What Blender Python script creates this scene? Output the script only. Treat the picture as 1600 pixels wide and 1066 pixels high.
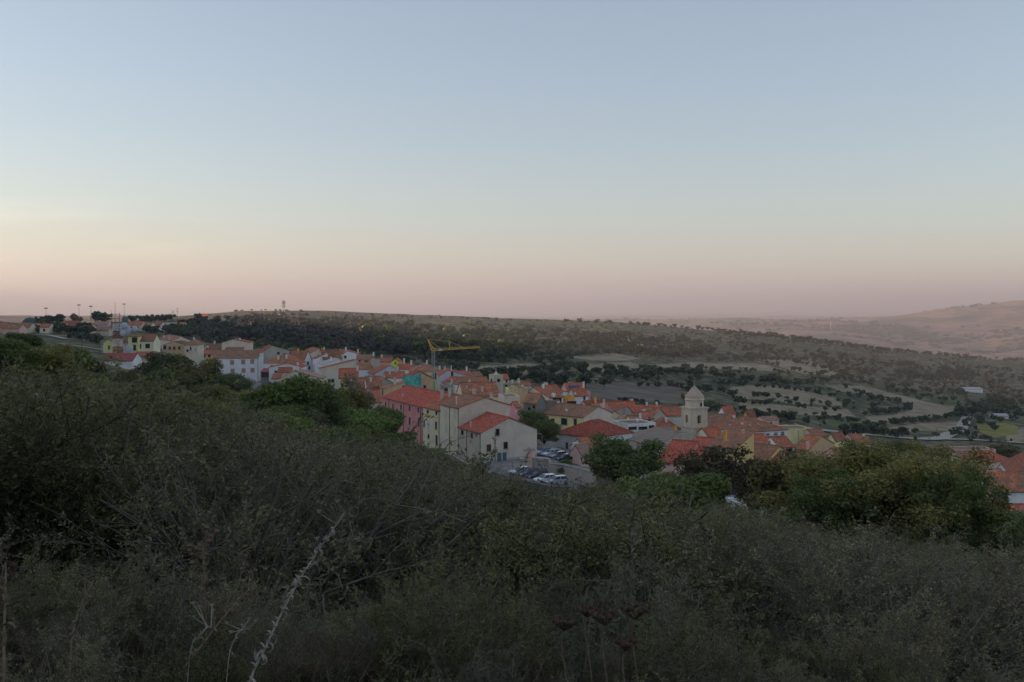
import bpy, math, random
import numpy as np
from mathutils import Vector, Matrix, Euler

for _o in list(bpy.data.objects):
    bpy.data.objects.remove(_o)
SC = bpy.context.scene
COL = SC.collection
R = math.radians
rnd = random.Random(7)
nrg = np.random.default_rng(11)

# ------------------------------------------------------------------ camera
F, CX, HY = 1540.0, 800.0, 470.0          # focal length, centre column and horizon row in photo pixels (1600 wide)
ZC = 60.0                                 # eye height above the datum
cam_d = bpy.data.cameras.new('camera')
cam = bpy.data.objects.new('camera', cam_d)
COL.objects.link(cam)
cam.location = (0, 0, ZC)
cam.rotation_euler = (R(90), 0, 0)
cam_d.sensor_width = 36
cam_d.lens = 36 * F / 1600
cam_d.shift_y = -(533 - HY) / 1600
cam_d.clip_start = 0.2
cam_d.clip_end = 120000
SC.camera = cam

# ------------------------------------------------------------------ light
SUN_AZ, SUN_EL = R(-82), R(6.0)           # azimuth from the view direction, negative is left
w = bpy.data.worlds.new('World')
SC.world = w
w.use_nodes = True
nt = w.node_tree
bg = nt.nodes['Background']
sky = nt.nodes.new('ShaderNodeTexSky')
sky.sky_type = 'NISHITA'
sky.sun_disc = False
sky.sun_elevation = SUN_EL
sky.sun_rotation = SUN_AZ
sky.altitude = 500
sky.air_density = 1.3
sky.dust_density = 1.0
sky.ozone_density = 2.4
hs = nt.nodes.new('ShaderNodeHueSaturation')
hs.inputs['Saturation'].default_value = 0.72
nt.links.new(sky.outputs[0], hs.inputs['Color'])
# thin streaked evening cloud, by direction
tc = nt.nodes.new('ShaderNodeTexCoord')
mp = nt.nodes.new('ShaderNodeMapping')
mp.inputs['Scale'].default_value = (4, 4, 46)
mp.inputs['Rotation'].default_value = (0, 0, 0)
nt.links.new(tc.outputs['Generated'], mp.inputs[0])
cn = nt.nodes.new('ShaderNodeTexNoise')
cn.inputs['Scale'].default_value = 1.3
cn.inputs['Detail'].default_value = 6
cn.inputs['Roughness'].default_value = 0.55
nt.links.new(mp.outputs[0], cn.inputs['Vector'])
cr = nt.nodes.new('ShaderNodeValToRGB')
cr.color_ramp.elements[0].position = 0.46
cr.color_ramp.elements[1].position = 0.72
nt.links.new(cn.outputs[0], cr.inputs[0])
mixc = nt.nodes.new('ShaderNodeMix')
mixc.data_type = 'RGBA'
mixc.blend_type = 'MULTIPLY'
mulf = nt.nodes.new('ShaderNodeMath'); mulf.operation = 'MULTIPLY'; mulf.inputs[1].default_value = 0.75
nt.links.new(cr.outputs[0], mulf.inputs[0])
# clouds only low on the side of the setting sun
sp = nt.nodes.new('ShaderNodeSeparateXYZ'); nt.links.new(tc.outputs['Generated'], sp.inputs[0])
def smooth(src, a_, b_):
    m_ = nt.nodes.new('ShaderNodeMapRange'); m_.interpolation_type = 'SMOOTHSTEP'
    m_.inputs[1].default_value = a_; m_.inputs[2].default_value = b_
    nt.links.new(src, m_.inputs[0]); return m_.outputs[0]
def times(a_, b_):
    m_ = nt.nodes.new('ShaderNodeMath'); m_.operation = 'MULTIPLY'
    nt.links.new(a_, m_.inputs[0]); nt.links.new(b_, m_.inputs[1]); return m_.outputs[0]
dp = nt.nodes.new('ShaderNodeVectorMath'); dp.operation = 'DOT_PRODUCT'
dp.inputs[1].default_value = (math.sin(SUN_AZ), math.cos(SUN_AZ), 0)
nt.links.new(tc.outputs['Generated'], dp.inputs[0])
cm_ = times(times(smooth(sp.outputs[2], 0.012, 0.04), smooth(sp.outputs[2], 0.105, 0.055)), smooth(dp.outputs['Value'], 0.30, 0.66))
nt.links.new(times(mulf.outputs[0], cm_), mixc.inputs[0])
nt.links.new(hs.outputs[0], mixc.inputs[6])
mixc.inputs[7].default_value = (1.55, 1.42, 1.32, 1)
# even pale colour added over the whole sky as thin haze, lifting ambient light
veil = nt.nodes.new('ShaderNodeMix'); veil.data_type = 'RGBA'; veil.blend_type = 'ADD'
veil.inputs[0].default_value = 1.0
half = nt.nodes.new('ShaderNodeMix'); half.data_type = 'RGBA'; half.blend_type = 'MULTIPLY'
half.inputs[0].default_value = 1.0
half.inputs[7].default_value = (0.49, 0.475, 0.50, 1)
nt.links.new(mixc.outputs[2], half.inputs[6])
nt.links.new(half.outputs[2], veil.inputs[6])
vz = nt.nodes.new('ShaderNodeMapRange')                    # thinner overhead than along the horizon, all round
vz.inputs[1].default_value = 0.0; vz.inputs[2].default_value = 0.32; vz.inputs[3].default_value = 1.0; vz.inputs[4].default_value = 0.68
nt.links.new(sp.outputs[2], vz.inputs[0])
vm = nt.nodes.new('ShaderNodeMix'); vm.data_type = 'RGBA'; vm.blend_type = 'MULTIPLY'; vm.inputs[0].default_value = 1.0
vm.inputs[6].default_value = (0.45, 0.515, 0.66, 1)
nt.links.new(vz.outputs[0], vm.inputs[7])
nt.links.new(vm.outputs[2], veil.inputs[7])
nt.links.new(veil.outputs[2], bg.inputs[0])
bg.inputs[1].default_value = 0.15

sd = bpy.data.lights.new('sun', 'SUN')
sd.energy = 4.0
sd.angle = R(0.5)
sd.color = (1.0, 0.68, 0.47)
sun = bpy.data.objects.new('sun', sd)
COL.objects.link(sun)
SDIR = Vector((math.sin(SUN_AZ) * math.cos(SUN_EL), math.cos(SUN_AZ) * math.cos(SUN_EL), math.sin(SUN_EL)))
sun.rotation_euler = SDIR.to_track_quat('Z', 'Y').to_euler()
sun.location = (-60, 30, 120)

vs = SC.view_settings
vs.view_transform = 'Standard'
vs.look = 'None'
vs.gamma = 1
vs.use_curve_mapping = False
vs.exposure = 1.52
SC.render.engine = 'CYCLES'
cy = SC.cycles
cy.use_denoising = True
cy.max_bounces = 5
cy.diffuse_bounces = 3
cy.glossy_bounces = 2
cy.transmission_bounces = 3
cy.transparent_max_bounces = 6
cy.volume_bounces = 0
cy.use_adaptive_sampling = True
cy.adaptive_threshold = 0.02
cy.caustics_reflective = False
cy.caustics_refractive = False

# ------------------------------------------------------------------ helpers
def tag(o, label=None, cat=None, group=None, kind=None):
    if label: o['label'] = label
    if cat: o['category'] = cat
    if group: o['group'] = group
    if kind: o['kind'] = kind
    return o

class MB:
    """collects shapes, links them as one mesh object"""
    def __init__(s):
        s.v, s.f, s.uv = [], [], None
    def add(s, vs, fs):
        b = len(s.v)
        s.v += [tuple(q) for q in vs]
        s.f += [tuple(i + b for i in f) for f in fs]
        return s
    def box(s, x0, x1, y0, y1, z0, z1):
        return s.add([(x0,y0,z0),(x1,y0,z0),(x1,y1,z0),(x0,y1,z0),(x0,y0,z1),(x1,y0,z1),(x1,y1,z1),(x0,y1,z1)],
                     [(0,3,2,1),(4,5,6,7),(0,1,5,4),(1,2,6,5),(2,3,7,6),(3,0,4,7)])
    def bar(s, a, b, r, n=4, r2=None):
        a, b = Vector(a), Vector(b)
        r2 = r if r2 is None else r2
        d = (b - a).normalized()
        u = d.orthogonal().normalized(); w_ = d.cross(u)
        vs_ = []
        for p, rr in ((a, r), (b, r2)):
            for k in range(n):
                t = 2 * math.pi * (k + .5) / n
                vs_.append(p + (u * math.cos(t) + w_ * math.sin(t)) * rr)
        fs = [(k, (k + 1) % n, n + (k + 1) % n, n + k) for k in range(n)]
        fs += [tuple(range(n - 1, -1, -1)), tuple(range(n, 2 * n))]
        return s.add(vs_, fs)
    def lathe(s, c, prof, n=10, axis='z'):
        vs_, fs = [], []
        for (r, h) in prof:
            for k in range(n):
                t = 2 * math.pi * k / n
                q = (r * math.cos(t), r * math.sin(t), h)
                if axis == 'y': q = (q[0], h, q[1])
                vs_.append((c[0] + q[0], c[1] + q[1], c[2] + q[2]))
        for i in range(len(prof) - 1):
            for k in range(n):
                fs.append((i*n + k, i*n + (k+1) % n, (i+1)*n + (k+1) % n, (i+1)*n + k))
        fs.append(tuple(range(n - 1, -1, -1))); fs.append(tuple((len(prof)-1)*n + k for k in range(n)))
        return s.add(vs_, fs)
    def mesh(s, name, mat, uv=None, smooth=False):
        me = bpy.data.meshes.new(name)
        me.from_pydata(s.v, [], s.f)
        if uv is not None:
            l = me.uv_layers.new(name='UVMap')
            flat = np.array([uv[i] for i in range(len(me.loops))], dtype=np.float32).ravel()
            l.data.foreach_set('uv', flat)
        if mat is not None: me.materials.append(mat)
        if smooth: me.shade_smooth()
        return me
    def build(s, name, mat, parent=None, uv=None, smooth=False):
        return link(name, s.mesh(name, mat, uv, smooth), parent)

def link(name, me, parent=None):
    o = bpy.data.objects.new(name, me)
    COL.objects.link(o)
    if parent is not None: o.parent = parent
    return o

def empty(name, loc, rz=0):
    o = bpy.data.objects.new(name, None)
    COL.objects.link(o)
    o.empty_display_size = 0.5
    o.location = loc
    o.rotation_euler = (0, 0, rz)
    return o

def copy_tree(o, parent=None):
    c = o.copy()
    COL.objects.link(c)
    c.parent = parent
    for ch in list(o.children):
        copy_tree(ch, c)
    return c

# ------------------------------------------------------------------ materials
def mat_new(name, rough=0.85, spec=0.2):
    m = bpy.data.materials.new(name)
    m.use_nodes = True
    b = m.node_tree.nodes['Principled BSDF']
    b.inputs['Roughness'].default_value = rough
    b.inputs['Specular IOR Level'].default_value = spec
    return m, m.node_tree, b

def N(t, typ, **kw):
    n = t.nodes.new(typ)
    for k, v in kw.items():
        if k in n.inputs: n.inputs[k].default_value = v
        else: setattr(n, k, v)
    return n

def ramp(t, src, stops):
    r = t.nodes.new('ShaderNodeValToRGB')
    e = r.color_ramp.elements
    while len(e) < len(stops): e.new(0.5)
    for i, (p, c) in enumerate(stops):
        e[i].position = p
        e[i].color = (*c, 1)
    t.links.new(src, r.inputs[0])
    return r

def mixrgb(t, fac, a, b, mode='MIX'):
    m = t.nodes.new('ShaderNodeMix')
    m.data_type = 'RGBA'
    m.blend_type = mode
    for i, v in ((0, fac), (6, a), (7, b)):
        if hasattr(v, 'links') or hasattr(v, 'is_output'):
            t.links.new(v, m.inputs[i])
        elif i == 0: m.inputs[0].default_value = v
        else: m.inputs[i].default_value = (*v, 1) if len(v) == 3 else v
    return m.outputs[2]

def sc(c, k): return tuple(min(1, x * k) for x in c)

def plain(name, col, rough=0.7, spec=0.3, var=0.12, scale=3.0, metal=0.0):
    m, t, b = mat_new(name, rough, spec)
    co = N(t, 'ShaderNodeTexCoord')
    n = N(t, 'ShaderNodeTexNoise', Scale=scale, Detail=4.0)
    t.links.new(co.outputs['Object'], n.inputs['Vector'])
    r = ramp(t, n.outputs[0], [(0.3, sc(col, 1 - var)), (0.7, sc(col, 1 + var))])
    t.links.new(r.outputs[0], b.inputs['Base Color'])
    b.inputs['Metallic'].default_value = metal
    return m

def stucco(name, col, stain=0.35, scale=1.0):
    """rendered or plastered wall with weather streaks and patched render"""
    m, t, b = mat_new(name, 0.92, 0.15)
    co = N(t, 'ShaderNodeTexCoord')
    oi = N(t, 'ShaderNodeObjectInfo')
    ad = N(t, 'ShaderNodeVectorMath', operation='ADD')
    sh = N(t, 'ShaderNodeVectorMath', operation='SCALE'); sh.inputs[3].default_value = 40
    t.links.new(oi.outputs['Random'], sh.inputs[0])
    t.links.new(co.outputs['Object'], ad.inputs[0]); t.links.new(sh.outputs[0], ad.inputs[1])
    mp_ = N(t, 'ShaderNodeMapping'); mp_.inputs['Scale'].default_value = (1.1, 1.1, 0.16)
    t.links.new(ad.outputs[0], mp_.inputs[0])
    n1 = N(t, 'ShaderNodeTexNoise', Scale=1.0 * scale, Detail=6.0, Roughness=0.62)
    t.links.new(mp_.outputs[0], n1.inputs['Vector'])
    n2 = N(t, 'ShaderNodeTexNoise', Scale=0.45 * scale, Detail=7.0, Roughness=0.65)
    t.links.new(ad.outputs[0], n2.inputs['Vector'])
    c1 = ramp(t, n2.outputs[0], [(0.3, sc(col, 0.86)), (0.5, col), (0.72, sc(col, 1.08))]).outputs[0]
    f = ramp(t, n1.outputs[0], [(0.5, (0, 0, 0)), (0.74, (1, 1, 1))])
    fm = N(t, 'ShaderNodeMath', operation='MULTIPLY'); fm.inputs[1].default_value = stain
    t.links.new(f.outputs[0], fm.inputs[0])
    grey = sum(col) / 3
    c2 = mixrgb(t, fm.outputs[0], c1, (grey * 0.42, grey * 0.40, grey * 0.37))
    t.links.new(c2, b.inputs['Base Color'])
    n3 = N(t, 'ShaderNodeTexNoise', Scale=14.0, Detail=5.0)
    t.links.new(co.outputs['Object'], n3.inputs['Vector'])
    bp = N(t, 'ShaderNodeBump', Strength=0.25, Distance=0.05)
    t.links.new(n3.outputs[0], bp.inputs['Height']); t.links.new(bp.outputs[0], b.inputs['Normal'])
    return m

def tiles(name, col, old=0.3, oldcol=(0.22, 0.17, 0.11)):
    """curved roof tiles: channels run down the slope (v), rows across it"""
    m, t, b = mat_new(name, 0.9, 0.15)
    uv = N(t, 'ShaderNodeUVMap')
    sep = N(t, 'ShaderNodeSeparateXYZ'); t.links.new(uv.outputs[0], sep.inputs[0])
    def saw(out, per):
        a = N(t, 'ShaderNodeMath', operation='DIVIDE'); a.inputs[1].default_value = per
        t.links.new(out, a.inputs[0])
        f_ = N(t, 'ShaderNodeMath', operation='FRACT'); t.links.new(a.outputs[0], f_.inputs[0])
        fl = N(t, 'ShaderNodeMath', operation='FLOOR'); t.links.new(a.outputs[0], fl.inputs[0])
        return f_.outputs[0], fl.outputs[0]
    fu, iu = saw(sep.outputs[0], 0.27)
    fv, iv = saw(sep.outputs[1], 0.38)
    pu = N(t, 'ShaderNodeMath', operation='PINGPONG'); pu.inputs[1].default_value = 0.5
    t.links.new(fu, pu.inputs[0])
    cmb = N(t, 'ShaderNodeCombineXYZ'); t.links.new(iu, cmb.inputs[0]); t.links.new(iv, cmb.inputs[1])
    oi = N(t, 'ShaderNodeObjectInfo'); t.links.new(oi.outputs['Random'], cmb.inputs[2])
    wn = N(t, 'ShaderNodeTexWhiteNoise'); t.links.new(cmb.outputs[0], wn.inputs[0])
    c1 = ramp(t, wn.outputs[0], [(0.0, sc(col, 0.62)), (0.5, col), (1.0, sc(col, 1.35))]).outputs[0]
    co = N(t, 'ShaderNodeTexCoord')
    ad = N(t, 'ShaderNodeVectorMath', operation='ADD')
    sh = N(t, 'ShaderNodeVectorMath', operation='SCALE'); sh.inputs[3].default_value = 60
    t.links.new(oi.outputs['Random'], sh.inputs[0])
    t.links.new(co.outputs['Object'], ad.inputs[0]); t.links.new(sh.outputs[0], ad.inputs[1])
    n = N(t, 'ShaderNodeTexNoise', Scale=0.55, Detail=8.0, Roughness=0.7)
    t.links.new(ad.outputs[0], n.inputs['Vector'])
    lo = 0.62 - old * 0.35
    f = ramp(t, n.outputs[0], [(lo, (0, 0, 0)), (lo + 0.16, (1, 1, 1))])
    fm = N(t, 'ShaderNodeMath', operation='MULTIPLY'); fm.inputs[1].default_value = min(0.95, 0.35 + old)
    t.links.new(f.outputs[0], fm.inputs[0])
    c2 = mixrgb(t, fm.outputs[0], c1, oldcol)
    # grooves between the tile channels
    g = ramp(t, pu.outputs[0], [(0.02, (0.45, 0.45, 0.45)), (0.16, (1, 1, 1))])
    c3 = mixrgb(t, 1.0, c2, g.outputs[0], 'MULTIPLY')
    hv = ramp(t, oi.outputs['Random'], [(0.0, (0.62, 0.66, 0.70)), (0.3, (0.92, 0.95, 0.95)), (0.6, (1.0, 0.92, 0.88)), (0.85, (0.85, 0.95, 1.0)), (1.0, (1.0, 1.12, 1.15))])
    c3 = mixrgb(t, 1.0, c3, hv.outputs[0], 'MULTIPLY')
    t.links.new(c3, b.inputs['Base Color'])
    hsum = N(t, 'ShaderNodeMath', operation='MULTIPLY_ADD'); hsum.inputs[1].default_value = 0.35
    t.links.new(fv, hsum.inputs[0]); t.links.new(pu.outputs[0], hsum.inputs[2])
    bp = N(t, 'ShaderNodeBump', Strength=0.8, Distance=0.06)
    t.links.new(hsum.outputs[0], bp.inputs['Height']); t.links.new(bp.outputs[0], b.inputs['Normal'])
    return m

def leafmat(name, cols, trans=0.4, rough=0.6, objvar=0.4):
    """foliage: every leaf its own tone (random per island), whole plants shifted a little"""
    m, t, b = mat_new(name, rough, 0.25)
    ge = N(t, 'ShaderNodeNewGeometry')
    k = len(cols)
    r = ramp(t, ge.outputs['Random Per Island'], [(i / max(1, k - 1), c) for i, c in enumerate(cols)])
    oi = N(t, 'ShaderNodeObjectInfo')
    mr = N(t, 'ShaderNodeMapRange'); mr.inputs['To Min'].default_value = 1 - objvar; mr.inputs['To Max'].default_value = 1 + objvar
    t.links.new(oi.outputs['Random'], mr.inputs[0])
    c = mixrgb(t, 1.0, r.outputs[0], (1, 1, 1), 'MULTIPLY')
    t.links.new(mr.outputs[0], c.node.inputs[7])
    t.links.new(c, b.inputs['Base Color'])
    tr = N(t, 'ShaderNodeBsdfTranslucent')
    t.links.new(c, tr.inputs[0])
    mx = N(t, 'ShaderNodeMixShader'); mx.inputs[0].default_value = trans
    out = t.nodes['Material Output']
    t.links.new(b.outputs[0], mx.inputs[1]); t.links.new(tr.outputs[0], mx.inputs[2]); t.links.new(mx.outputs[0], out.inputs[0])
    return m
# ------------------------------------------------------------------ terrain
def P(px, py, d):                         # photo pixel at distance d (along the view axis) -> world
    return ((px - CX) / F * d, d, ZC + (HY - py) / F * d)

ctl_px = [
 # near slope under the thicket
 (100, 1120, 4), (700, 1150, 4), (1500, 1250, 4),
 (50, 900, 11), (400, 915, 11), (800, 950, 11), (1200, 1000, 11), (1550, 1040, 11), (50, 1010, 7), (700, 1030, 7), (1400, 1110, 7),
 (0, 735, 22), (300, 755, 22), (600, 815, 24), (900, 880, 24), (1200, 930, 24), (1550, 960, 24),
 (0, 640, 40), (250, 675, 42), (500, 740, 42), (750, 805, 42), (1000, 850, 42), (1300, 900, 42), (1580, 920, 42),
 (30, 580, 75), (200, 640, 75), (450, 720, 75), (800, 800, 75), (1100, 850, 75), (1400, 890, 75), (1600, 890, 75),
 (30, 545, 130), (200, 610, 130), (440, 700, 125), (650, 735, 130), (830, 775, 130), (960, 785, 130), (1200, 850, 130), (1500, 862, 130), (1300, 835, 165), (1480, 842, 165),
 (650, 712, 175), (850, 752, 172), (1000, 765, 175), (1150, 800, 180),
 # village floor
 (742, 726, 200), (680, 706, 220), (600, 688, 245), (850, 713, 203), (910, 735, 196), (1150, 757, 213), (1400, 800, 220), (1580, 812, 215),
 (930, 700, 245), (1088, 702, 270), (1270, 720, 280), (1550, 735, 290), (700, 655, 290), (500, 625, 320), (440, 606, 360), (370, 597, 395),
 (820, 650, 320), (960, 667, 320), (1140, 680, 330), (200, 552, 395), (290, 560, 420), (640, 612, 370), (760, 612, 400), (880, 630, 390),
 (1000, 650, 380), (1180, 668, 385), (1300, 694, 370), (1420, 700, 390), (1580, 712, 390),
 (100, 542, 270), (20, 530, 260), (160, 576, 300), (190, 574, 345), (300, 628, 240), (225, 612, 215), (400, 642, 240),
 # slope behind the village up to the ridge
 (30, 521, 520), (120, 521, 520), (220, 521, 560), (330, 513, 700), (420, 545, 560), (560, 556, 520), (700, 586, 470), (850, 595, 480), (1000, 618, 470), (1140, 640, 470), (1300, 670, 470),
 (1480, 684, 520), (1590, 690, 520),
 (400, 520, 760), (560, 530, 700), (700, 550, 650), (850, 566, 620), (1000, 585, 620), (1150, 605, 610), (1300, 630, 620), (1450, 650, 640), (1590, 652, 680),
 (550, 512, 850), (700, 524, 850), (850, 540, 800), (1000, 555, 800), (1150, 568, 800), (1300, 585, 820), (1450, 602, 860), (1600, 610, 900),
 (850, 521, 950), (1000, 532, 960), (1150, 545, 980), (1300, 560, 1000), (1450, 575, 1040), (1590, 585, 1080),
 # ridge line
 (-60, 512, 600), (0, 509, 600), (100, 509, 600), (200, 507, 640), (300, 502, 800), (345, 494, 960), (390, 486, 1000), (440, 488, 1000), (500, 490, 1000), (600, 496, 1020),
 (700, 500, 1050), (800, 502, 1100), (870, 505, 1120), (950, 508, 1150), (1040, 514, 1180), (1100, 518, 1200), (1200, 526, 1200), (1300, 538, 1220),
 (1400, 548, 1260), (1500, 557, 1300), (1600, 564, 1360), (1680, 570, 1400),
 # behind the ridge
 (0, 515, 1000), (200, 510, 1200), (440, 496, 1600), (700, 512, 1700), (900, 522, 1800), (1100, 545, 1800), (1300, 570, 1800), (1450, 585, 1900), (1600, 565, 2000),
 (0, 505, 3000), (300, 505, 3000), (600, 512, 3200), (900, 522, 3200), (1150, 532, 3200), (1350, 552, 3200), (1480, 566, 3100), (1600, 562, 3100),
 (1500, 542, 4000), (1400, 532, 4200), (1250, 518, 4600), (1600, 524, 4200),
 (1600, 474, 6000), (1520, 479, 6000), (1440, 492, 6000), (1350, 500, 6000), (1250, 506, 5600), (1100, 508, 5600), (800, 509, 5600), (400, 506, 5600), (0, 503, 5600),
 (1700, 470, 5800),
 (1600, 497, 8500), (1400, 499, 8500), (1200, 501, 8500), (1000, 503, 9000), (600, 503, 9000), (100, 500, 9000),
 (1600, 488, 18000), (1200, 492, 18000), (800, 496, 18000), (300, 497, 18000), (0, 496, 18000),
 (1600, 484, 36000), (1200, 487, 36000), (700, 491, 36000), (0, 492, 36000)]
ctl = [P(*c) for c in ctl_px]
def polar(azdeg, d, z): return (d * math.sin(R(azdeg)), d * math.cos(R(azdeg)), ZC + z)
# out of view: the unseen hill left of and behind the viewpoint, its heights shaped to block the low sun from the slope and the village
for az, d, z in [(-40,6,-1.2),(-40,25,-.2),(-40,70,2),(-40,160,6),(-38,300,9),(-36,450,8),(-38,640,16),(-38,850,32),(-38,1100,28),(-33,950,12),(-29.5,800,-11),(-29.5,1100,-14),(-29.5,450,-12),
                 (-55,12,0),(-55,60,4),(-55,160,12),(-52,320,18),(-48,500,22),(-46,640,24),(-46,850,14),(-55,1500,-30),
                 (-75,12,.6),(-75,60,6),(-75,180,17),(-70,400,24),(-62,620,22),(-72,700,22),(-80,1500,-10),
                 (-110,12,1),(-110,70,7),(-110,250,16),(-110,700,16),(-110,2000,10),
                 (-150,12,2),(-150,80,14),(-150,300,30),(-150,1500,10),
                 (180,10,1),(180,80,6),(180,300,12),(-180,10,1),(-180,80,6),(-180,300,12),(180,1500,0),(-180,1500,0),
                 (130,10,-2),(130,60,-8),(130,250,-18),(130,1500,-40),(80,10,-4),(80,50,-18),(80,160,-38),(80,500,-70),(80,1500,-110),
                 (50,12,-5),(50,45,-15),(50,130,-32),(45,300,-60),(45,600,-85),(45,1300,-100),(45,2600,-120),
                 (-60,6000,-120),(-110,6000,-120),(-180,6000,-120),(180,6000,-120),(120,6000,-120),(60,6000,-60),(45,5600,20),
                 (-60,36000,-480),(-120,36000,-480),(-180,36000,-480),(180,36000,-480),(120,36000,-480),(60,36000,-350)]:
    ctl.append(polar(az, d, z))
for az in (-180, -110, -40, 0, 40, 110, 180):
    ctl.append(polar(az, 1.2, -1.7)); ctl.append(polar(az, 3, -1.75 - 0.3 * max(0, math.sin(R(az)))))
ctl = np.array(ctl)
def lp(x, y):
    d = np.maximum(np.hypot(x, y), 0.8)
    return np.arctan2(x, y) * 2.6, np.log(d)
_cu, _cv = lp(ctl[:, 0], ctl[:, 1])
def _phi(r2): return np.where(r2 > 0, 0.5 * r2 * np.log(np.maximum(r2, 1e-12)), 0.0)
_n = len(ctl)
_A = np.zeros((_n + 3, _n + 3))
_A[:_n, :_n] = _phi((_cu[:, None] - _cu[None]) ** 2 + (_cv[:, None] - _cv[None]) ** 2) + np.eye(_n) * 0.004
_A[:_n, _n] = 1; _A[:_n, _n + 1] = _cu; _A[:_n, _n + 2] = _cv
_A[_n:, :_n] = _A[:_n, _n:].T
# interpolate the slope angle (height over distance), which keeps the outline true at every distance
_dist = np.maximum(np.hypot(ctl[:, 0], ctl[:, 1]), 0.8)
_W = np.linalg.solve(_A, np.concatenate([(ctl[:, 2] - ZC) / (_dist + 4), np.zeros(3)]))
_tab = nrg.random((256, 256))
def vnoise(x, y):
    xi, yi = np.floor(x).astype(int), np.floor(y).astype(int)
    fx, fy = x - xi, y - yi
    fx, fy = fx * fx * (3 - 2 * fx), fy * fy * (3 - 2 * fy)
    a = _tab[xi % 256, yi % 256]; b = _tab[(xi + 1) % 256, yi % 256]; c = _tab[xi % 256, (yi + 1) % 256]; d = _tab[(xi + 1) % 256, (yi + 1) % 256]
    return (a * (1 - fx) + b * fx) * (1 - fy) + (c * (1 - fx) + d * fx) * fy - 0.5
def fbm(x, y, o=4):
    s, a = 0, 1.0
    for k in range(o):
        s = s + a * vnoise(x * 2 ** k + 17 * k, y * 2 ** k + 31 * k); a *= 0.5
    return s
def ground_z(x, y):
    x = np.asarray(x, float); y = np.asarray(y, float)
    sh = np.broadcast(x, y).shape
    x, y = np.broadcast_to(x, sh).ravel(), np.broadcast_to(y, sh).ravel()
    u, v = lp(x, y)
    out = np.empty(len(u))
    for i in range(0, len(u), 20000):
        s = slice(i, i + 20000)
        out[s] = _phi((u[s, None] - _cu[None]) ** 2 + (v[s, None] - _cv[None]) ** 2) @ _W[:_n] + _W[_n] + _W[_n + 1] * u[s] + _W[_n + 2] * v[s]
    d = np.hypot(x, y)
    z = ZC + out * (np.maximum(d, 0.8) + 4)
    far = np.clip((d - 2200) / 2500, 0, 1)
    z = z + far * (95 * fbm(x / 1400, y / 1400, 5) + 55 * (0.22 - np.abs(fbm(x / 620 + 9, y / 620, 4))) - 12)
    mid = np.clip((d - 430) / 200, 0, 1) * (1 - np.clip((d - 1400) / 800, 0, 1))
    z = z + mid * (5.0 * fbm(x / 130, y / 130, 4))
    near = np.clip((d - 4) / 20, 0, 1) * (1 - np.clip((d - 120) / 60, 0, 1))
    z = z + near * 0.7 * fbm(x / 9, y / 9, 3)
    return z.reshape(sh)
def gz(x, y): return float(ground_z(x, y))
_ds = np.exp(np.linspace(math.log(3), math.log(30000), 1100))
_pxs = np.arange(-120.0, 1721.0, 8.0)
_ztab = ground_z((_pxs[:, None] - CX) / F * _ds[None], np.broadcast_to(_ds[None], (len(_pxs), len(_ds))))
_slope = (_ztab - ZC) / _ds[None]
def hit(px, py, dmin=3):
    """where the sight line through a photo pixel meets the ground"""
    f = min(max((px - _pxs[0]) / 8.0, 0), len(_pxs) - 1.001); i = int(f); f -= i
    sl = _slope[i] * (1 - f) + _slope[i + 1] * f
    k = np.nonzero((sl >= (HY - py) / F) & (_ds >= dmin))[0]
    if len(k) == 0: return None
    d = _ds[k[0]]
    return ((px - CX) / F * d, d, ZC + sl[k[0]] * d)

def in_poly(px, py, poly):
    c = np.zeros(np.shape(px), bool)
    j = len(poly) - 1
    for i in range(len(poly)):
        xi, yi = poly[i]; xj, yj = poly[j]
        if yi != yj:
            c ^= ((yi > py) != (yj > py)) & (px < (xj - xi) * (py - yi) / (yj - yi) + xi)
        j = i
    return c

# fields on the valley side, outlined on the ground (x, y in metres)
def ground_poly(pxs, dmin=430):
    return [hit(x, y, dmin)[:2] for x, y in pxs]
fields = []   # (polygon, kind): 1 pale stubble, 2 green, 3 yellow-green vineyard, 4 brown
for kind, pts in [
  (1, [(1288,601),(1345,603),(1400,617),(1445,628),(1497,637),(1500,648),(1430,655),(1362,660),(1352,652),(1424,641),(1412,628),(1362,620),(1310,612)]),
  (1, [(1385,668),(1440,661),(1500,659),(1494,671),(1420,676)]),
  (1, [(1140,606),(1220,604),(1300,622),(1320,634),(1250,632),(1150,622)]),
  (1, [(1150,628),(1240,636),(1325,640),(1338,652),(1250,648),(1160,640)]),
  (1, [(1020,571),(1080,567),(1190,570),(1240,580),(1130,577),(1030,579)]),
  (1, [(900,572),(985,566),(1010,574),(960,582),(905,582)]),
  (1, [(748,573),(830,569),(862,576),(840,585),(752,586)]),
  (1, [(1180,560),(1270,566),(1320,590),(1250,584)]),
  (1, [(870,556),(960,552),(1000,560),(930,564)]),
  (4, [(905,602),(985,598),(1062,606),(1068,632),(960,640),(920,630)]),
  (3, [(1525,663),(1570,660),(1592,668),(1588,680),(1550,684),(1530,674)]),
  (2, [(1290,655),(1345,656),(1350,668),(1300,668)]),
  (1, [(1570,678),(1600,668),(1600,690),(1575,690)]),
  (2, [(1440,618),(1500,622),(1510,634),(1460,630)])]:
    try: fields.append((ground_poly(pts), kind))
    except TypeError: pass

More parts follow.
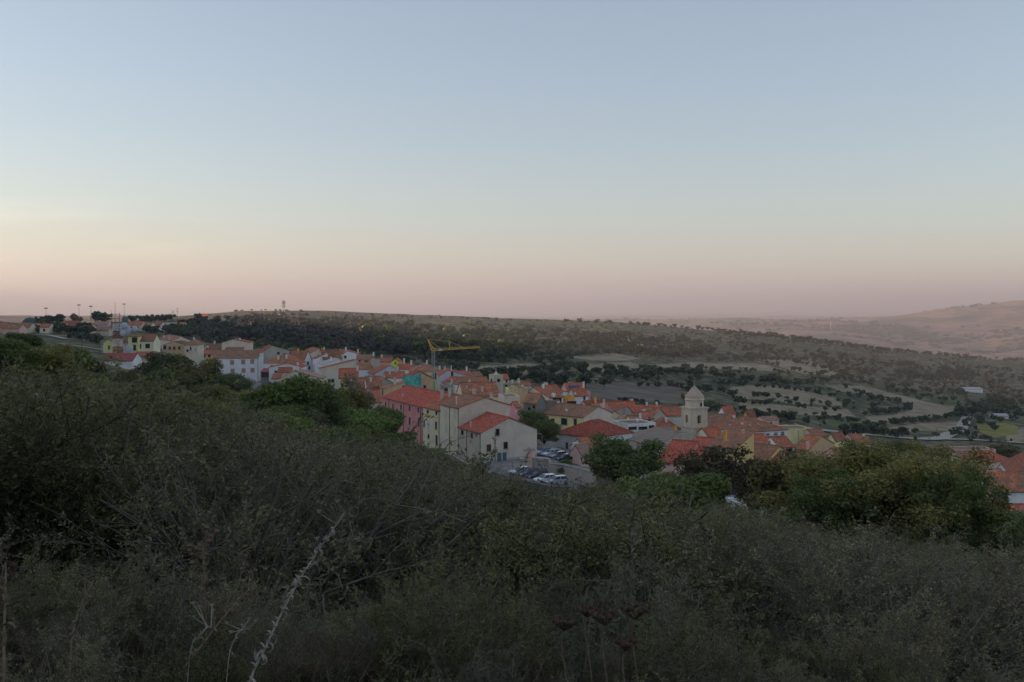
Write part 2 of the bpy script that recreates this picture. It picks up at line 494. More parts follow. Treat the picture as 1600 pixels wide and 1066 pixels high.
VILLAGE = [P(x, 600, d)[:2] for x, d in ((590,250),(742,193),(830,172),(900,162),(920,190),(1020,195),(1110,198),(1260,175),(1345,185),(1350,320),(1330,340),(1180,395),(900,400),(640,425),(400,420),(250,445),(160,425),(160,382),(330,386),(420,330),(520,300))]
VILLAGE2 = [P(x, 600, d)[:2] for x, d in ((1500,200),(1660,180),(1660,300),(1500,318))]
def build_terrain():
    az = np.concatenate([np.linspace(-180, -36, 110)[:-1], np.linspace(-36, 36, 520), np.linspace(36, 180, 80)[1:]]) * math.pi / 180
    rad = np.concatenate([np.geomspace(1.0, 45, 60)[:-1], np.geomspace(45, 300, 70)[:-1], np.geomspace(300, 1450, 190)[:-1], np.geomspace(1450, 8000, 190)[:-1], np.geomspace(8000, 60000, 50)])
    A, D = np.meshgrid(az, rad)
    X, Y = D * np.sin(A), D * np.cos(A)
    Z = ground_z(X, Y)
    na, nr = len(az), len(rad)
    co = np.stack([X, Y, Z], -1).reshape(-1, 3)
    co = np.vstack([co, [[0, 0, ZC - 1.7]]])
    i = np.arange(nr - 1)[:, None] * na + np.arange(na - 1)[None]
    q = np.stack([i, i + 1, i + na + 1, i + na], -1).reshape(-1, 4)[:, ::-1]
    me = bpy.data.meshes.new('ground')
    nq = len(q)
    tri = np.array([[len(co) - 1, k + 1, k] for k in range(na - 1)])[:, ::-1]
    loops = np.concatenate([q.ravel(), tri.ravel()])
    me.vertices.add(len(co)); me.vertices.foreach_set('co', co.astype(np.float32).ravel())
    me.loops.add(len(loops)); me.loops.foreach_set('vertex_index', loops.astype(np.int32))
    me.polygons.add(nq + len(tri))
    me.polygons.foreach_set('loop_start', np.concatenate([np.arange(nq) * 4, nq * 4 + np.arange(len(tri)) * 3]).astype(np.int32))
    me.update(calc_edges=True)
    me.shade_smooth()
    # what grows where: x = pale field, y = green field, z = yellow-green, w = bare brown
    kindv = np.zeros((len(co), 4), np.float32)
    for poly, kind in fields:
        m = in_poly(co[:, 0], co[:, 1], poly)
        kindv[m, kind - 1] = 1
    at = me.attributes.new('cover', 'FLOAT_COLOR', 'POINT')
    at.data.foreach_set('color', kindv.ravel())
    paved = (in_poly(co[:, 0], co[:, 1], VILLAGE) | in_poly(co[:, 0], co[:, 1], VILLAGE2)).astype(np.float32)
    at2 = me.attributes.new('paved', 'FLOAT', 'POINT')
    at2.data.foreach_set('value', paved)
    m, t, b = mat_new('ground', 0.95, 0.1)
    geo = N(t, 'ShaderNodeNewGeometry')
    def noise(scale, det=5.0, ro=0.6):
        n = N(t, 'ShaderNodeTexNoise', Scale=scale, Detail=det, Roughness=ro)
        t.links.new(geo.outputs['Position'], n.inputs['Vector']); return n.outputs[0]
    big = noise(0.011, 7.0, 0.62)
    c = ramp(t, big, [(0.30, (0.080, 0.088, 0.042)), (0.43, (0.168, 0.141, 0.077)), (0.56, (0.256, 0.205, 0.125)), (0.72, (0.136, 0.125, 0.061))]).outputs[0]
    mid = noise(0.144, 0.800, 0.800)
    c = mixrgb(t, ramp(t, mid, [(0.38, (0, 0, 0)), (0.54, (1, 1, 1))]).outputs[0], c, (0.075, 0.082, 0.042))
    att = N(t, 'ShaderNodeAttribute', attribute_name='cover')
    sx = N(t, 'ShaderNodeSeparateColor'); t.links.new(att.outputs['Color'], sx.inputs[0])
    fine = noise(0.096, 0.800, 0.800)
    pale = ramp(t, fine, [(0.3, (0.240, 0.189, 0.115)), (0.7, (0.400, 0.320, 0.216))]).outputs[0]
    c = mixrgb(t, sx.outputs[0], c, pale)
    c = mixrgb(t, sx.outputs[1], c, ramp(t, fine, [(0.3, (0.096, 0.120, 0.045)), (0.7, (0.160, 0.176, 0.072))]).outputs[0])
    c = mixrgb(t, sx.outputs[2], c, ramp(t, fine, [(0.3, (0.192, 0.176, 0.048)), (0.7, (0.304, 0.272, 0.080))]).outputs[0])
    c = mixrgb(t, att.outputs['Alpha'], c, ramp(t, fine, [(0.35, (0.14, 0.115, 0.085)), (0.7, (0.22, 0.18, 0.14))]).outputs[0])
    # near the viewpoint: dark leaf litter; beyond the ridge: dry grass hills tinted orange as if sunlit, and dark scrub
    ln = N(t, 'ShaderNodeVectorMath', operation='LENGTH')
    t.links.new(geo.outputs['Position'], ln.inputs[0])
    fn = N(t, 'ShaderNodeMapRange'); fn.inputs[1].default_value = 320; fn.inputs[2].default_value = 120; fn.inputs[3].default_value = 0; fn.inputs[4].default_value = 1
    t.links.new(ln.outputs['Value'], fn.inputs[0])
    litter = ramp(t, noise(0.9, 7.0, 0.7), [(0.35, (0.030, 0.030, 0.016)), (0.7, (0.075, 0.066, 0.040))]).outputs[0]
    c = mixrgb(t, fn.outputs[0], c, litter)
    pv = N(t, 'ShaderNodeAttribute', attribute_name='paved')
    c = mixrgb(t, pv.outputs['Fac'], c, ramp(t, noise(0.25, 6.0, 0.7), [(0.3, (0.17, 0.16, 0.14)), (0.7, (0.34, 0.32, 0.28))]).outputs[0])
    ff = N(t, 'ShaderNodeMapRange'); ff.inputs[1].default_value = 1500; ff.inputs[2].default_value = 2300; ff.inputs[3].default_value = 0; ff.inputs[4].default_value = 1
    t.links.new(ln.outputs['Value'], ff.inputs[0])
    far = ramp(t, noise(0.0022, 9.0, 0.66), [(0.38, (0.045, 0.055, 0.03)), (0.47, (0.12, 0.095, 0.055)), (0.52, (0.26, 0.15, 0.095)), (0.57, (0.07, 0.075, 0.042)), (0.63, (0.28, 0.16, 0.10)), (0.70, (0.06, 0.065, 0.035))]).outputs[0]
    c = mixrgb(t, ff.outputs[0], c, far)
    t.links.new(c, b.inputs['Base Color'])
    bp = N(t, 'ShaderNodeBump', Strength=0.6, Distance=1.2)
    t.links.new(noise(0.35, 6.0, 0.7), bp.inputs['Height']); t.links.new(bp.outputs[0], b.inputs['Normal'])
    me.materials.append(m)
    return tag(link('ground', me), kind='structure')
build_terrain()
# ------------------------------------------------------------------ building materials
WALL = {
 'grey': stucco('wall_grey', (0.66, 0.575, 0.47), 0.3), 'old': stucco('wall_old_grey', (0.47, 0.42, 0.35), 0.5),
 'cream': stucco('wall_cream', (0.800, 0.752, 0.547), 0.3), 'yellow': stucco('wall_yellow', (0.800, 0.752, 0.368), 0.25),
 'pink': stucco('wall_pink', (0.752, 0.342, 0.342), 0.25), 'white': stucco('wall_white', (0.800, 0.800, 0.800), 0.22),
 'orange': stucco('wall_orange', (0.800, 0.451, 0.082), 0.2), 'ochre': stucco('wall_ochre', (0.683, 0.505, 0.205), 0.3),
 'mauve': stucco('wall_mauve', (0.547, 0.533, 0.601), 0.25), 'tan': stucco('wall_tan', (0.642, 0.451, 0.273), 0.3),
 'lime': stucco('wall_lime', (0.710, 0.752, 0.300), 0.25), 'stone': stucco('wall_stone', (0.56, 0.50, 0.40), 0.5, 2.0),
 'rose': stucco('wall_rose', (0.752, 0.492, 0.423), 0.3), 'beige': stucco('wall_beige', (0.710, 0.615, 0.478), 0.3),
 'blue': stucco('wall_pale_blue', (0.800, 0.800, 0.800), 0.25), 'acid': stucco('wall_acid', (0.793, 0.800, 0.082), 0.2),
 'dark': stucco('wall_dark', (0.232, 0.232, 0.218), 0.4)}
TILE = {
 'red': tiles('tiles_red', (0.62, 0.17, 0.095), 0.5), 'orange': tiles('tiles_orange', (0.62, 0.215, 0.11), 0.55),
 'dred': tiles('tiles_dark_red', (0.54, 0.135, 0.085), 0.18), 'brown': tiles('tiles_brown', (0.47, 0.20, 0.12), 0.5),
 'old': tiles('tiles_old', (0.438, 0.213, 0.138), 1.0, (0.29, 0.22, 0.15)), 'pink': tiles('tiles_pink', (0.550, 0.288, 0.206), 0.4),
 'patch': tiles('tiles_patched', (0.550, 0.150, 0.106), 0.9, (0.33, 0.26, 0.20)),
 'sheet': plain('roof_sheet', (0.42, 0.41, 0.40), 0.8, 0.3, 0.15, 0.8), 'sheetred': plain('roof_sheet_red', (0.33, 0.07, 0.07), 0.7, 0.3, 0.15, 0.8)}
M_dark = plain('dark_glass_and_holes', (0.018, 0.019, 0.022), 0.15, 0.5, 0.1)
M_brown = plain('shutter_brown', (0.075, 0.03, 0.02), 0.6, 0.3)
M_green = plain('shutter_green', (0.04, 0.06, 0.045), 0.6, 0.3)
M_white = plain('trim_white', (0.66, 0.65, 0.62), 0.7, 0.3)
M_rosy = plain('shutter_rose', (0.45, 0.24, 0.18), 0.7, 0.3)
M_gutter = plain('gutter', (0.10, 0.065, 0.05), 0.5, 0.4)
M_deck = plain('roof_deck', (0.26, 0.19, 0.15), .9, .1, .3, .9)
M_conc = stucco('concrete', (0.33, 0.32, 0.30), 0.45)
M_wood = plain('wood_dark', (0.055, 0.032, 0.02), 0.7, 0.3)
M_net = plain('scaffold_net', (0.10, 0.42, 0.38), 0.8, 0.2, 0.35, 0.9)
M_metal = plain('galvanised', (0.36, 0.37, 0.38), 0.45, 0.5, 0.15, 3.0, 0.6)
M_solar = plain('solar_glass', (0.03, 0.05, 0.14), 0.12, 0.6, 0.1)
M_bluegate = plain('blue_gate', (0.07, 0.12, 0.17), 0.5, 0.4)

_wc = {}
def win_meshes(w, h, style):
    k = (round(w, 1), round(h, 1), style)
    if k in _wc: return _wc[k]
    w, h = k[0], k[1]
    t = 0.1
    fr = MB()
    fr.box(-w/2 - t, -w/2, -0.05, 0.02, -h/2 - t, h/2 + t); fr.box(w/2, w/2 + t, -0.05, 0.02, -h/2 - t, h/2 + t)
    fr.box(-w/2, w/2, -0.05, 0.02, h/2, h/2 + t); fr.box(-w/2 - 0.14, w/2 + 0.14, -0.12, 0.02, -h/2 - t - 0.06, -h/2 - t + 0.004)
    fm = {'brown': M_conc, 'dark': M_conc, 'white': M_white, 'green': M_white, 'rose': M_white, 'door': M_conc, 'trim': M_white, 'hole': M_conc}[style]
    pm = {'brown': M_brown, 'dark': M_dark, 'white': M_white, 'green': M_green, 'rose': M_rosy, 'door': M_wood, 'trim': M_brown, 'hole': M_dark}[style]
    pn = MB()
    if style in ('brown', 'green', 'rose', 'trim', 'white'):
        # two shutter leaves with louvres
        for s in (-1, 1):
            x0, x1 = (-w/2, -0.015) if s < 0 else (0.015, w/2)
            pn.box(x0, x1, -0.02, 0.0, -h/2, h/2)
            pn.box(x0, x0 + 0.06, -0.035, -0.02, -h/2, h/2); pn.box(x1 - 0.06, x1, -0.035, -0.02, -h/2, h/2)
            n = max(3, int(h / 0.22))
            for i in range(n):
                z = -h/2 + h * (i + .5) / n
                pn.box(x0 + 0.06, x1 - 0.06, -0.032, -0.02, z - 0.03, z + 0.03)
    elif style == 'door':
        pn.box(-w/2, w/2, -0.02, 0.0, -h/2, h/2)
        for z in (-h * .24, h * .2): pn.box(-w * .35, w * .35, -0.032, -0.02, z - h * .16, z + h * .16)
    else:  # open holes use this dark panel too, standing for the shade inside
        pn.box(-w/2, w/2, -0.012, 0.0, -h/2, h/2)
        pn.box(-0.03, 0.03, -0.03, -0.012, -h/2, h/2)
    _wc[k] = (fr.mesh('window', fm), pn.mesh('pane', pm), 'door' if style == 'door' else 'window')
    return _wc[k]

_chim = {}
def chimney_mesh(kind, h):
    k = (kind, round(h, 1))
    if k in _chim: return _chim[k]
    mb = MB()
    if kind == 'pot':
        mb.lathe((0, 0, 0), [(0.16, -0.8), (0.16, h * .8), (0.24, h * .82), (0.24, h * .9), (0.12, h)], 8)
        m = M_white
    else:
        s = 0.28
        mb.box(-s, s, -s, s, -0.9, h - 0.25)
        mb.box(-s - .09, s + .09, -s - .09, s + .09, h - 0.25, h - 0.15)
        for q in (-1, 1): mb.box(q * s * .6 - .06, q * s * .6 + .06, -s * .8, s * .8, h - 0.15, h)
        mb.box(-s - .06, s + .06, -s - .06, s + .06, h, h + 0.07)
        m = WALL[{'box': 'rose', 'orange': 'orange', 'white': 'white', 'grey': 'grey', 'cream': 'cream'}[kind]]
    _chim[k] = mb.mesh('chimney', m)
    return _chim[k]

def dish_mesh(r):
    k = ('dish', r)
    if k not in _chim:
        mb = MB().lathe((0, 0, 0), [(0.02, -0.03), (r * .5, -0.02), (r, 0.12 * r + .02), (r, .16 * r + .05), (r * .5, 0.05), (0.02, 0.03)], 14, 'y')
        mb.bar((0, .0, 0), (0, .3, -.2), .03); mb.bar((0, .3, -.2), (0, .3, -.9), .03); mb.bar((0, 0, -r * .8), (0, -r * .8, 0), .015)
        _chim[k] = mb.mesh('satellite_dish', M_white)
    return _chim[k]

def antenna_mesh():
    if 'ant' not in _chim:
        mb = MB().bar((0, 0, -.6), (0, 0, 2.3), .025)
        mb.bar((-.7, 0, 2.2), (.7, 0, 2.2), .018)
        for i in range(7): mb.bar((-.6 + i * .2, -.28 + .02 * i, 2.2), (-.6 + i * .2, .28 - .02 * i, 2.2), .012)
        mb.bar((-.3, -.4, 1.7), (.3, .4, 1.7), .016)
        _chim['ant'] = mb.mesh('antenna', M_metal)
    return _chim['ant']

def slab(mb, uv, q, th, u0=0.0):
    """roof slope: q = eave a, eave b, top b, top a; thickness th downwards; tile coordinates along eave and slope"""
    q = [Vector(p) for p in q]
    n = (q[1] - q[0]).cross(q[3] - q[0]).normalized()
    if n.z < 0: n = -n
    lo = [p - n * th for p in q]
    b = len(mb.v)
    mb.v += [tuple(p) for p in q + lo]
    e = (q[1] - q[0]).normalized()
    s = (q[3] - q[0]) - e * (q[3] - q[0]).dot(e)
    s = s.normalized() if s.length > 1e-6 else Vector((0, 0, 1))
    def tx(p): return ((p - q[0]).dot(e) + u0, (p - q[0]).dot(s))
    for f in [(0, 1, 2, 3), (7, 6, 5, 4), (0, 4, 5, 1), (1, 5, 6, 2), (2, 6, 7, 3), (3, 7, 4, 0)]:
        pts = (q + lo)
        mb.f.append(tuple(b + i for i in f))
        for i in f: uv.append(tx(pts[i]))

report = []
HOUSES = {}
def house(key, label, a, b, c, yE, d, psi, roof, rise, wall, tile, win=(), ch=(), L=None, W=None, kr=0.5, over=0.32, cat='house', name='house', dishes=(), ant=0, group=None, gut=True, pipes=(), zb=None, fw=None):
    ps = R(psi)
    cs, sn = math.cos(ps), math.sin(ps)
    X0, Y0 = (b - CX) / F * d, d
    if W is None:
        tR = (c - CX) / F
        W = (tR * Y0 - X0) / (cs - tR * sn)
    if L is None:
        tL = (a - CX) / F
        L = (X0 - tL * Y0) / (tL * cs + sn)
    ze = ZC + (HY - yE) / F * d
    cx, cyy = X0 + cs * W/2 - sn * L/2, Y0 + sn * W/2 + cs * L/2
    cors = [(X0 + cs * W * i - sn * L * j, Y0 + sn * W * i + cs * L * j) for i in (0, 1) for j in (0, 1)]
    gs = ground_z(np.array([q[0] for q in cors]), np.array([q[1] for q in cors]))
    base = float(min(gs)) - 0.5 if zb is None else zb
    h = ze - base
    report.append((key, round(W, 1), round(L, 1), round(ze - float(gs[0]), 1)))
    if h < 2.2: base = ze - 2.2; h = 2.2
    root = empty(name, (cx, cyy, base), ps)
    tag(root, label, cat, group)
    x0, x1, y0, y1 = -W/2, W/2, -L/2, L/2
    wm = MB()
    def zroof(x, y): return h
    rm, uv = MB(), []
    t = 0.16
    o = over
    if roof == 'gy':
        xr = x0 + W * kr
        prof = [(x0, 0), (x1, 0), (x1, h), (xr, h + rise), (x0, h)]
        wm.add([(p[0], y0, p[1]) for p in prof] + [(p[0], y1, p[1]) for p in prof], [(0,1,2,3,4), (9,8,7,6,5)] + [(i, (i+5), (i+1) % 5 + 5, (i+1) % 5) for i in range(5)])
        g = 0.14
        k1 = rise / (xr - x0); k2 = rise / (x1 - xr)
        tz = t + .01
        slab(rm, uv, [(x0 - o, y1 + g, h - o * k1 + tz), (x0 - o, y0 - g, h - o * k1 + tz), (xr, y0 - g, h + rise + tz), (xr, y1 + g, h + rise + tz)], t)
        slab(rm, uv, [(x1 + o, y0 - g, h - o * k2 + tz), (x1 + o, y1 + g, h - o * k2 + tz), (xr, y1 + g, h + rise + tz), (xr, y0 - g, h + rise + tz)], t)
        ridge = [((xr, y0 - g, h + rise + tz + .03), (xr, y1 + g, h + rise + tz + .03))]
        zroof = lambda x, y: h + ((x - x0) * k1 if x < xr else (x1 - x) * k2)
        eaves = [((x0 - o - .06, y0 - g, h - o * k1 + .06), (x0 - o - .06, y1 + g, h - o * k1 + .06)), ((x1 + o + .06, y0 - g, h - o * k2 + .06), (x1 + o + .06, y1 + g, h - o * k2 + .06))]
    elif roof == 'gx':
        yr = y0 + L * kr
        prof = [(y0, 0), (y1, 0), (y1, h), (yr, h + rise), (y0, h)]
        wm.add([(x0, p[0], p[1]) for p in prof] + [(x1, p[0], p[1]) for p in prof], [(4,3,2,1,0), (5,6,7,8,9)] + [((i+1) % 5, (i+1) % 5 + 5, i + 5, i) for i in range(5)])
        g = 0.14
        k1 = rise / (yr - y0); k2 = rise / (y1 - yr)
        tz = t + .01
        slab(rm, uv, [(x0 - g, y0 - o, h - o * k1 + tz), (x1 + g, y0 - o, h - o * k1 + tz), (x1 + g, yr, h + rise + tz), (x0 - g, yr, h + rise + tz)], t)
        slab(rm, uv, [(x1 + g, y1 + o, h - o * k2 + tz), (x0 - g, y1 + o, h - o * k2 + tz), (x0 - g, yr, h + rise + tz), (x1 + g, yr, h + rise + tz)], t)
        ridge = [((x0 - g, yr, h + rise + tz + .03), (x1 + g, yr, h + rise + tz + .03))]
        zroof = lambda x, y: h + ((y - y0) * k1 if y < yr else (y1 - y) * k2)
        eaves = [((x0 - g, y0 - o - .06, h - o * k1 + .06), (x1 + g, y0 - o - .06, h - o * k1 + .06)), ((x0 - g, y1 + o + .06, h - o * k2 + .06), (x1 + g, y1 + o + .06, h - o * k2 + .06))]
    elif roof == 'hip':
        wm.box(x0, x1, y0, y1, 0, h)
        m_ = min(W, L) / 2
        e = [(x0 - o, y0 - o, h + t), (x1 + o, y0 - o, h + t), (x1 + o, y1 + o, h + t), (x0 - o, y1 + o, h + t)]
        if W >= L: r1, r2 = (x0 + m_, 0, h + rise + t), (x1 - m_ - .01, 0, h + rise + t); q = [(e[0], e[1], r2, r1), (e[1], e[2], r2, r2), (e[2], e[3], r1, r2), (e[3], e[0], r1, r1)]
        else: r1, r2 = (0, y0 + m_, h + rise + t), (0, y1 - m_ - .01, h + rise + t); q = [(e[0], e[1], r1, r1), (e[1], e[2], r2, r1), (e[2], e[3], r2, r2), (e[3], e[0], r1, r2)]
        for f in q: slab(rm, uv, f, t)
        ridge = [(r1, r2)] + [(e[i], (r1 if (W >= L and i in (0, 3)) or (W < L and i in (0, 1)) else r2)) for i in range(4)]
        ridge = [((p[0], p[1], p[2] + .03), (r_[0], r_[1], r_[2] + .03)) for p, r_ in ridge]
        def zroof(x, y): return h + rise * min(1, min((x - x0), (x1 - x), (y - y0), (y1 - y)) / m_)
        eaves = [((x0 - o - .06, y0 - o, h + .05), (x1 + o, y0 - o - .06, h + .05)), ((x0 - o - .06, y0 - o, h + .05), (x0 - o - .06, y1 + o, h + .05)), ((x1 + o + .06, y0 - o, h + .05), (x1 + o + .06, y1 + o, h + .05))]
    elif roof in ('shr', 'shl', 'shb'):
        g = 0.14
        tz = t + .01
        if roof == 'shb':
            wm.add([(x0,y0,0),(x1,y0,0),(x1,y1,0),(x0,y1,0),(x0,y0,h),(x1,y0,h),(x1,y1,h+rise),(x0,y1,h+rise)], [(0,3,2,1),(4,5,6,7),(0,1,5,4),(1,2,6,5),(2,3,7,6),(3,0,4,7)])
            k = rise / L
            slab(rm, uv, [(x0 - g, y0 - o, h - o * k + tz), (x1 + g, y0 - o, h - o * k + tz), (x1 + g, y1 + g, h + rise + g * k + tz), (x0 - g, y1 + g, h + rise + g * k + tz)], t)
            zroof = lambda x, y: h + (y - y0) * k
            eaves = [((x0 - g, y0 - o - .06, h - o * k + .06), (x1 + g, y0 - o - .06, h - o * k + .06))]
        elif roof == 'shr':
            wm.add([(x0,y0,0),(x1,y0,0),(x1,y1,0),(x0,y1,0),(x0,y0,h),(x1,y0,h+rise),(x1,y1,h+rise),(x0,y1,h)], [(0,3,2,1),(4,5,6,7),(0,1,5,4),(1,2,6,5),(2,3,7,6),(3,0,4,7)])
            k = rise / W
            slab(rm, uv, [(x0 - o, y1 + g, h - o * k + tz), (x0 - o, y0 - g, h - o * k + tz), (x1 + g, y0 - g, h + rise + g * k + tz), (x1 + g, y1 + g, h + rise + g * k + tz)], t)
            zroof = lambda x, y: h + (x - x0) * k
            eaves = [((x0 - o - .06, y0 - g, h - o * k + .06), (x0 - o - .06, y1 + g, h - o * k + .06))]
        else:
            wm.add([(x0,y0,0),(x1,y0,0),(x1,y1,0),(x0,y1,0),(x0,y0,h),(x1,y0,h-rise),(x1,y1,h-rise),(x0,y1,h)], [(0,3,2,1),(4,5,6,7),(0,1,5,4),(1,2,6,5),(2,3,7,6),(3,0,4,7)])
            k = rise / W
            slab(rm, uv, [(x1 + o, y0 - g, h - rise - o * k + tz), (x1 + o, y1 + g, h - rise - o * k + tz), (x0 - g, y1 + g, h + g * k + tz), (x0 - g, y0 - g, h + g * k + tz)], t)
            zroof = lambda x, y: h - (x - x0) * k
            eaves = [((x1 + o + .06, y0 - g, h - rise - o * k + .06), (x1 + o + .06, y1 + g, h - rise - o * k + .06))]
        ridge = []
    else:   # flat roof behind a parapet
        wm.box(x0, x1, y0, y1, 0, h)
        for bx_ in ((x0 - .06, x1 + .06, y0 - .06, y0 + .2), (x0 - .06, x1 + .06, y1 - .2, y1 + .06), (x0 - .06, x0 + .2, y0 + .2, y1 - .2), (x1 - .2, x1 + .06, y0 + .2, y1 - .2)):
            wm.box(*bx_, h + .003, h + .35)
        ridge, eaves = [], []
        zroof = lambda x, y: h
        MB().box(x0 + .21, x1 - .21, y0 + .21, y1 - .21, h + .004, h + .06).build('roof_deck', M_deck, root)
    wm.build('wall', WALL[wall], root)
    if fw:                                                       # end wall rendered differently from the street front
        xr_ = x0 + W * kr
        pf = [(x0 + .02, .0), (x1 - .02, .0), (x1 - .02, h - .02), (xr_, h + rise - .02), (x0 + .02, h - .02)]
        MB().add([(p_[0], y0 - .025, p_[1]) for p_ in pf] + [(p_[0], y0 + .02, p_[1]) for p_ in pf], [(0,1,2,3,4), (9,8,7,6,5)] + [(i, (i+1) % 5, (i+1) % 5 + 5, i + 5) for i in range(5)]).build('end_wall', WALL[fw], root)
    ro = None
    if rm.v:
        ro = rm.build('roof', TILE[tile], root, uv)
        if ridge and d < 330 and not tile.startswith('sheet'):
            rg = MB()
            for p, q in ridge: 
                if (Vector(p) - Vector(q)).length > .2: rg.bar(p, q, 0.13, 6)
            if rg.v: rg.build('ridge_tiles', TILE[tile] if False else TILE['pink' if tile in ('old', 'patch') else tile], ro, [(0.1, 0.1)] * sum(len(f) for f in rg.f))
        if gut and d < 345:
            for p, q in eaves: MB().bar(p, q, 0.075, 6).build('gutter', M_gutter, ro)
    inv = Matrix.Rotation(-ps, 4, 'Z') @ Matrix.Translation((-cx, -cyy, -base))
    def on_face(face, px, py):
        o_ = inv @ Vector((0, 0, ZC)); dv = (inv.to_3x3() @ Vector(((px - CX) / F, 1, (HY - py) / F)))
        if face == 'F': s = (y0 - o_.y) / dv.y
        elif face == 'L': s = (x0 - o_.x) / dv.x
        else: s = (x1 - o_.x) / dv.x
        return o_ + dv * s
    for wd in win:
        face, px, py, ww, wh, st = wd
        p = on_face(face, px, py)
        mf, mpn, nm = win_meshes(ww, wh, st)
        wo = link(nm, mf, root)
        wo.location = p
        wo.rotation_euler = (0, 0, {'F': 0, 'L': -math.pi / 2, 'R': math.pi / 2}[face])
        if face == 'F': wo.location.y = y0 - .004
        elif face == 'L': wo.location.x = x0 - .004
        else: wo.location.x = x1 + .004
        link('pane' if st in ('dark', 'hole') else ('leaf' if st == 'door' else 'shutter'), mpn, wo)
    for (u, v, kind, hh) in ch:
        x, y = x0 + W * u, y0 + L * v
        co = link('chimney', chimney_mesh(kind, hh), ro or root)
        co.location = (x, y, zroof(x, y) + .1)
    for (u, v, r_) in dishes:
        x, y = x0 + W * u, y0 + L * v
        do = link('satellite_dish', dish_mesh(r_), ro or root)
        do.location = (x, y, zroof(x, y) + .9)
        do.rotation_euler = (R(-20), 0, R(30) - ps)
    for k in range(ant):
        x, y = x0 + W * (.35 + .3 * k), y0 + L * .5
        ao = link('antenna', antenna_mesh(), ro or root)
        ao.location = (x, y, zroof(x, y)); ao.rotation_euler = (0, 0, rnd.uniform(0, 6))
    for (face, px, py) in pipes:
        p = on_face(face, px, py)
        off = {'F': (0, -.07, 0), 'L': (-.07, 0, 0), 'R': (.07, 0, 0)}[face]
        MB().bar((p.x + off[0], p.y + off[1], 0.2), (p.x + off[0], p.y + off[1], h - .02), .06, 6).build('downpipe', M_gutter, root)
    HOUSES[key] = dict(root=root, W=W, L=L, h=h, base=base, psi=ps, on=on_face, x0=x0, x1=x1, y0=y0, y1=y1, inv=inv)
    return HOUSES[key]

def c5(*l): return [(f, 580 + x / 5.714, 600 + y / 5.714, w_, h_, s) for f, x, y, w_, h_, s in l]
# ------------------------------------------------------------------ the village, house by house
H = house
# street row at the edge of the slope
H('grey', 'large grey rendered gable house with dark red roof at the edge of the slope', 717.5, 751.5, 839, 677, 200, 28, 'gy', 2.7, 'grey', 'dred',
  c5(('F',1128,432,.8,1.4,'dark'),('F',1200,550,.95,1.4,'dark'),('F',1050,573,.9,1.4,'brown'),('L',815,434,1.1,.8,'dark'),('L',900,462,.8,1.0,'dark'),('L',938,458,.4,.5,'dark')),
  [(.5,.08,'pot',1.7),(.06,.62,'pot',1.2)], pipes=[('L',729.5,690),('L',750.5,690),('F',773.5,700)])
H('tall', 'tall cream house with white shutters and a blind grey side wall', 688, 717.4, 797, 638, 209.6, 28, 'gy', 1.9, 'cream', 'brown',
  c5(('L',665,265,.85,1.5,'white'),('L',745,275,.85,1.5,'white'),('L',670,395,.85,1.5,'white'),('L',748,410,.85,1.5,'white'),('L',672,522,.85,1.4,'white'),('L',750,540,.85,1.4,'white')),
  [(.06,.3,'pot',1.9),(.52,.6,'grey',1.3),(.75,.3,'rose' if False else 'box',1.5)], pipes=[('L',702.5,660),('L',716.3,660)], ant=1, fw='grey')
H('low', 'narrow pale green house between the pink house and the tall cream house', 660.5, 687.9, None, 642, 218.4, 28, 'gy', 2.8, 'cream', 'red',
  c5(('L',505,248,.9,.7,'dark'),('L',583,262,.9,.7,'dark'),('L',474,355,.8,1.6,'green'),('L',509,372,.8,2.1,'white'),('L',580,372,.9,1.6,'brown'),('L',584,503,1.0,2.2,'door'),('L',513,470,.8,.9,'dark'),('L',622,525,.8,2.0,'white')),
  [(.3,.75,'grey',2.0),(.4,.6,'grey',2.0)], W=12.5, pipes=[('L',686.5,660)])
H('pink', 'long pink house with a wide dark red roof and brown shutters', 597.5, 659, None, 635.5, 227.4, 28, 'gy', 2.5, 'pink', 'dred',
  c5(*[('L',x,y,.8,1.15,'brown') for x, y in ((130,185),(195,197),(268,208),(343,218),(422,232))], *[('L',x,y,.8,1.7,'brown') for x, y in ((210,305),(270,318),(345,332),(425,345))]),
  [(.12,.62,'pot',.8)], W=13.5, pipes=[('L',608,650),('L',631,650),('L',657.5,650)])
# behind the street row, left of the crane
H('ochre', 'small ochre house with a long tan side wall left of the netted scaffold', 595, 601.3, 633, 608, 272, 28, 'shr', 1.6, 'tan', 'orange', [('F',631,607.5,.9,1.6,'dark'),('L',598,614,.7,1.5,'brown')], [(.55,.3,'grey',2.0)])
H('b1', 'orange roofed house with one dark opening above the autumn tree', None, 556, 573, 608, 288, 14, 'gx', 2.8, 'white', 'orange', [('F',563.5,610.5,1.2,1.3,'hole')], [(.95,.8,'pot',1.8)], L=9)
H('b2', 'orange roofed house with white balcony and two dark windows', None, 573.5, 598, 607, 284, 14, 'gx', 3.0, 'white', 'orange', [('F',585,608.5,.9,1.6,'dark'),('F',590.5,608.3,.9,1.6,'dark'),('F',583,616,1.4,1.6,'hole')], [(.3,.3,'white',1.0)], L=9, ant=1)
H('b3', 'low red roof squeezed between the trees and the pink house', None, 575, 599, 629, 258, 20, 'gx', 2.6, 'cream', 'red', (), [(.2,.4,'pot',.7)], L=9)
H('b4', 'small red roofs above the autumn tree, lowest of the red roofs there', None, 556, 577, 624, 262, 18, 'gx', 2.2, 'white', 'red', (), (), L=8)
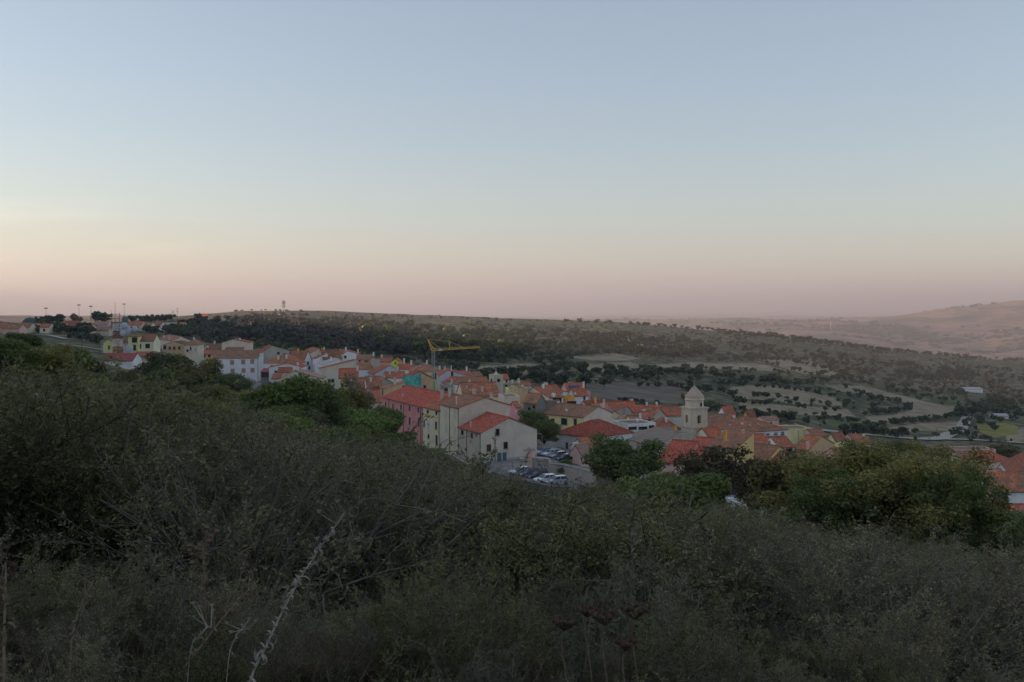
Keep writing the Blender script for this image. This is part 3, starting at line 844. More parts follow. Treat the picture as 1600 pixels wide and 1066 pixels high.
H('yel', 'pale yellow house with a plain red roof beside the tall grey house', 526, 529.3, 559, 591, 304, 8, 'gx', 2.6, 'yellow', 'red', [('F',541.5,595,.8,1.4,'brown'),('F',549,594,1.1,1.0,'hole'),('F',535,602,.7,1.1,'brown')], [(.97,.4,'white',1.4)], L=7.5)
H('porch', 'small red lean-to roof against the pale yellow house', None, 541, 551, 600, 298, 12, 'shb', .9, 'yellow', 'red', (), [(.9,.6,'white',.9)], L=3)
H('gtall', 'tall blind grey house whose roof rises to the right', 498, 501.5, 556, 576, 335, 24, 'shr', 2.6, 'grey', 'red', [('F',514.5,595.5,.9,1.1,'hole'),('F',519.8,595,.9,1.1,'hole'),('F',516,603.5,2.2,.5,'hole')], ())
H('wroof', 'low house with a pale sheet metal roof behind the tall grey house', 497, 506, 531, 570, 352, 24, 'shr', 1.7, 'white', 'sheet', (), [(.6,.4,'white',1.4)])
H('hipw', 'white house under a broad red hip roof right of the long white house', None, 412, 473, 568, 368, 5, 'hip', 2.9, 'white', 'orange', [('F',425,573.5,.8,1.1,'brown'),('F',433,573.5,.8,1.1,'brown')], [(.55,.25,'white',1.3),(.35,.2,'white',1.1)], L=13, ant=1)
H('pale', 'pale blue white gable house below the broad red hip roof', None, 420.5, 471, 574.5, 345, 2, 'gy', 1.5, 'white', 'dred', [('F',431.6,581,1.1,.6,'dark'),('F',431.2,585,.6,.6,'dark')], [(.85,.2,'white',.9)], L=10, kr=.58)
H('tang', 'low tan gable house with a pinkish roof above the dark tree', None, 437, 500, 592, 318, 0, 'gy', 2.5, 'beige', 'pink', [('F',468.6,585.5,.9,.8,'hole')], [(.4,.3,'cream',1.4)], L=9, kr=.36)
H('lean', 'red lean-to roof left of the low tan gable house', None, 424, 438, 592, 325, 5, 'shb', 1.2, 'white', 'red', (), (), L=5)
H('redmid', 'short red roof peeping over the low tan gable house', None, 434, 455, 582, 335, 8, 'gx', 1.5, 'beige', 'red', (), (), L=6)
H('garage', 'low garage with brown front right of the long white house', None, 407.5, 420.5, 581.5, 362, 4, 'shb', .8, 'dark', 'sheetred', [('F',414,586,2.6,1.8,'brown')], (), L=6)
H('white', 'long white two storey house with rose shutters and a brown roof', None, 332, 404, 560, 395, 6, 'gx', 2.9, 'white', 'brown',
  [('F',140 + x / 5.714, 480 + y / 5.714, 1.5, 1.8, 'rose') for x, y in ((1150,500),(1272,495),(1372,490),(1452,487),(1277,570),(1375,567),(1455,563))], (), L=10, pipes=[('F',403,570),('F',333,570)])
# left cluster
H('ygab', 'small yellow gable house beside the red and white mast', None, 161.5, 178, 536, 385, -6, 'gy', 1.4, 'yellow', 'brown', [('F',170.3,543,.6,1.4,'brown')], (), L=13)
H('yr', 'cream house with a brown red roof right of the satellite dishes', None, 216, 240, 533.5, 388, 4, 'gx', 2.4, 'cream', 'brown', [('F',218.2,541.5,1.1,1.7,'brown'),('F',230.7,540.8,1.6,1.7,'dark')], (), L=9)
H('ytow', 'cream stair tower with a small flat roof above the satellite dishes', None, 200, 216.4, 526.5, 386, 4, 'hip', .5, 'yellow', 'brown', [('F',210.3,531.5,1.9,2.0,'dark'),('F',210.5,543.5,1.0,2.2,'door')], (), L=6)
H('ymid', 'brown roofed wing between the yellow gable and the stair tower', None, 186, 201, 536, 387, 4, 'gx', 2.0, 'beige', 'brown', (), (), L=9)
H('shed', 'long shed with a dark pink red sheet roof and white wall', None, 162, 207.5, 563.5, 342, -2, 'gx', 2.3, 'white', 'sheetred', (), (), L=8)
H('shed2', 'red roof half hidden by the treetops right of the long pink red shed', None, 208, 240, 557, 350, 0, 'gx', 1.4, 'beige', 'red', (), (), L=7)
H('otan', 'orange tan house with three brown windows and one blue window', None, 255.5, 289, 539, 408, 4, 'gy', 1.3, 'tan', 'brown', [('F',257.5,543,1.2,1.6,'dark'),('F',265.3,544.2,.9,1.3,'brown'),('F',272.3,544.2,.9,1.3,'brown'),('F',280.2,544,.9,1.3,'brown')], (), L=12)
H('obei', 'beige block with a brown red hip roof joined to the orange tan house', None, 288.5, 310, 540, 402, 6, 'hip', 2.2, 'beige', 'brown', [('F',298,545,.5,1.3,'dark'),('F',293,548,.8,.9,'dark'),('R',305,546,1.0,1.2,'dark')], [(.5,.4,'white',.8)], L=11)
H('oback', 'beige gable with a long orange roof catching the sun, highest in the left cluster', 248, 268, 299, 533, 428, 30, 'gy', 1.8, 'beige', 'orange', (), [(.1,.3,'white',1.0),(.15,.8,'white',1.0)])
H('osun', 'small sunlit yellow orange gable house left of the beige gable', None, 318, 331, 544, 440, -12, 'gy', 1.5, 'yellow', 'orange', [('F',323,545.5,.7,1.0,'brown')], (), L=12)
H('olow', 'low sunlit yellow house with brown shutters behind the long white house', None, 314, 335, 554, 418, 4, 'gx', 1.7, 'yellow', 'red', [('F',319.5,556,.8,1.2,'brown'),('F',327,556,1.0,1.2,'brown')], (), L=8)
H('bgab', 'wide plain beige gable house behind the long white house', None, 346.5, 391, 536, 425, 9, 'gy', 1.5, 'beige', 'dred', (), [(.6,.3,'white',.9)], L=12, kr=.4)
H('bmau', 'mauve roofed house between the sunlit gable and the beige gable', None, 326, 346, 546, 432, 5, 'gx', 2.2, 'rose', 'brown', (), [(.3,.5,'white',1.2)], L=9)
H('blow', 'low brown roof in front of the wide beige gable', None, 350, 378, 549, 410, 6, 'shb', 1.3, 'rose', 'brown', (), (), L=6)
# upper middle
H('ggab', 'grey gable with short red roof behind the broad red hip roof', 407, 412.7, 452, 549, 402, 26, 'gy', 2.2, 'old', 'red', [('F',435,552,1.0,.9,'hole'),('F',445,554,1.2,.8,'hole')], (), kr=.32)
H('gw', 'white cottage end with round plaque at the right end of the long white house', None, 400, 411, 551, 400, 6, 'gx', 1.2, 'white', 'red', [('F',403,552,.8,.8,'dark')], (), L=8)
H('shouse', 'red roofed house with a white sloping parapet beside the broad hip roof', 452, 476, 487, 562, 376, 50, 'gy', 3.2, 'white', 'brown', [('F',481,568,.8,1.1,'brown'),('F',483,575,.8,1.1,'hole')], [(.4,.6,'orange',1.2)])
H('tgab', 'plain grey gable with a red roof rising to its right edge', 471, 483, 499, 553, 402, 26, 'shr', 2.0, 'grey', 'red', (), ())
H('ored', 'red roof with a sunlit orange chimney on the village skyline', None, 499, 515, 556, 405, 12, 'gx', 1.8, 'cream', 'orange', (), [(.3,.7,'orange',1.8),(.5,.7,'white',2.0)], L=8)
H('bwal', 'pale blue side wall in the gap behind the tall grey house', 488, 492.5, 512, 561, 372, 24, 'shr', 2.0, 'blue', 'red', (), ())
H('vred', 'brown red roof sloping to the viewer behind the pale sheet roof', None, 505, 534, 562, 372, 24, 'gx', 3.4, 'beige', 'orange', [('F',527.5,562.5,.8,1.2,'hole')], [(.2,.2,'white',.9)], L=10)
H('vsun', 'house with sunlit ridge beside the pale blue gable', None, 521, 540, 553, 395, 14, 'gx', 1.6, 'yellow', 'orange', (), (), L=7)
H('bgw', 'pale blue white gable on the back edge of the village', None, 536, 561, 553.5, 388, 10, 'gy', 1.2, 'blue', 'red', [('F',539.5,558,.8,1.0,'hole')], [(.18,.3,'white',1.8),(.95,.5,'cream',1.5)], L=10, kr=.3)
H('pinkw', 'pink walled house with maroon corner posts and a red roof', None, 557, 584.5, 562.5, 365, 8, 'gx', 1.6, 'pink', 'brown', [('F',571.5,566.5,.9,1.4,'brown'),('F',562,566,.5,2.0,'brown'),('F',574.5,567,.4,2.0,'brown')], [(.97,.4,'white',1.2)], L=8)
H('orlow', 'orange lean-to roof and white wall below the pink walled house', None, 557.5, 582, 578, 350, 14, 'shb', 2.0, 'white', 'orange', (), (), L=7)
H('cube', 'bare grey concrete block house with a flat top', 583, 584, 594, 564, 352, 18, 'flat', 0, 'old', 'red', (), (), L=6)
H('rback', 'long low red roof on the back edge beside the acid green house', None, 592, 613, 566, 405, 6, 'gx', 1.6, 'rose', 'red', (), [(.2,.5,'cream',1.2)], L=7)
H('acid', 'small bright acid green gable house on the back edge of the village', None, 611, 624.5, 566.5, 402, 0, 'gy', 1.4, 'acid', 'red', [('F',618,567.5,.6,.8,'brown')], (), L=9)
H('zlong', 'mauve gable with a long red left roof in the middle of the village', 575, 586, 629, 584, 336, 27, 'gy', 2.6, 'mauve', 'red', (), [(.62,.1,'grey',1.0)], kr=.55)
H('zgrey', 'dark grey gable with red verge left of the netted scaffold', 592, 598, 617, 590, 300, 22, 'shl', 2.0, 'old', 'red', (), [(.05,.3,'grey',1.2)])
H('zsm', 'row of short red roofs and white chimney walls left of the teal net', None, 602, 634, 590.5, 318, 12, 'gx', 1.5, 'white', 'red', (), [(.25,.3,'dark' if False else 'grey',1.0),(.6,.5,'grey',1.2)], L=7)
H('af', 'pale house with a white sloping roof and tall white chimney on the back edge', None, 624, 648, 577.5, 372, 14, 'gx', 1.8, 'white', 'red', (), [(.4,.5,'white',2.0),(.85,.4,'white',1.6)], L=8)
H('limeh', 'lime yellow house with a broad red hip roof behind the crane mast', None, 640, 691, 582, 350, 8, 'hip', 2.8, 'lime', 'orange', [('F',679.5,588,1.0,2.2,'brown'),('F',662,586,.9,1.2,'brown')], [(.55,.45,'white',1.3),(.95,.5,'white',1.4)], L=11, ant=1)
net = H('net', 'tan gable house under construction with teal scaffold netting', 628, 633, 676, 592, 285, 10, 'gy', 1.9, 'tan', 'dred', [('F',663.7,604.5,.6,.8,'hole')], (), kr=.52, L=10)
H('bgab2', 'blue grey gable with two white chimneys right of the crane', None, 687, 733, 588, 332, 8, 'gy', 2.0, 'mauve', 'red', [('F',706.5,586.5,.7,2.2,'hole')], [(.2,.3,'pot',1.6),(.42,.3,'pot',1.6)], L=11, kr=.26)
H('bg3', 'pale pink cream house with white chimney at the edge of the field', None, 715, 736, 587, 352, 8, 'gx', 1.3, 'white', 'red', [('F',718,589,.9,.8,'hole')], [(.75,.5,'white',1.4)], L=8)
H('bg4', 'rose walled house with cream gable beside the round dark bush', 731, 742, 754, 587.5, 356, 40, 'gx', 1.3, 'rose', 'brown', (), ())
H('lav', 'lavender walled house with a red lean-to roof right of the crane', 691, 696.5, 713, 598, 312, 24, 'shr', 1.7, 'mauve', 'red', (), ())
H('unf', 'unfinished concrete house with a teal patch below the lavender house', None, 692, 711, 604, 292, 12, 'flat', 0, 'old', 'red', [('F',703,613,.9,1.6,'hole'),('F',697,609,1.0,1.0,'hole')], [(.75,.1,'grey',2.0)], L=7)
H('wsl', 'white side wall sloping down to the right in the middle of the village', None, 711, 736, 601, 290, 16, 'shl', 1.3, 'white', 'orange', [('F',721.5,613,.7,2.2,'hole')], (), L=8)
H('aj1', 'wide orange roof in the middle of the village, farther of the pair', None, 706, 764, 605.5, 308, 9, 'gx', 2.6, 'rose', 'orange', (), [(.5,.2,'white',.8)], L=12, ant=1)
H('aj2', 'wide orange roof right behind the tall cream house, nearer of the pair', None, 724, 781, 619.5, 268, 12, 'gx', 3.1, 'cream', 'orange', (), [(.15,.3,'pot',.7),(.55,.15,'box',1.4)], L=12)
tw = H('stower', 'squat square stone belfry with round openings on the left of the flat roofs', 764, 771.6, 786, 588, 304, 24, 'flat', 0, 'stone', 'red', [], (), cat='tower', name='small_belfry')
H('scream', 'tiny cream house with red roof right of the squat belfry', None, 786, 795, 593, 312, 12, 'gx', 1.2, 'cream', 'red', [('F',791.5,595,.5,1.2,'hole')], (), L=5)
H('am1', 'grey flat roofed block with small openings right of the squat belfry', 783, 786, 826, 601, 312, 10, 'flat', 0, 'old', 'red', [('F',791,604.5,.8,1.2,'hole'),('F',806,604,1.0,1.0,'hole')], [(.45,.4,'cream',1.0),(.7,.4,'cream',1.4)], L=10)
H('amr', 'little red roofed dormer house at the right end of the grey flat roofs', None, 819, 829, 603.5, 308, 10, 'gx', 1.1, 'beige', 'red', [('F',825,606,.6,1.0,'hole')], (), L=5)
H('am2', 'small flat yellow block left of the tan blind wall', 792, 795, 809, 609.5, 286, 10, 'flat', 0, 'yellow', 'red', [('F',799,618,.5,.8,'brown')], (), L=6)
H('am3', 'tall tan blind wall in the middle of the village', None, 809, 824.5, 608.5, 283, 12, 'flat', 0, 'tan', 'red', (), (), L=9)
H('amlav', 'narrow lavender wall beside the tan blind wall', None, 824, 833, 609, 288, 10, 'flat', 0, 'mauve', 'red', (), (), L=6)
H('am4', 'pale green grey flat roofed block behind the blind grey side wall', 785, 788, 812, 621.5, 256, 12, 'flat', 0, 'beige', 'red', (), (), L=8)
H('amp', 'pink wall sliver with red roof behind the large grey house', None, 806, 813, 637, 246, 14, 'gx', 1.0, 'pink', 'red', [('F',807.5,645,.6,1.0,'white')], (), L=6)
H('an', 'cream gable with a red roof running back to the right', 817, 858.5, 880, 622, 282, 52, 'gx', 2.6, 'cream', 'red', (), [(.5,.5,'white',1.2)], kr=.6)
H('an2', 'garage like pale green house with a satellite dish under a red roof', None, 859, 878, 622, 283, 20, 'shb', 1.5, 'lime', 'red', [('F',865.5,627,2.6,1.8,'hole'),('F',873.5,627,1.5,2.0,'hole')], (), L=6, dishes=[(.3,-.03,.7)])
H('ao', 'small house with dark stone front and short red roof in the middle of the village', 818, 838, 853, 630, 264, 44, 'gy', 2.2, 'dark', 'orange', [('L',834.5,636,1.0,.8,'hole'),('L',827,639,1.2,.8,'hole')], ())
H('ap1', 'red roof sloping to the viewer above the old brown roof', None, 845, 886, 635.5, 285, 12, 'gx', 2.4, 'rose', 'orange', (), (), L=10)
H('ap2', 'old brown lichened roof behind the yellow balcony house', None, 838, 882, 646, 264, 12, 'gx', 2.6, 'stone', 'old', (), [(.9,.3,'white',1.0)], L=11)
bal = H('balc', 'yellow house with white window surrounds and an iron balcony', 850, 912.6, 957, 652.5, 255, 50, 'gy', 2.2, 'yellow', 'brown',
  [('L',864,661,1.1,2.3,'trim'),('L',881.5,659,1.9,1.7,'dark'),('L',899,659.5,1.0,1.7,'trim'),('L',865.5,677,1.0,1.7,'trim')], [(.85,.15,'box',1.8)], dishes=[(.1,.5,.35)], fw='grey')
H('big', 'low white building with a wide dark red hip roof above the parked cars', 871, 922.5, 988, 685, 226, 40, 'hip', 3.0, 'white', 'dred', [('L',886,697,.8,1.6,'green'),('L',898.3,695,1.6,1.5,'green')], ())
H('as1', 'small rose gable house with patched tile roof beside the walnut tree', 889, 909, 925, 712, 201, 50, 'gx', 1.9, 'rose', 'patch', [('L',893,716,.5,.6,'hole')], [(.35,.85,'white',1.6)])
H('as2', 'short orange roof between the dark red hip roof and the walnut tree', None, 913, 945, 702, 212, 25, 'gx', 1.8, 'white', 'orange', (), (), L=6)
H('au1', 'white flat fronted house with sloping parapet below the dark trees', None, 850, 889, 607, 332, 14, 'shl', 1.6, 'white', 'red', [('F',862,611,.6,.9,'hole')], [(.2,.3,'white',1.8),(.12,.3,'cream',1.8)], L=9)
H('au0', 'red gable roof with dark verge left of the white sloping parapet', 835, 850, 878, 617, 306, 52, 'gx', 2.2, 'cream', 'red', (), [(.3,.4,'box',1.6)], kr=.55)
sol = H('solar', 'red roofed house with blue solar panels at the back of the village', None, 887, 915, 612.5, 338, 12, 'gx', 2.6, 'rose', 'red', (), [(.42,.9,'white',2.0),(.97,.2,'white',2.0)], L=9)
H('au3', 'white gable house with one dark window below the solar panels', 887.5, 897.5, 919, 618.5, 312, 28, 'gx', 1.9, 'white', 'red', [('F',913,622,.8,1.7,'green'),('L',893,622,1.2,1.0,'hole')], (), dishes=[(.05,-.05,.4)])
H('au4', 'orange walled terrace with a dark garage left of the white gable house', None, 887, 898, 622, 308, 14, 'flat', 0, 'orange', 'red', [('F',893,632,3.0,2.0,'hole')], (), L=5)
H('aupk', 'narrow pink wall at the right edge of the white gable house', None, 918.5, 922.5, 614, 318, 14, 'flat', 0, 'pink', 'red', (), (), L=6)
H('av', 'red roof with orange chimney and cream gable in the middle of the village', 903, 921, 945, 640.5, 302, 40, 'gx', 2.4, 'cream', 'red', [('L',914,641,.6,.6,'hole')], [(.6,.3,'orange',2.0),(.1,.9,'pot',2.0),(.75,.9,'white',1.5)])
H('aw', 'old pinkish roof with a tall rose chimney behind the yellow balcony house', None, 932, 957, 646, 288, 14, 'gx', 2.0, 'rose', 'pink', (), [(.65,.3,'box',2.4)], L=9)
H('ax1', 'long red roof with a grey gable in front on the back edge of the village', None, 951, 997, 645, 322, 8, 'gx', 2.9, 'beige', 'red', (), [(.1,.8,'white',1.2),(.97,.6,'white',1.2)], L=11)
H('ax1b', 'grey blind gable in front of the long red roof', None, 958, 987, 644, 316, 14, 'gy', 1.6, 'old', 'red', (), (), L=6, kr=.75)
H('ax2', 'red roof ending in a dark grey gable left of the bell tower', 995, 1020, 1040, 653, 302, 50, 'gy', 2.6, 'old', 'orange', (), [(.1,.3,'white',.9),(.2,.7,'white',1.0)])
H('ax3', 'red roof above a grey rendered wall just left of the bell tower', None, 1038, 1069, 650, 312, 10, 'gx', 2.2, 'grey', 'red', [('F',1057,655,2.0,.5,'white')], (), L=9)
H('ax4', 'deep red roof on the back edge between the grey gables', None, 1000, 1040, 646, 336, 8, 'gx', 2.2, 'rose', 'red', (), [(.4,.5,'white',1.0),(.8,.5,'white',1.0)], L=9)
H('ay', 'orange walled house with tan roof left of the white terrace house', 957.5, 965.5, 985.5, 660, 282, 30, 'gy', 1.8, 'orange', 'pink', (), (), kr=.7)
H('ayb', 'cream gables with dark verges right of the grey blind wall', None, 953.5, 969, 650, 296, 14, 'gy', 1.5, 'cream', 'pink', (), [(.1,.4,'box',1.0)], L=8, kr=.3)
H('ayc', 'yellow roofless end wall below the orange walled house', None, 957.5, 972, 667, 274, 12, 'shl', 1.6, 'ochre', 'pink', (), (), L=6)
ter = H('terr', 'white house with an open roof terrace and satellite dish', 976, 981.5, 1024, 664.5, 264, 22, 'flat', 0, 'white', 'red', [('F',988.5,669.5,2.4,.8,'hole'),('F',1004.5,669.3,2.6,.8,'hole'),('F',1018,667.5,1.6,.9,'hole')], (), L=9, dishes=[(.55,.35,.55)])
H('terr2', 'low red roof behind the white terrace house', None, 988, 1006, 661, 276, 14, 'gx', 1.6, 'white', 'orange', (), [(.9,.3,'white',1.2)], L=6)
H('terr3', 'yellow ochre sliver with red roof behind the white terrace house', None, 1000, 1022, 655, 288, 14, 'gx', 1.6, 'ochre', 'red', [('F',1014.5,655.5,.7,1.4,'hole')], (), L=6)
H('ba', 'dark red hip roof between the terrace house and the bell tower', None, 1026, 1063, 673, 272, 14, 'hip', 2.8, 'rose', 'red', [('F',1050,677,.7,1.0,'hole')], [(.55,.3,'white',1.2),(.8,.4,'box',1.0)], L=8)
H('bab', 'ruined patch of rose brick wall below the dark red hip roof', None, 1031, 1060, 676.5, 262, 14, 'shb', .8, 'rose', 'patch', (), [(.95,.3,'orange',1.2)], L=4)
nave = H('nave', 'old grey church nave with a patched lichened tile roof', None, 1022.5, 1057.5, 700.5, 226, 69, 'gx', 1.5, 'old', 'patch', [('L',1014,712,1.2,2.4,'door')], (), L=10.5, cat='church', name='church_nave', gut=False, over=.2)
H('bd1', 'dark red roof over a rose wall in front of the church', 1023.6, 1064, None, 725, 205, 60, 'gy', 3.2, 'rose', 'dred', [('L',1033.5,722.5,.5,1.0,'brown'),('L',1045,725,.3,.4,'dark')], (), W=13, kr=.8)
H('bd2', 'dark red roof over a cream wall left of the tall yellow house', 1065, 1106, None, 713, 209, 62, 'gy', 2.3, 'cream', 'dred', [('L',1067.5,714,.8,1.2,'dark')], (), W=13, kr=.8)
H('be', 'tall three storey yellow house with an orange chimney near the church', 1105, 1151, 1178, 701.5, 205, 60, 'shr', 1.9, 'ochre', 'brown', [('L',1110,702.5,.7,.9,'brown'),('L',1109.6,736,.7,1.4,'brown'),('L',1135.7,737,1.6,3.4,'hole'),('L',1123,720,.8,1.3,'brown'),('L',1140,718,.8,1.3,'brown')], [(.35,.6,'orange',2.2),(.85,.3,'box',.9)])
inst = H('inst', 'long institutional building with a broad orange hip roof and barred windows', 1100, 1155, 1230, 677, 290, 25, 'hip', 3.4, 'white', 'orange', [('F',1181,684,.9,1.9,'brown'),('F',1191,683,.9,1.9,'brown'),('F',1199.7,682.3,.9,1.9,'brown'),('F',1212,682,1.0,2.2,'brown'),('F',1222.7,681,1.0,2.2,'brown')], [(.25,.25,'white',.5)])
H('instb', 'red roof patch between the bell tower and the broad orange hip roof', None, 1107, 1132, 684, 262, 14, 'gx', 1.9, 'cream', 'red', (), (), L=8)
H('insta', 'brown red roof wing behind the broad orange hip roof', None, 1108, 1150, 662, 318, 12, 'gx', 2.3, 'rose', 'brown', (), (), L=9)
H('bg', 'small white house with red roof on the far side of the orange hip roof', 1121, 1134, 1149.5, 648.5, 348, 42, 'gx', 2.6, 'white', 'red', [('F',1139.5,651.5,.8,1.8,'hole')], [(.9,.9,'white',1.0)])
H('bh', 'small bright orange house with red roof on the far side of the orange hip roof', 1160, 1170, 1182, 653, 348, 42, 'gx', 2.5, 'orange', 'brown', [('F',1172.5,653.5,.8,1.2,'hole')], [(.9,.9,'orange',.8)])
H('bi', 'low rose grey farm building with small hole in its wall', None, 1194, 1217, 657, 352, 6, 'gx', 1.0, 'rose', 'pink', [('F',1205,661,.6,.6,'hole')], (), L=7)
H('bj', 'pale yellow hall with dark downpipes right of the orange hip roof', None, 1231, 1268, 672, 330, 9, 'flat', 0, 'yellow', 'red', (), (), L=10, pipes=[('F',1247,680),('F',1266.5,680)])
H('bjr', 'red roof right of the pale yellow hall', None, 1270, 1292, 682, 325, 10, 'gx', 1.7, 'rose', 'brown', (), (), L=8)
H('bk', 'pink gable house right of the tall yellow house', None, 1198, 1222, 696, 246, 18, 'gy', 1.6, 'pink', 'red', (), (), L=9, kr=.4)
H('bk2', 'red roof between the tall yellow house and the pink gable', None, 1177, 1207, 699, 252, 16, 'gx', 2.5, 'ochre', 'red', (), (), L=10)
H('bk3', 'red roof with a pale skylight right of the pink gable', None, 1217, 1241, 699, 242, 14, 'gx', 1.9, 'white', 'red', [('F',1233,703.5,1.6,.9,'hole')], (), L=8)
H('bl', 'brown roof and olive gable below the pink gable', 1160, 1198, 1236, 720, 216, 50, 'gy', 2.4, 'ochre', 'brown', (), ())
H('bm', 'dark red roof with two round topped rose chimneys behind the branches', 1198, 1226, 1246, 736, 187, 45, 'hip', 3.2, 'rose', 'dred', (), [(.12,.2,'box',2.2),(.6,.1,'box',1.6)])
H('bn', 'orange roof with tan side wall above the big oak', 1240, 1264, 1303, 704, 242, 50, 'gy', 2.6, 'tan', 'orange', (), [(.02,.1,'box',1.8)])
H('bo1', 'orange roof with a small yellow gable above the big oak', 1291, 1305, 1322, 689, 300, 44, 'gx', 2.0, 'yellow', 'orange', (), ())
H('bo2', 'orange roof farther right above the big oak', None, 1335, 1361, 692, 312, 10, 'gx', 2.0, 'rose', 'orange', (), [(.8,.3,'white',1.0)], L=8)
H('bo3', 'mauve red roof glimpsed through the left of the big oak', None, 1315, 1345, 720, 235, 14, 'gx', 2.2, 'rose', 'red', (), (), L=9)
# behind and below the big oak
H('q1', 'white flat building showing under the left boughs of the big oak', None, 1176, 1250, 798, 142, 16, 'flat', 0, 'white', 'red', (), (), L=8)
H('q2', 'red roof showing through the middle of the big oak', None, 1280, 1335, 800, 152, 16, 'gx', 3.2, 'rose', 'orange', (), (), L=10)
H('q3', 'pinkish wall with red roof showing through the right of the big oak', None, 1432, 1492, 806, 160, 16, 'gx', 2.8, 'rose', 'red', (), (), L=10)
H('q4', 'white wall house showing through the right edge of the big oak', None, 1425, 1465, 772, 190, 14, 'gx', 2.2, 'white', 'red', (), (), L=9)
H('q5', 'pink wall house hidden deep behind the big oak', None, 1255, 1275, 770, 178, 14, 'gx', 2.0, 'pink', 'red', (), (), L=8)
# right edge of the village
H('r1', 'house with a wide brown red roof and cream gable right of the big oak', None, 1504, 1553, 722.5, 286, 6, 'gx', 2.4, 'cream', 'brown', [('F',1525,726,.9,1.2,'hole')], [(.85,.3,'pot',1.0)], L=9)
H('r1b', 'long rose wall building behind the brown red roof at the right', None, 1492, 1556, 705, 312, 5, 'flat', 0, 'rose', 'red', (), (), L=8)
H('r1c', 'red hip roof at the right end of the long rose wall', None, 1549, 1578, 723, 280, 30, 'hip', 2.4, 'beige', 'red', (), (), L=9)
H('r1d', 'short red roof at the left end of the long rose wall', None, 1484, 1495, 711, 300, 8, 'gx', 1.4, 'white', 'red', (), (), L=6)
H('r2', 'white gable with a dark round opening and a red roof near the right edge', 1550, 1579, 1612, 743, 252, 50, 'gx', 2.8, 'white', 'red', [('L',1556,738.5,1.0,1.3,'hole')], ())
H('r3', 'small red roofs with a cream wall left of the white gable at the right', None, 1499, 1549, 741, 255, 8, 'gx', 1.9, 'white', 'red', [('F',1530,744,.8,1.0,'hole')], (), L=8)
H('r4', 'tan roof with a dark eave below the white gable at the right', None, 1533, 1581, 753, 232, 10, 'gx', 2.0, 'rose', 'pink', (), (), L=8)
H('r4b', 'old rose roof at the frame edge above the bright orange roof', None, 1578, 1625, 757, 228, 10, 'gx', 2.0, 'rose', 'brown', (), (), L=8)
H('r5', 'bright orange roof with a white eave band near the right edge', None, 1553, 1612, 769, 206, 8, 'gx', 2.9, 'white', 'orange', [('F',1570,776,1.2,1.4,'hole')], (), L=10)
H('r6', 'rose roof below the bright orange roof at the right', None, 1545, 1577, 790, 182, 10, 'gx', 2.0, 'rose', 'pink', (), (), L=8)
H('r7', 'lowest red roof half hidden by branches at the right edge', None, 1572, 1625, 822, 150, 8, 'gx', 2.2, 'rose', 'red', (), (), L=8)
# far houses on the rise at the left
FG = 'houses on the rise at the far left'
for i, (lab, b, c, yE, d, rf, ri, wl, tl, wn) in enumerate([
 ('long low orange roofed house left of the green dome', 3, 30, 514, 560, 'gx', 2.0, 'rose', 'orange', 0),
 ('grey walled house under the left foot of the green dome', 24, 46, 512, 575, 'gx', 2.2, 'beige', 'brown', 0),
 ('low red roofed house right of the green dome', 45, 58, 510, 570, 'gx', 1.4, 'beige', 'orange', 0),
 ('grey house with brown red roof right of the dark cypress', 82, 99, 511, 560, 'gx', 2.0, 'grey', 'red', 2),
 ('white house with red roof and a row of arches on the rise', 96, 120, 509.5, 580, 'gx', 2.6, 'white', 'red', 4),
 ('wide mauve grey house with a low roof left of the steel gantry', 144, 168, 508, 570, 'gx', 1.8, 'mauve', 'pink', 2),
 ('grey terrace house behind the top of the red and white mast', 166, 191, 508, 600, 'flat', 0, 'old', 'red', 3),
 ('grey house with a red roof right of the mast dishes', 199, 221, 508, 590, 'gx', 2.0, 'grey', 'red', 2),
 ('low brown house below the mauve grey house', 150, 170, 516, 500, 'gx', 1.6, 'stone', 'brown', 0),
 ('long low grey warehouse left of the sunlit house', 255, 275, 505, 700, 'flat', 0, 'grey', 'red', 0),
 ('low grey barn far right of the sunlit house', 343, 358, 494.5, 820, 'gx', 1.4, 'grey', 'pink', 0),
 ('small red roofed shed below the warehouse', 279, 288, 508, 690, 'gx', 1.6, 'white', 'orange', 0),
 ('tiny orange roofed house among the pines left of the floodlight pair', 104, 116, 513, 560, 'gx', 1.8, 'beige', 'orange', 1),
 ('tiny rose house below the round pines', 128, 142, 512.5, 560, 'gx', 1.8, 'rose', 'red', 1),
 ('tiny red roofed house between the mast and the warehouse, left one', 224, 236, 509, 600, 'gx', 1.8, 'cream', 'orange', 1),
 ('tiny pale house between the mast and the warehouse, right one', 240, 252, 508, 620, 'gx', 1.6, 'white', 'red', 1),
 ('tiny ochre house at the very left picture edge', -8, 6, 511, 560, 'gx', 1.8, 'ochre', 'red', 0),
 ('tiny red roofed house left of the white arcaded house', 62, 76, 512, 560, 'gx', 1.8, 'cream', 'red', 1),
 ('sunlit orange house of two storeys on the crest', 304, 321, 495, 780, 'gx', 2.4, 'tan', 'orange', 4)]):
    wn_ = [('F', b + (c - b) * (k + .6) / (wn + .2), yE + 4, .9, 1.2, 'dark') for k in range(wn)]
    d = hit((b + c) / 2, yE + (9 if d < 650 else 7), 300)[1]
    H('far%d' % i, lab, None, b, c, yE, d, -14 if i == 18 else 4, rf, ri, wl, tl, wn_, (), L=9, group=FG, gut=False)
DF = [hit(x, y, 450)[1] for x, y in ((1522, 614), (1564, 655), (1237, 668))]
H('farm', 'long pale farm shed on the valley floor at the far right', None, 1509, 1536, 608.5, DF[0], 4, 'gx', 1.2, 'white', 'sheet', (), (), L=12)
H('farm2', 'pale farm roof beside the valley road at the far right', None, 1552, 1576, 650, DF[1], -8, 'gx', 1.2, 'beige', 'sheet', (), (), L=9)
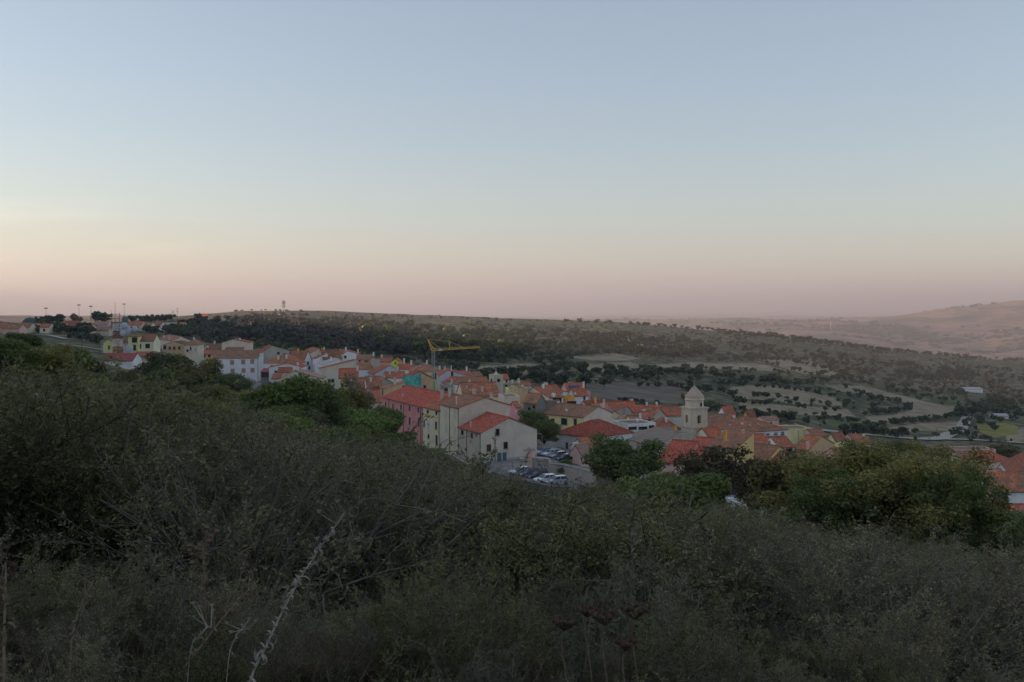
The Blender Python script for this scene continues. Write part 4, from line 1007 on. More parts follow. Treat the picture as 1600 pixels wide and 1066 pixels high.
H('farm3', 'white flat shed behind the broad orange hip roof', None, 1228, 1246, 664.5, DF[2], 4, 'flat', 0, 'white', 'red', (), (), L=9)
if __name__ == '__main__':
    bad = [r for r in report if r[3] < 2.4 or r[3] > 12 or r[1] > 26 or r[2] > 28 or min(r[1:3]) < 2]
    print('HOUSE REPORT', len(report), bad)
# ------------------------------------------------------------------ roads
M_asph = plain('asphalt', (0.16, 0.155, 0.15), 0.9, 0.2, 0.18, 0.4)
M_pale = plain('pale_track', (0.42, 0.38, 0.31), 0.9, 0.2, 0.15, 0.4)
def ribbon(name, pts, wd, mat, dmin, lift=0.12, kind='structure'):
    g = [hit(x, y, dmin) for x, y in pts]
    g = [Vector(q[:2]) for q in g if q]
    fine = []
    for i in range(len(g) - 1):
        p0, p1, p2, p3 = g[max(0, i - 1)], g[i], g[i + 1], g[min(len(g) - 1, i + 2)]
        n = max(4, int((p2 - p1).length / 4))
        for k in range(n):
            t = k / n
            fine.append(0.5 * ((2 * p1) + (p2 - p0) * t + (2 * p0 - 5 * p1 + 4 * p2 - p3) * t * t + (3 * p1 - p0 - 3 * p2 + p3) * t ** 3))
    fine.append(g[-1])
    vs_, fs = [], []
    cols = 5
    for i, p in enumerate(fine):
        d = (fine[min(i + 1, len(fine) - 1)] - fine[max(i - 1, 0)]).normalized()
        nn = Vector((-d.y, d.x))
        for k in range(cols):
            q = p + nn * wd * (k / (cols - 1) - .5)
            vs_.append((q.x, q.y, gz(q.x, q.y) + lift))
    for i in range(len(fine) - 1):
        for k in range(cols - 1):
            a_ = i * cols + k
            fs.append((a_, a_ + cols, a_ + cols + 1, a_ + 1))
    o = MB().add(vs_, fs).build(name, mat)
    if kind: tag(o, kind=kind)
    return o
ribbon('road', [(1232,667.5),(1300,676),(1370,682),(1430,687),(1470,686.5),(1492,677),(1506,664),(1513,652)], 7, M_pale, 400, .5)
ribbon('road', [(1462,687),(1500,688),(1550,691),(1610,695)], 5.5, M_pale, 400, .5)
ribbon('path', [(92,538),(115,541),(140,545),(163,549)], 2.4, M_pale, 200, .3)
ribbon('path', [(-5,521),(40,523),(75,525),(105,531)], 3, M_pale, 350, .3)
ribbon('road', [(690,702),(715,712),(745,728),(790,741),(830,752),(880,762)], 5.5, M_asph, 150, .10)
ribbon('road', [(838,708),(860,713),(880,719),(905,728)], 6, M_asph, 170, .10)

def on_ground(px, py, dmin): 
    q = hit(px, py, dmin); return Vector(q)
def at(px, py, d): return Vector(P(px, py, d))

# ------------------------------------------------------------------ bell tower
def arch_face(mb, w, z0, z1, aw, az0, ah, y, th):
    """wall face at local y with an arched hole and its reveal"""
    n = 8
    inner = [(-aw/2, az0), (-aw/2, az0 + ah)] + [(-aw/2 * math.cos(math.pi * k / n), az0 + ah + aw/2 * math.sin(math.pi * k / n)) for k in range(1, n)] + [(aw/2, az0 + ah), (aw/2, az0)]
    def outer(p):
        x, z = p
        if z <= az0 + 1e-6: return (x * w / aw, z0)
        if abs(abs(x) - aw/2) < 1e-6: return (w/2 * (1 if x > 0 else -1), z)
        return (x * w / aw, z1)
    out = [outer(p) for p in inner]
    b = len(mb.v)
    m = len(inner)
    mb.v += [(p[0], y, p[1]) for p in inner] + [(p[0], y, p[1]) for p in out] + [(p[0], y + th, p[1]) for p in inner]
    for i in range(m - 1):
        mb.f.append((b + i, b + i + 1, b + m + i + 1, b + m + i))
        mb.f.append((b + i + 1, b + i, b + 2*m + i, b + 2*m + i + 1))
    mb.f.append((b + m - 1, b, b + m, b + 2*m - 1))
    mb.f.append((b, b + m - 1, b + 3*m - 1, b + 2*m))
    # corner fill between the side quads and the top
    c0 = len(mb.v)
    mb.v += [(-w/2, y, z1), (w/2, y, z1)]
    mb.f.append((b + m + 1, b + m + 2, c0)); mb.f.append((b + 2*m - 3, b + 2*m - 2, c0 + 1))
M_spire = stucco('spire_stone', (0.50, 0.39, 0.30), 0.45, 2.0)
M_tower = stucco('tower_stone', (0.64, 0.56, 0.43), 0.5, 1.4)
def bell_tower():
    d = 268.0
    A = at(1080.5, 700, d)
    ps = R(22); cs, sn = math.cos(ps), math.sin(ps)
    S = 5.0
    cx, cy_ = A.x + cs * S/2 - sn * S/2, A.y + sn * S/2 + cs * S/2
    zz = lambda py: ZC + (HY - py) / F * (d + 2)
    base = gz(cx, cy_) - .5
    root = empty('bell_tower', (cx, cy_, base), ps)
    tag(root, 'stone bell tower with arched openings, octagonal drum and pointed spire', 'bell tower')
    z1, z2, z3, z4, z5 = [zz(y) - base for y in (669.5, 639.5, 626.5, 619.5, 602.8)]
    h = S / 2
    MB().box(-h - .12, h + .12, -h - .12, h + .12, 0, z1).build('shaft', M_tower, root)
    MB().box(-h - .22, h + .22, -h - .22, h + .22, z1 + .003, z1 + .22).build('string_course', M_conc, root)
    bf = MB()
    for k in range(4):
        f = MB()
        arch_face(f, S, z1 + .22, z2, 1.15, z1 + 1.5, 1.7, -h, .5)
        rot = Matrix.Rotation(k * math.pi / 2, 4, 'Z')
        bf.add([rot @ Vector(v) for v in f.v], f.f)
    bf.build('belfry', M_tower, root)
    for k in range(4):
        rot = Matrix.Rotation(k * math.pi / 2, 4, 'Z')
        for sx_ in (-1, 1):
            p = MB(); x = sx_ * (h - .35)
            p.box(x - .3, x + .3, -h - .1, -h - .004, z1 + .23, z2 - .01)
            MB().add([rot @ Vector(v) for v in p.v], p.f).build('pilaster', M_tower, root)
    be = MB().lathe((0, 0, z1 + 2.2), [(.05, 1.3), (.3, 1.1), (.38, .5), (.6, 0), (.55, -.05)], 12)
    be.bar((-h, 0, z1 + 3.5), (h, 0, z1 + 3.5), .09)
    be.build('bell', plain('bronze', (0.09, 0.07, 0.035), .5, .4), root)
    MB().box(-h + .1, h - .1, -h + .1, h - .1, z2 - .35, z2 - .1).build('belfry_ceiling', M_conc, root)
    c = MB(); 
    for e, a_, b_ in ((.12, 0, .18), (.28, .183, .36), (.42, .363, .55)): c.box(-h - e, h + e, -h - e, h + e, z2 + a_, z2 + b_)
    c.build('cornice', M_tower, root)
    r8 = h * 1.02
    dr = MB().lathe((0, 0, 0), [(r8, z2 + .55), (r8, z3)], 8)
    o = dr.build('drum', M_tower, root); o.rotation_euler = (0, 0, math.pi / 8)
    co_ = MB().lathe((0, 0, 0), [(r8 + .05, z3 + .003), (r8 + .28, z3 + .2), (r8 + .28, z3 + .36), (r8 + .02, z3 + .5), (r8 + .02, z4 - .2), (r8 + .2, z4)], 8)
    o = co_.build('drum_cornice', M_tower, root); o.rotation_euler = (0, 0, math.pi / 8)
    sp = MB().lathe((0, 0, 0), [(r8 + .18, z4 + .003), (r8 * .62, z4 + (z5 - z4) * .42), (.1, z5)], 8)
    o = sp.build('spire', M_spire, root); o.rotation_euler = (0, 0, math.pi / 8)
    MB().lathe((0, 0, z5), [(.05, -.1), (.17, .1), (.17, .22), (.03, .4), (.02, .9)], 8).build('finial', M_metal, root)
    p = MB().box(-.28, .28, -.05, .02, -.5, .5)
    o = p.build('drum_window', M_dark, root); o.location = (.6, -r8 * math.cos(math.pi/8) - .03, z2 + 1.3)
    return root
bell_tower()
# squat belfry: round openings and cap
b_ = HOUSES['stower']
for face, px, py in (('L', 768, 594.5), ('F', 779, 594.5)):
    p = b_['on'](face, px, py)
    mb = MB().lathe((0, 0, 0), [(.55, -.06), (.55, .02), (.38, .02), (.38, -.06)], 14, 'y'); mb.lathe((0, 0, 0), [(.39, -.012), (.39, .0)], 14, 'y')
    o = mb.build('round_opening', M_dark, b_['root'])
    o.location = (p.x, b_['y0'] - .01, p.z) if face == 'F' else (b_['x0'] - .01, p.y, p.z)
    o.rotation_euler = (0, 0, 0 if face == 'F' else -math.pi / 2)
MB().lathe((0, 0, b_['h'] + .3), [(.9, 0), (.5, .5), (.12, 1.0), (.08, 2.2)], 8).build('cap', M_tower, b_['root'])
# church apse wall behind the nave, running to the tower
H('apse', 'low grey stone annex joining the church nave to the bell tower', None, 1057.5, 1081, 681, 250, 40, 'flat', 0, 'old', 'red', (), (), L=5, cat='church annex', name='church_annex')

# ------------------------------------------------------------------ house details
def balcony(hh, px, py, wpx):
    p = hh['on']('L', px, py)
    y0, y1 = p.y - wpx / 2, p.y + wpx / 2
    x = hh['x0']
    root = hh['root']
    b = MB().box(x - 1.0, x - .01, y0, y1, p.z - .15, p.z).build('balcony', M_conc, root)
    r = MB()
    r.bar((x - .95, y0, p.z + 1), (x - .95, y1, p.z + 1), .03); r.bar((x - .95, y0, p.z + 1), (x, y0, p.z + 1), .03); r.bar((x - .95, y1, p.z + 1), (x, y1, p.z + 1), .03)
    n = 14
    for i in range(n + 1): r.bar((x - .95, y0 + (y1 - y0) * i / n, p.z), (x - .95, y0 + (y1 - y0) * i / n, p.z + 1), .015)
    r.build('railing', M_wood, b)
balcony(bal, 864, 669.5, 3.6)
# teal scaffold netting and tubes
n_ = net
pn = [n_['on']('F', 634, 592), n_['on']('F', 657, 611)]
xa, xb = n_['x0'] - .8, pn[1].x
zlo, zhi = pn[1].z - 1.5, n_['h'] + .6
mb = MB()
nx, nz = 12, 10
r2 = random.Random(3)
vs_ = [(xa + (xb - xa) * i / nx, n_['y0'] - 1.25 + .12 * r2.uniform(-1, 1), zlo + (zhi + .9 * (i / nx) - zlo) * j / nz) for j in range(nz + 1) for i in range(nx + 1)]
mb.add(vs_, [(j*(nx+1)+i, j*(nx+1)+i+1, (j+1)*(nx+1)+i+1, (j+1)*(nx+1)+i) for j in range(nz) for i in range(nx)])
o = mb.build('scaffold_net', M_net, n_['root'])
mb = MB()
for i in range(5):
    x = xa + (xb - xa) * i / 4
    mb.bar((x, n_['y0'] - 1.0, 0.3), (x, n_['y0'] - 1.0, zhi + 1.2), .05)
    mb.bar((x, n_['y0'] - .3, 0.3), (x, n_['y0'] - .3, zhi + .4), .05)
for j in range(4):
    z = zlo + (zhi - zlo) * j / 3
    mb.bar((xa, n_['y0'] - 1.0, z), (xb, n_['y0'] - 1.0, z), .05)
    mb.box(xa, xb, n_['y0'] - .95, n_['y0'] - .3, z - .06, z)
tag(mb.build('scaffolding', M_metal, n_['root']), kind='stuff')
# solar panels on the red roof
s_ = sol
k = 2.6 / (s_['L'] / 2)
for i in range(4):
    x = s_['x0'] + s_['W'] * (.2 + .16 * i)
    o = MB().box(-.42, .42, -.02, 1.9, .0, .06).build('solar_panel', M_solar, s_['root'])
    o.location = (x, s_['y0'] + 1.2, s_['h'] + 1.2 * k + .24); o.rotation_euler = (math.atan(k), 0, 0)
# grey house: pale plinth, blue gate, wall pipes
g_ = HOUSES['grey']
MB().box(g_['x0'] - .05, g_['x1'] + .02, g_['y0'] - .06, g_['y0'] - .004, 0, 1.7).build('plinth', stucco('plinth_blue_grey', (0.42, 0.44, 0.48), .4), g_['root'])
p = g_['on']('F', 784, 721)
gt = MB()
for i in (-1, 1): gt.box(i * .55 - .35, i * .55 + .35, -.14, -.08, -.1, 2.3)
gt.box(-1.0, -.93, -.18, -.06, -.1, 2.4); gt.box(.93, 1.0, -.18, -.06, -.1, 2.4)
o = gt.build('gate', M_bluegate, g_['root']); o.location = (p.x, g_['y0'], max(.5, p.z - 1.2))
# cornice band on the narrow pale green house and barred balconies on the institutional building
lo_ = HOUSES['low']
q = lo_['on']('L', 674, 650)
MB().box(lo_['x0'] - .16, lo_['x0'] - .004, lo_['y0'] + .05, lo_['y1'] - .05, q.z - .1, q.z + .08).build('cornice', WALL['orange'], lo_['root'])
for px in (1191, 1199.7, 1212, 1222.7):
    q = inst['on']('F', px, 681.5)
    mb = MB()
    for j in range(4): mb.box(q.x - .9, q.x + .9, inst['y0'] - .3, inst['y0'] - .22, q.z - 1.1 + j * .62, q.z - .98 + j * .62)
    mb.box(q.x - .9, q.x - .82, inst['y0'] - .22, inst['y0'], q.z - 1.1, q.z + 1); mb.box(q.x + .82, q.x + .9, inst['y0'] - .22, inst['y0'], q.z - 1.1, q.z + 1)
    mb.build('window_bars', M_white, inst['root'])
for u, v in ((.35, .18), (.55, .2), (.15, .45)):
    o = MB().box(-.5, .5, -.4, .4, 0, .12).build('skylight', M_metal, inst['root'])
    x, y = inst['x0'] + inst['W'] * u, inst['y0'] + inst['L'] * v
    m_ = min(inst['W'], inst['L']) / 2
    dd = min(x - inst['x0'], inst['x1'] - x, y - inst['y0'], inst['y1'] - y)
    o.location = (x, y, inst['h'] + 3.4 * dd / m_ + .3)
    o.rotation_euler = (math.atan(3.4 / m_), 0, 0) if v < .4 else (0, -math.atan(3.4 / m_), 0)

# ------------------------------------------------------------------ crane
def crane():
    d = 292.0
    M_y = plain('crane_yellow', (0.74, 0.46, 0.09), .5, .4, .1)
    M_g = plain('crane_grey', (0.33, 0.34, 0.36), .5, .4, .1)
    p = at(677, 549, d)
    g = gz(p.x, d)
    root = empty('tower_crane', (p.x, d, g), R(-8))
    tag(root, 'yellow building crane with grey mast standing among the red roofs', 'crane')
    T = p.z - g
    mb = MB(); s = .38
    for x in (-s, s):
        for y in (-s, s): mb.bar((x, y, 0), (x, y, T), .07)
    n = int(T / .8)
    for i in range(n):
        z0, z1 = T * i / n, T * (i + 1) / n
        for a_, b_ in (((-s, -s), (s, -s)), ((s, -s), (s, s)), ((s, s), (-s, s)), ((-s, s), (-s, -s))):
            mb.bar((*(a_ if i % 2 else b_), z0), (*(b_ if i % 2 else a_), z1), .035); mb.bar((*a_, z1), (*b_, z1), .035)
    mb.build('mast', M_g, root)
    MB().box(-1.6, 1.6, -1.6, 1.6, 0, .5).build('base', M_conc, root)
    MB().box(-2.2, -1.0, -1, 1, .6, 2.6).build('counterweight', M_conc, root)
    px = lambda q: q / F * d
    J = px(74); ap = (px(-9), 0, T + px(18.5))
    jb = MB(); s = .3
    for y in (-s, s): jb.bar((-.4, y, T + .1), (J, y, T + px(6)), .06)
    jb.bar((0, 0, T + .75), (J, 0, T + px(6) + .35), .06)
    n = 22
    for i in range(n):
        t0, t1 = i / n, (i + 1) / n
        z0, z1 = T + .1 + (px(6) - .1) * t0, T + .1 + (px(6) - .1) * t1
        for y in (-s, s): jb.bar((J * t0, y, z0), (J * (t0 + t1) / 2, 0, z0 + .6), .03); jb.bar((J * (t0 + t1) / 2, 0, z0 + .6), (J * t1, y, z1), .03)
        jb.bar((J * t0, -s, z0), (J * t1, s, z1), .03)
    jb.build('jib', M_y, root)
    af = MB()
    for y in (-.3, .3): af.bar((-.3, y, T), (ap[0], y * .3, ap[2]), .09); af.bar((.5, y, T + .2), (ap[0], y * .3, ap[2]), .07)
    for k in range(5):
        t = (k + 1) / 6
        af.bar((-.3 + (ap[0] + .3) * t, 0, T + (ap[2] - T) * t), (.5 + (ap[0] - .5) * t, 0, T + .2 + (ap[2] - T - .2) * t), .04)
    af.build('mast_head', M_y, root)
    st = (px(26), 0, T + px(15.5))
    MB().bar((px(26), 0, T + px(2)), st, .07).build('king_post', M_y, root)
    for a_, b_ in ((ap, st), (st, (px(51), 0, T + px(5))), (ap, (px(15), 0, T + px(2.5)))):
        MB().bar(a_, b_, .05).build('tie_bar', M_y, root)
    MB().box(px(9), px(14), -.36, -.33, T + .15, T + .65).build('sign_board', M_white, root)
    MB().lathe((0, -.5, T - px(46)), [(.1, -.1), (.28, 0), (.28, .25), (.1, .35)], 8).build('work_lamp', M_white, root)
crane()

# ------------------------------------------------------------------ telecom mast with dishes
def telecom():
    d = 372.0
    p = at(184, 553, d)
    g = gz(p.x, d)
    root = empty('telecom_mast', (p.x, d, g), R(8))
    tag(root, 'red and white lattice mast carrying pale round dishes', 'telecom mast')
    Mr = plain('mast_red', (0.26, 0.055, 0.03), .6, .3); Mw = M_white
    Z = lambda py: ZC + (HY - py) / F * d - g
    Xp = lambda px: (px - 184) / F * d
    secs = [(0, Z(542), Mr), (Z(542), Z(530), Mw), (Z(530), Z(518), Mr), (Z(518), Z(506), Mw)]
    for z0, z1, m in secs:
        mb = MB()
        s0, s1 = 1.45, 1.35
        for x in (-1, 1):
            for y in (-1, 1): mb.bar((x * s0, y * s0, z0), (x * s1, y * s1, z1), .12)
        n = max(2, int((z1 - z0) / 1.4))
        for i in range(n):
            a0, a1 = z0 + (z1 - z0) * i / n, z0 + (z1 - z0) * (i + 1) / n
            for a_, b_ in (((-1, -1), (1, -1)), ((1, -1), (1, 1)), ((1, 1), (-1, 1)), ((-1, 1), (-1, -1))):
                mb.bar((a_[0] * s0, a_[1] * s0, a0), (b_[0] * s0, b_[1] * s0, a1), .07)
                mb.bar((b_[0] * s0, b_[1] * s0, a0), (a_[0] * s0, a_[1] * s0, a1), .07)
                mb.bar((a_[0] * s0, a_[1] * s0, a1), (b_[0] * s0, b_[1] * s0, a1), .07)
        mb.build('lattice_section', m, root)
    MB().lathe((0, 0, Z(517)), [(1.5, -.2), (2.0, 0), (2.0, .15), (1.5, .1)], 14).build('platform', M_metal, root)
    fr = MB()
    for px in (175, 187): fr.bar((Xp(px), 0, Z(516)), (Xp(px), 0, Z(489)), .12)
    for py in (491, 498, 505): fr.bar((Xp(175), 0, Z(py)), (Xp(187), 0, Z(py)), .1)
    fr.bar((Xp(180), 0, Z(516)), (Xp(180), 0, Z(472)), .07); fr.bar((Xp(174), 0, Z(492)), (Xp(174), 0, Z(484)), .05)
    fr.build('antenna_frame', Mr, root)
    Md = plain('dish_grey', (0.50, 0.54, 0.60), .5, .3, .06); Mg = plain('radome_green', (0.13, 0.17, 0.16), .6, .3)
    for px, py, r, m in ((201, 545.3, 6.2, Md), (198, 515.5, 7.4, Md), (193, 521, 4.6, Md), (195.5, 508.5, 5, Md), (211, 513.8, 4.4, Md), (195.5, 499.5, 5.2, Mg)):
        rr = r / F * d
        mb = MB().lathe((0, 0, 0), [(.05, -.05), (rr * .6, -.02), (rr, .25), (rr, .55), (rr * .5, .9), (.1, 1.0)], 20, 'y')
        mb.bar((0, .9, 0), (0, 1.5, 0), .12); mb.bar((0, 1.5, 0), (Xp(188) - Xp(px), 2.0, 0), .1)
        o = mb.build('dish', m, root, smooth=False); o.location = (Xp(px), -1.6 if r > 5 else -2.3, Z(py)); o.rotation_euler = (0, 0, R(-12))
telecom()

M_pole = plain('pole_dark', (0.085, 0.08, 0.075), .6, .3)
def pole(label, px, y0, y1, dmin, kind='flood'):
    q = on_ground(px, y0, dmin)
    top = ZC + (HY - y1) / F * q.y
    root = empty({'flood': 'floodlight_mast', 'ant': 'antenna_mast', 'lamp': 'street_lamp', 'util': 'utility_pole'}[kind], q)
    tag(root, label, {'flood': 'floodlight', 'ant': 'antenna mast', 'lamp': 'street lamp', 'util': 'pole'}[kind])
    T = top - q.z
    k = max(1.0, q.y / 420)
    MB().bar((0, 0, -.3), (0, 0, T), .09 * k, 6, .05 * k).build('post', M_metal if kind == 'lamp' else M_pole, root)
    if kind == 'flood':
        MB().box(-1.1, 1.1, -.25, .25, T, T + .25).build('crossbar', M_pole, root)
        for i in range(3): MB().box(-1 + i * .75, -.5 + i * .75, -.5, -.2, T + .02, T + .7).build('lamp', M_dark, root)
    elif kind == 'lamp':
        MB().bar((0, 0, T), (-1.2, -.3, T + .25), .06).build('arm', M_metal, root)
        MB().box(-1.9, -1.1, -.55, -.1, T + .14, T + .34).build('lamp', M_white, root)
    elif kind == 'util':
        MB().bar((-.8, 0, T - .4), (.8, 0, T - .4), .07 * k).build('crossarm', M_wood, root)
    else:
        mb = MB()
        for i in range(3): mb.bar((-.5 * k, 0, T * (.72 + .1 * i)), (.5 * k, 0, T * (.72 + .1 * i)), .05 * k)
        mb.build('antenna', M_pole, root)
for a_ in (('leftmost floodlight mast, right of the green dome', 72, 507, 482.5), ('floodlight mast over the round pines, left of a close pair', 123.5, 506, 477.5), ('floodlight mast over the round pines, right of a close pair', 142, 506, 479.5), ('floodlight mast just right of the red and white mast', 194, 506, 476)):
    pole(*a_, 480)
pole('thin antenna mast behind the pines, left of the thicker one', 270, 504, 485, 480, 'ant')
pole('thick antenna mast above the trees left of the sunlit house', 277, 503, 480.5, 480, 'ant')
pole('small antenna mast on the bare ridge right of the summit', 686.5, 500.5, 491, 700, 'ant')
pole('utility pole on the hilltop meadow near the summit', 394, 493, 483, 700, 'util')
pole('utility pole left of the valley road junction', 1464, 685, 669, 450, 'util')
pole('pale street lamp in front of the yellow balcony house', 847, 708, 678.5, 180, 'lamp')
pole('street lamp beside the rose plaster pier', 829, 742, 718, 160, 'lamp')
pole('wooden pole on the slope left of the red and white mast', 156.5, 552, 527, 250, 'util')

def ridge_tower():
    q = on_ground(443, 494, 800)
    d = q.y
    T = ZC + (HY - 471) / F * d - q.z
    root = empty('transmitter_tower', q, R(20))
    tag(root, 'lattice transmitter tower on the hilltop with a pale hut', 'transmitter tower')
    mb = MB()
    f = lambda z: 1.5 - 1.1 * z / T
    n = 9
    for x in (-1, 1):
        for y in (-1, 1): mb.bar((x * 1.5, y * 1.5, 0), (x * .4, y * .4, T), .14)
    for i in range(n):
        z0, z1 = T * i / n, T * (i + 1) / n
        for a_, b_ in (((-1, -1), (1, -1)), ((1, -1), (1, 1)), ((1, 1), (-1, 1)), ((-1, 1), (-1, -1))):
            mb.bar((a_[0] * f(z0), a_[1] * f(z0), z0), (b_[0] * f(z1), b_[1] * f(z1), z1), .09)
    mb.build('lattice', M_metal, root)
    for z, w_ in ((.62, 1.3), (.8, 1.7), (.93, 1.2)):
        b = MB().box(-w_, w_, -.5, .5, T * z, T * z + .25)
        for i in range(5): b.box(-w_ + i * w_ / 2 - .25, -w_ + i * w_ / 2 + .25, -.8, -.5, T * z, T * z + 1.5)
        b.build('antenna_array', M_metal, root)
    MB().bar((0, 0, T), (0, 0, T + 3), .08).build('mast_tip', M_metal, root)
    h_ = MB().box(-5, -1.8, -2, 2, -.5, 3); h_.add([(-5.2, -2.2, 3.01), (-1.6, -2.2, 3.01), (-1.6, 2.2, 3.01), (-5.2, 2.2, 3.01), (-3.4, -2.2, 4), (-3.4, 2.2, 4)], [(0,1,4), (1,2,5,4), (2,3,5), (3,0,4,5), (3,2,1,0)])
    h_.build('hut', WALL['white'], root)
ridge_tower()
def dome():
    q = on_ground(47, 509, 450)
    r = 11.5 / F * q.y
    root = empty('sports_dome', q)
    tag(root, 'dark green inflated sports dome on the rise at far left', 'sports dome')
    prof = [(r, -1), (r, .8)] + [(r * math.cos(t), .8 + r * .92 * math.sin(t)) for t in [R(a_) for a_ in range(8, 90, 8)]] + [(.05, .8 + r * .925)]
    MB().lathe((0, 0, 0), prof, 28).build('shell', plain('dome_fabric', (0.03, 0.105, 0.085), .6, .3, .15, .6), root, smooth=True)
    for k in range(14):
        t = 2 * math.pi * k / 14
        pts = [(rr * math.cos(t) * 1.012, rr * math.sin(t) * 1.012, zz_) for rr, zz_ in prof]
        mb = MB()
        for i in range(1, len(pts) - 1): mb.bar(pts[i], pts[i + 1], .07, 3)
        mb.build('seam', M_green, root)
dome()
def white_tower(label, px, py0, py1, dmin):
    q = on_ground(px, py0, dmin)
    T = ZC + (HY - py1) / F * q.y - q.z
    root = empty('wind_turbine', q)
    tag(root, label, 'wind turbine')
    MB().lathe((0, 0, 0), [(T * .035, -2), (T * .025, T)], 10).build('tower', M_white, root)
    MB().box(-T * .03, T * .03, -T * .06, T * .04, T - T * .02, T + T * .035).build('nacelle', M_white, root)
    for k in range(3):
        t = math.pi / 2 + k * 2 * math.pi / 3
        MB().bar((0, -T * .07, T), (T * .42 * math.cos(t), -T * .07, T + T * .42 * math.sin(t)), T * .014, 4, T * .004).build('blade', M_white, root)
white_tower('nearer white wind turbine on the hazy plain', 1298, 516, 505, 2600)
white_tower('farther white wind turbine on the hazy plain near the pink hill', 1395, 494, 488, 4200)

# ------------------------------------------------------------------ walls by the car park
def stone_wall():
    a_, b_ = on_ground(834, 744, 150), on_ground(857, 748, 150)
    c = (a_ + b_) / 2
    root = empty('stone_wall', c, math.atan2(b_.y - a_.y, b_.x - a_.x))
    tag(root, 'pale rubble stone retaining wall beside the parked cars', 'wall')
    Lw = (b_ - a_).length + .4
    MB().box(-Lw/2, Lw/2, -.3, .3, -.8, 3.5).build('core', WALL['stone'], root)
    r = random.Random(5)
    mb = MB()
    for j in range(11):
        x = -Lw/2
        while x < Lw/2 - .1:
            w_ = r.uniform(.2, .42); h_ = .3
            z = -.3 + j * .34
            e = r.uniform(.02, .1)
            q = [(x + r.uniform(.01, .05), z + r.uniform(0, .05)), (x + w_ - r.uniform(.01, .05), z + r.uniform(0, .05)), (x + w_ - r.uniform(.01, .06), z + h_), (x + r.uniform(.01, .06), z + h_ - r.uniform(0, .05))]
            mb.add([(u, -.29, v) for u, v in q] + [(u * .96 + (x + w_/2) * .04, -.32 - e, v * .98 + (z + h_/2) * .02) for u, v in q], [(4,5,6,7), (0,1,5,4), (1,2,6,5), (2,3,7,6), (3,0,4,7)])
            x += w_
    m, t, bb = mat_new('rubble', .95, .1)
    ge = N(t, 'ShaderNodeNewGeometry')
    t.links.new(ramp(t, ge.outputs['Random Per Island'], [(0, (.18, .15, .12)), (.5, (.42, .38, .33)), (1, (.62, .59, .54))]).outputs[0], bb.inputs['Base Color'])
    tag(mb.build('stones', m, root), kind='stuff')
stone_wall()
def wall_run(name, label, pts, dmin, h, th, wall, cat='wall'):
    g = [on_ground(x, y, dmin) for x, y in pts]
    root = empty(name, g[0]); tag(root, label, cat)
    vs_, fs = [], []
    for i, p in enumerate(g):
        d = (g[min(i + 1, len(g) - 1)] - g[max(i - 1, 0)]); d.z = 0; d.normalize()
        n = Vector((-d.y, d.x, 0)) * th / 2
        for s, z in ((-1, -.8), (1, -.8), (1, h), (-1, h)): vs_.append(p + n * s + Vector((0, 0, z)) - g[0])
    for i in range(len(g) - 1):
        for k in range(4): fs.append((i*4 + k, i*4 + (k+1) % 4, (i+1)*4 + (k+1) % 4, (i+1)*4 + k))
    fs += [(3, 2, 1, 0), tuple(len(vs_) - 4 + k for k in range(4))]
    MB().add(vs_, fs).build('wall', WALL[wall], root)
    cp = MB()
    for i in range(len(g) - 1): cp.bar(g[i] - g[0] + Vector((0, 0, h + .05)), g[i+1] - g[0] + Vector((0, 0, h + .05)), th * .75, 4)
    cp.build('coping', M_conc, root)
wall_run('plaster_pier', 'rose plaster wall end between the grey house and the rubble wall', [(825, 742), (834, 744)], 150, 4.6, .4, 'rose')
wall_run('parapet_wall', 'curved grey parapet wall above the upper row of parked cars', [(838, 701), (850, 703), (864, 707), (876, 712), (888, 721)], 170, 1.0, .3, 'grey')
wall_run('garden_wall', 'dark old retaining wall between the car park and the walnut tree', [(857, 748), (880, 751), (905, 757), (930, 764)], 150, 2.6, .4, 'old')
wall_run('street_wall', 'low pale kerb wall along the lane under the cream houses', [(690, 706), (715, 717), (742, 731), (765, 740)], 150, .5, .3, 'beige')
wall_run('churchyard_wall', 'low grey wall in front of the rose walled church house', [(1012, 738), (1040, 742), (1075, 748), (1110, 752)], 150, 1.2, .35, 'old')

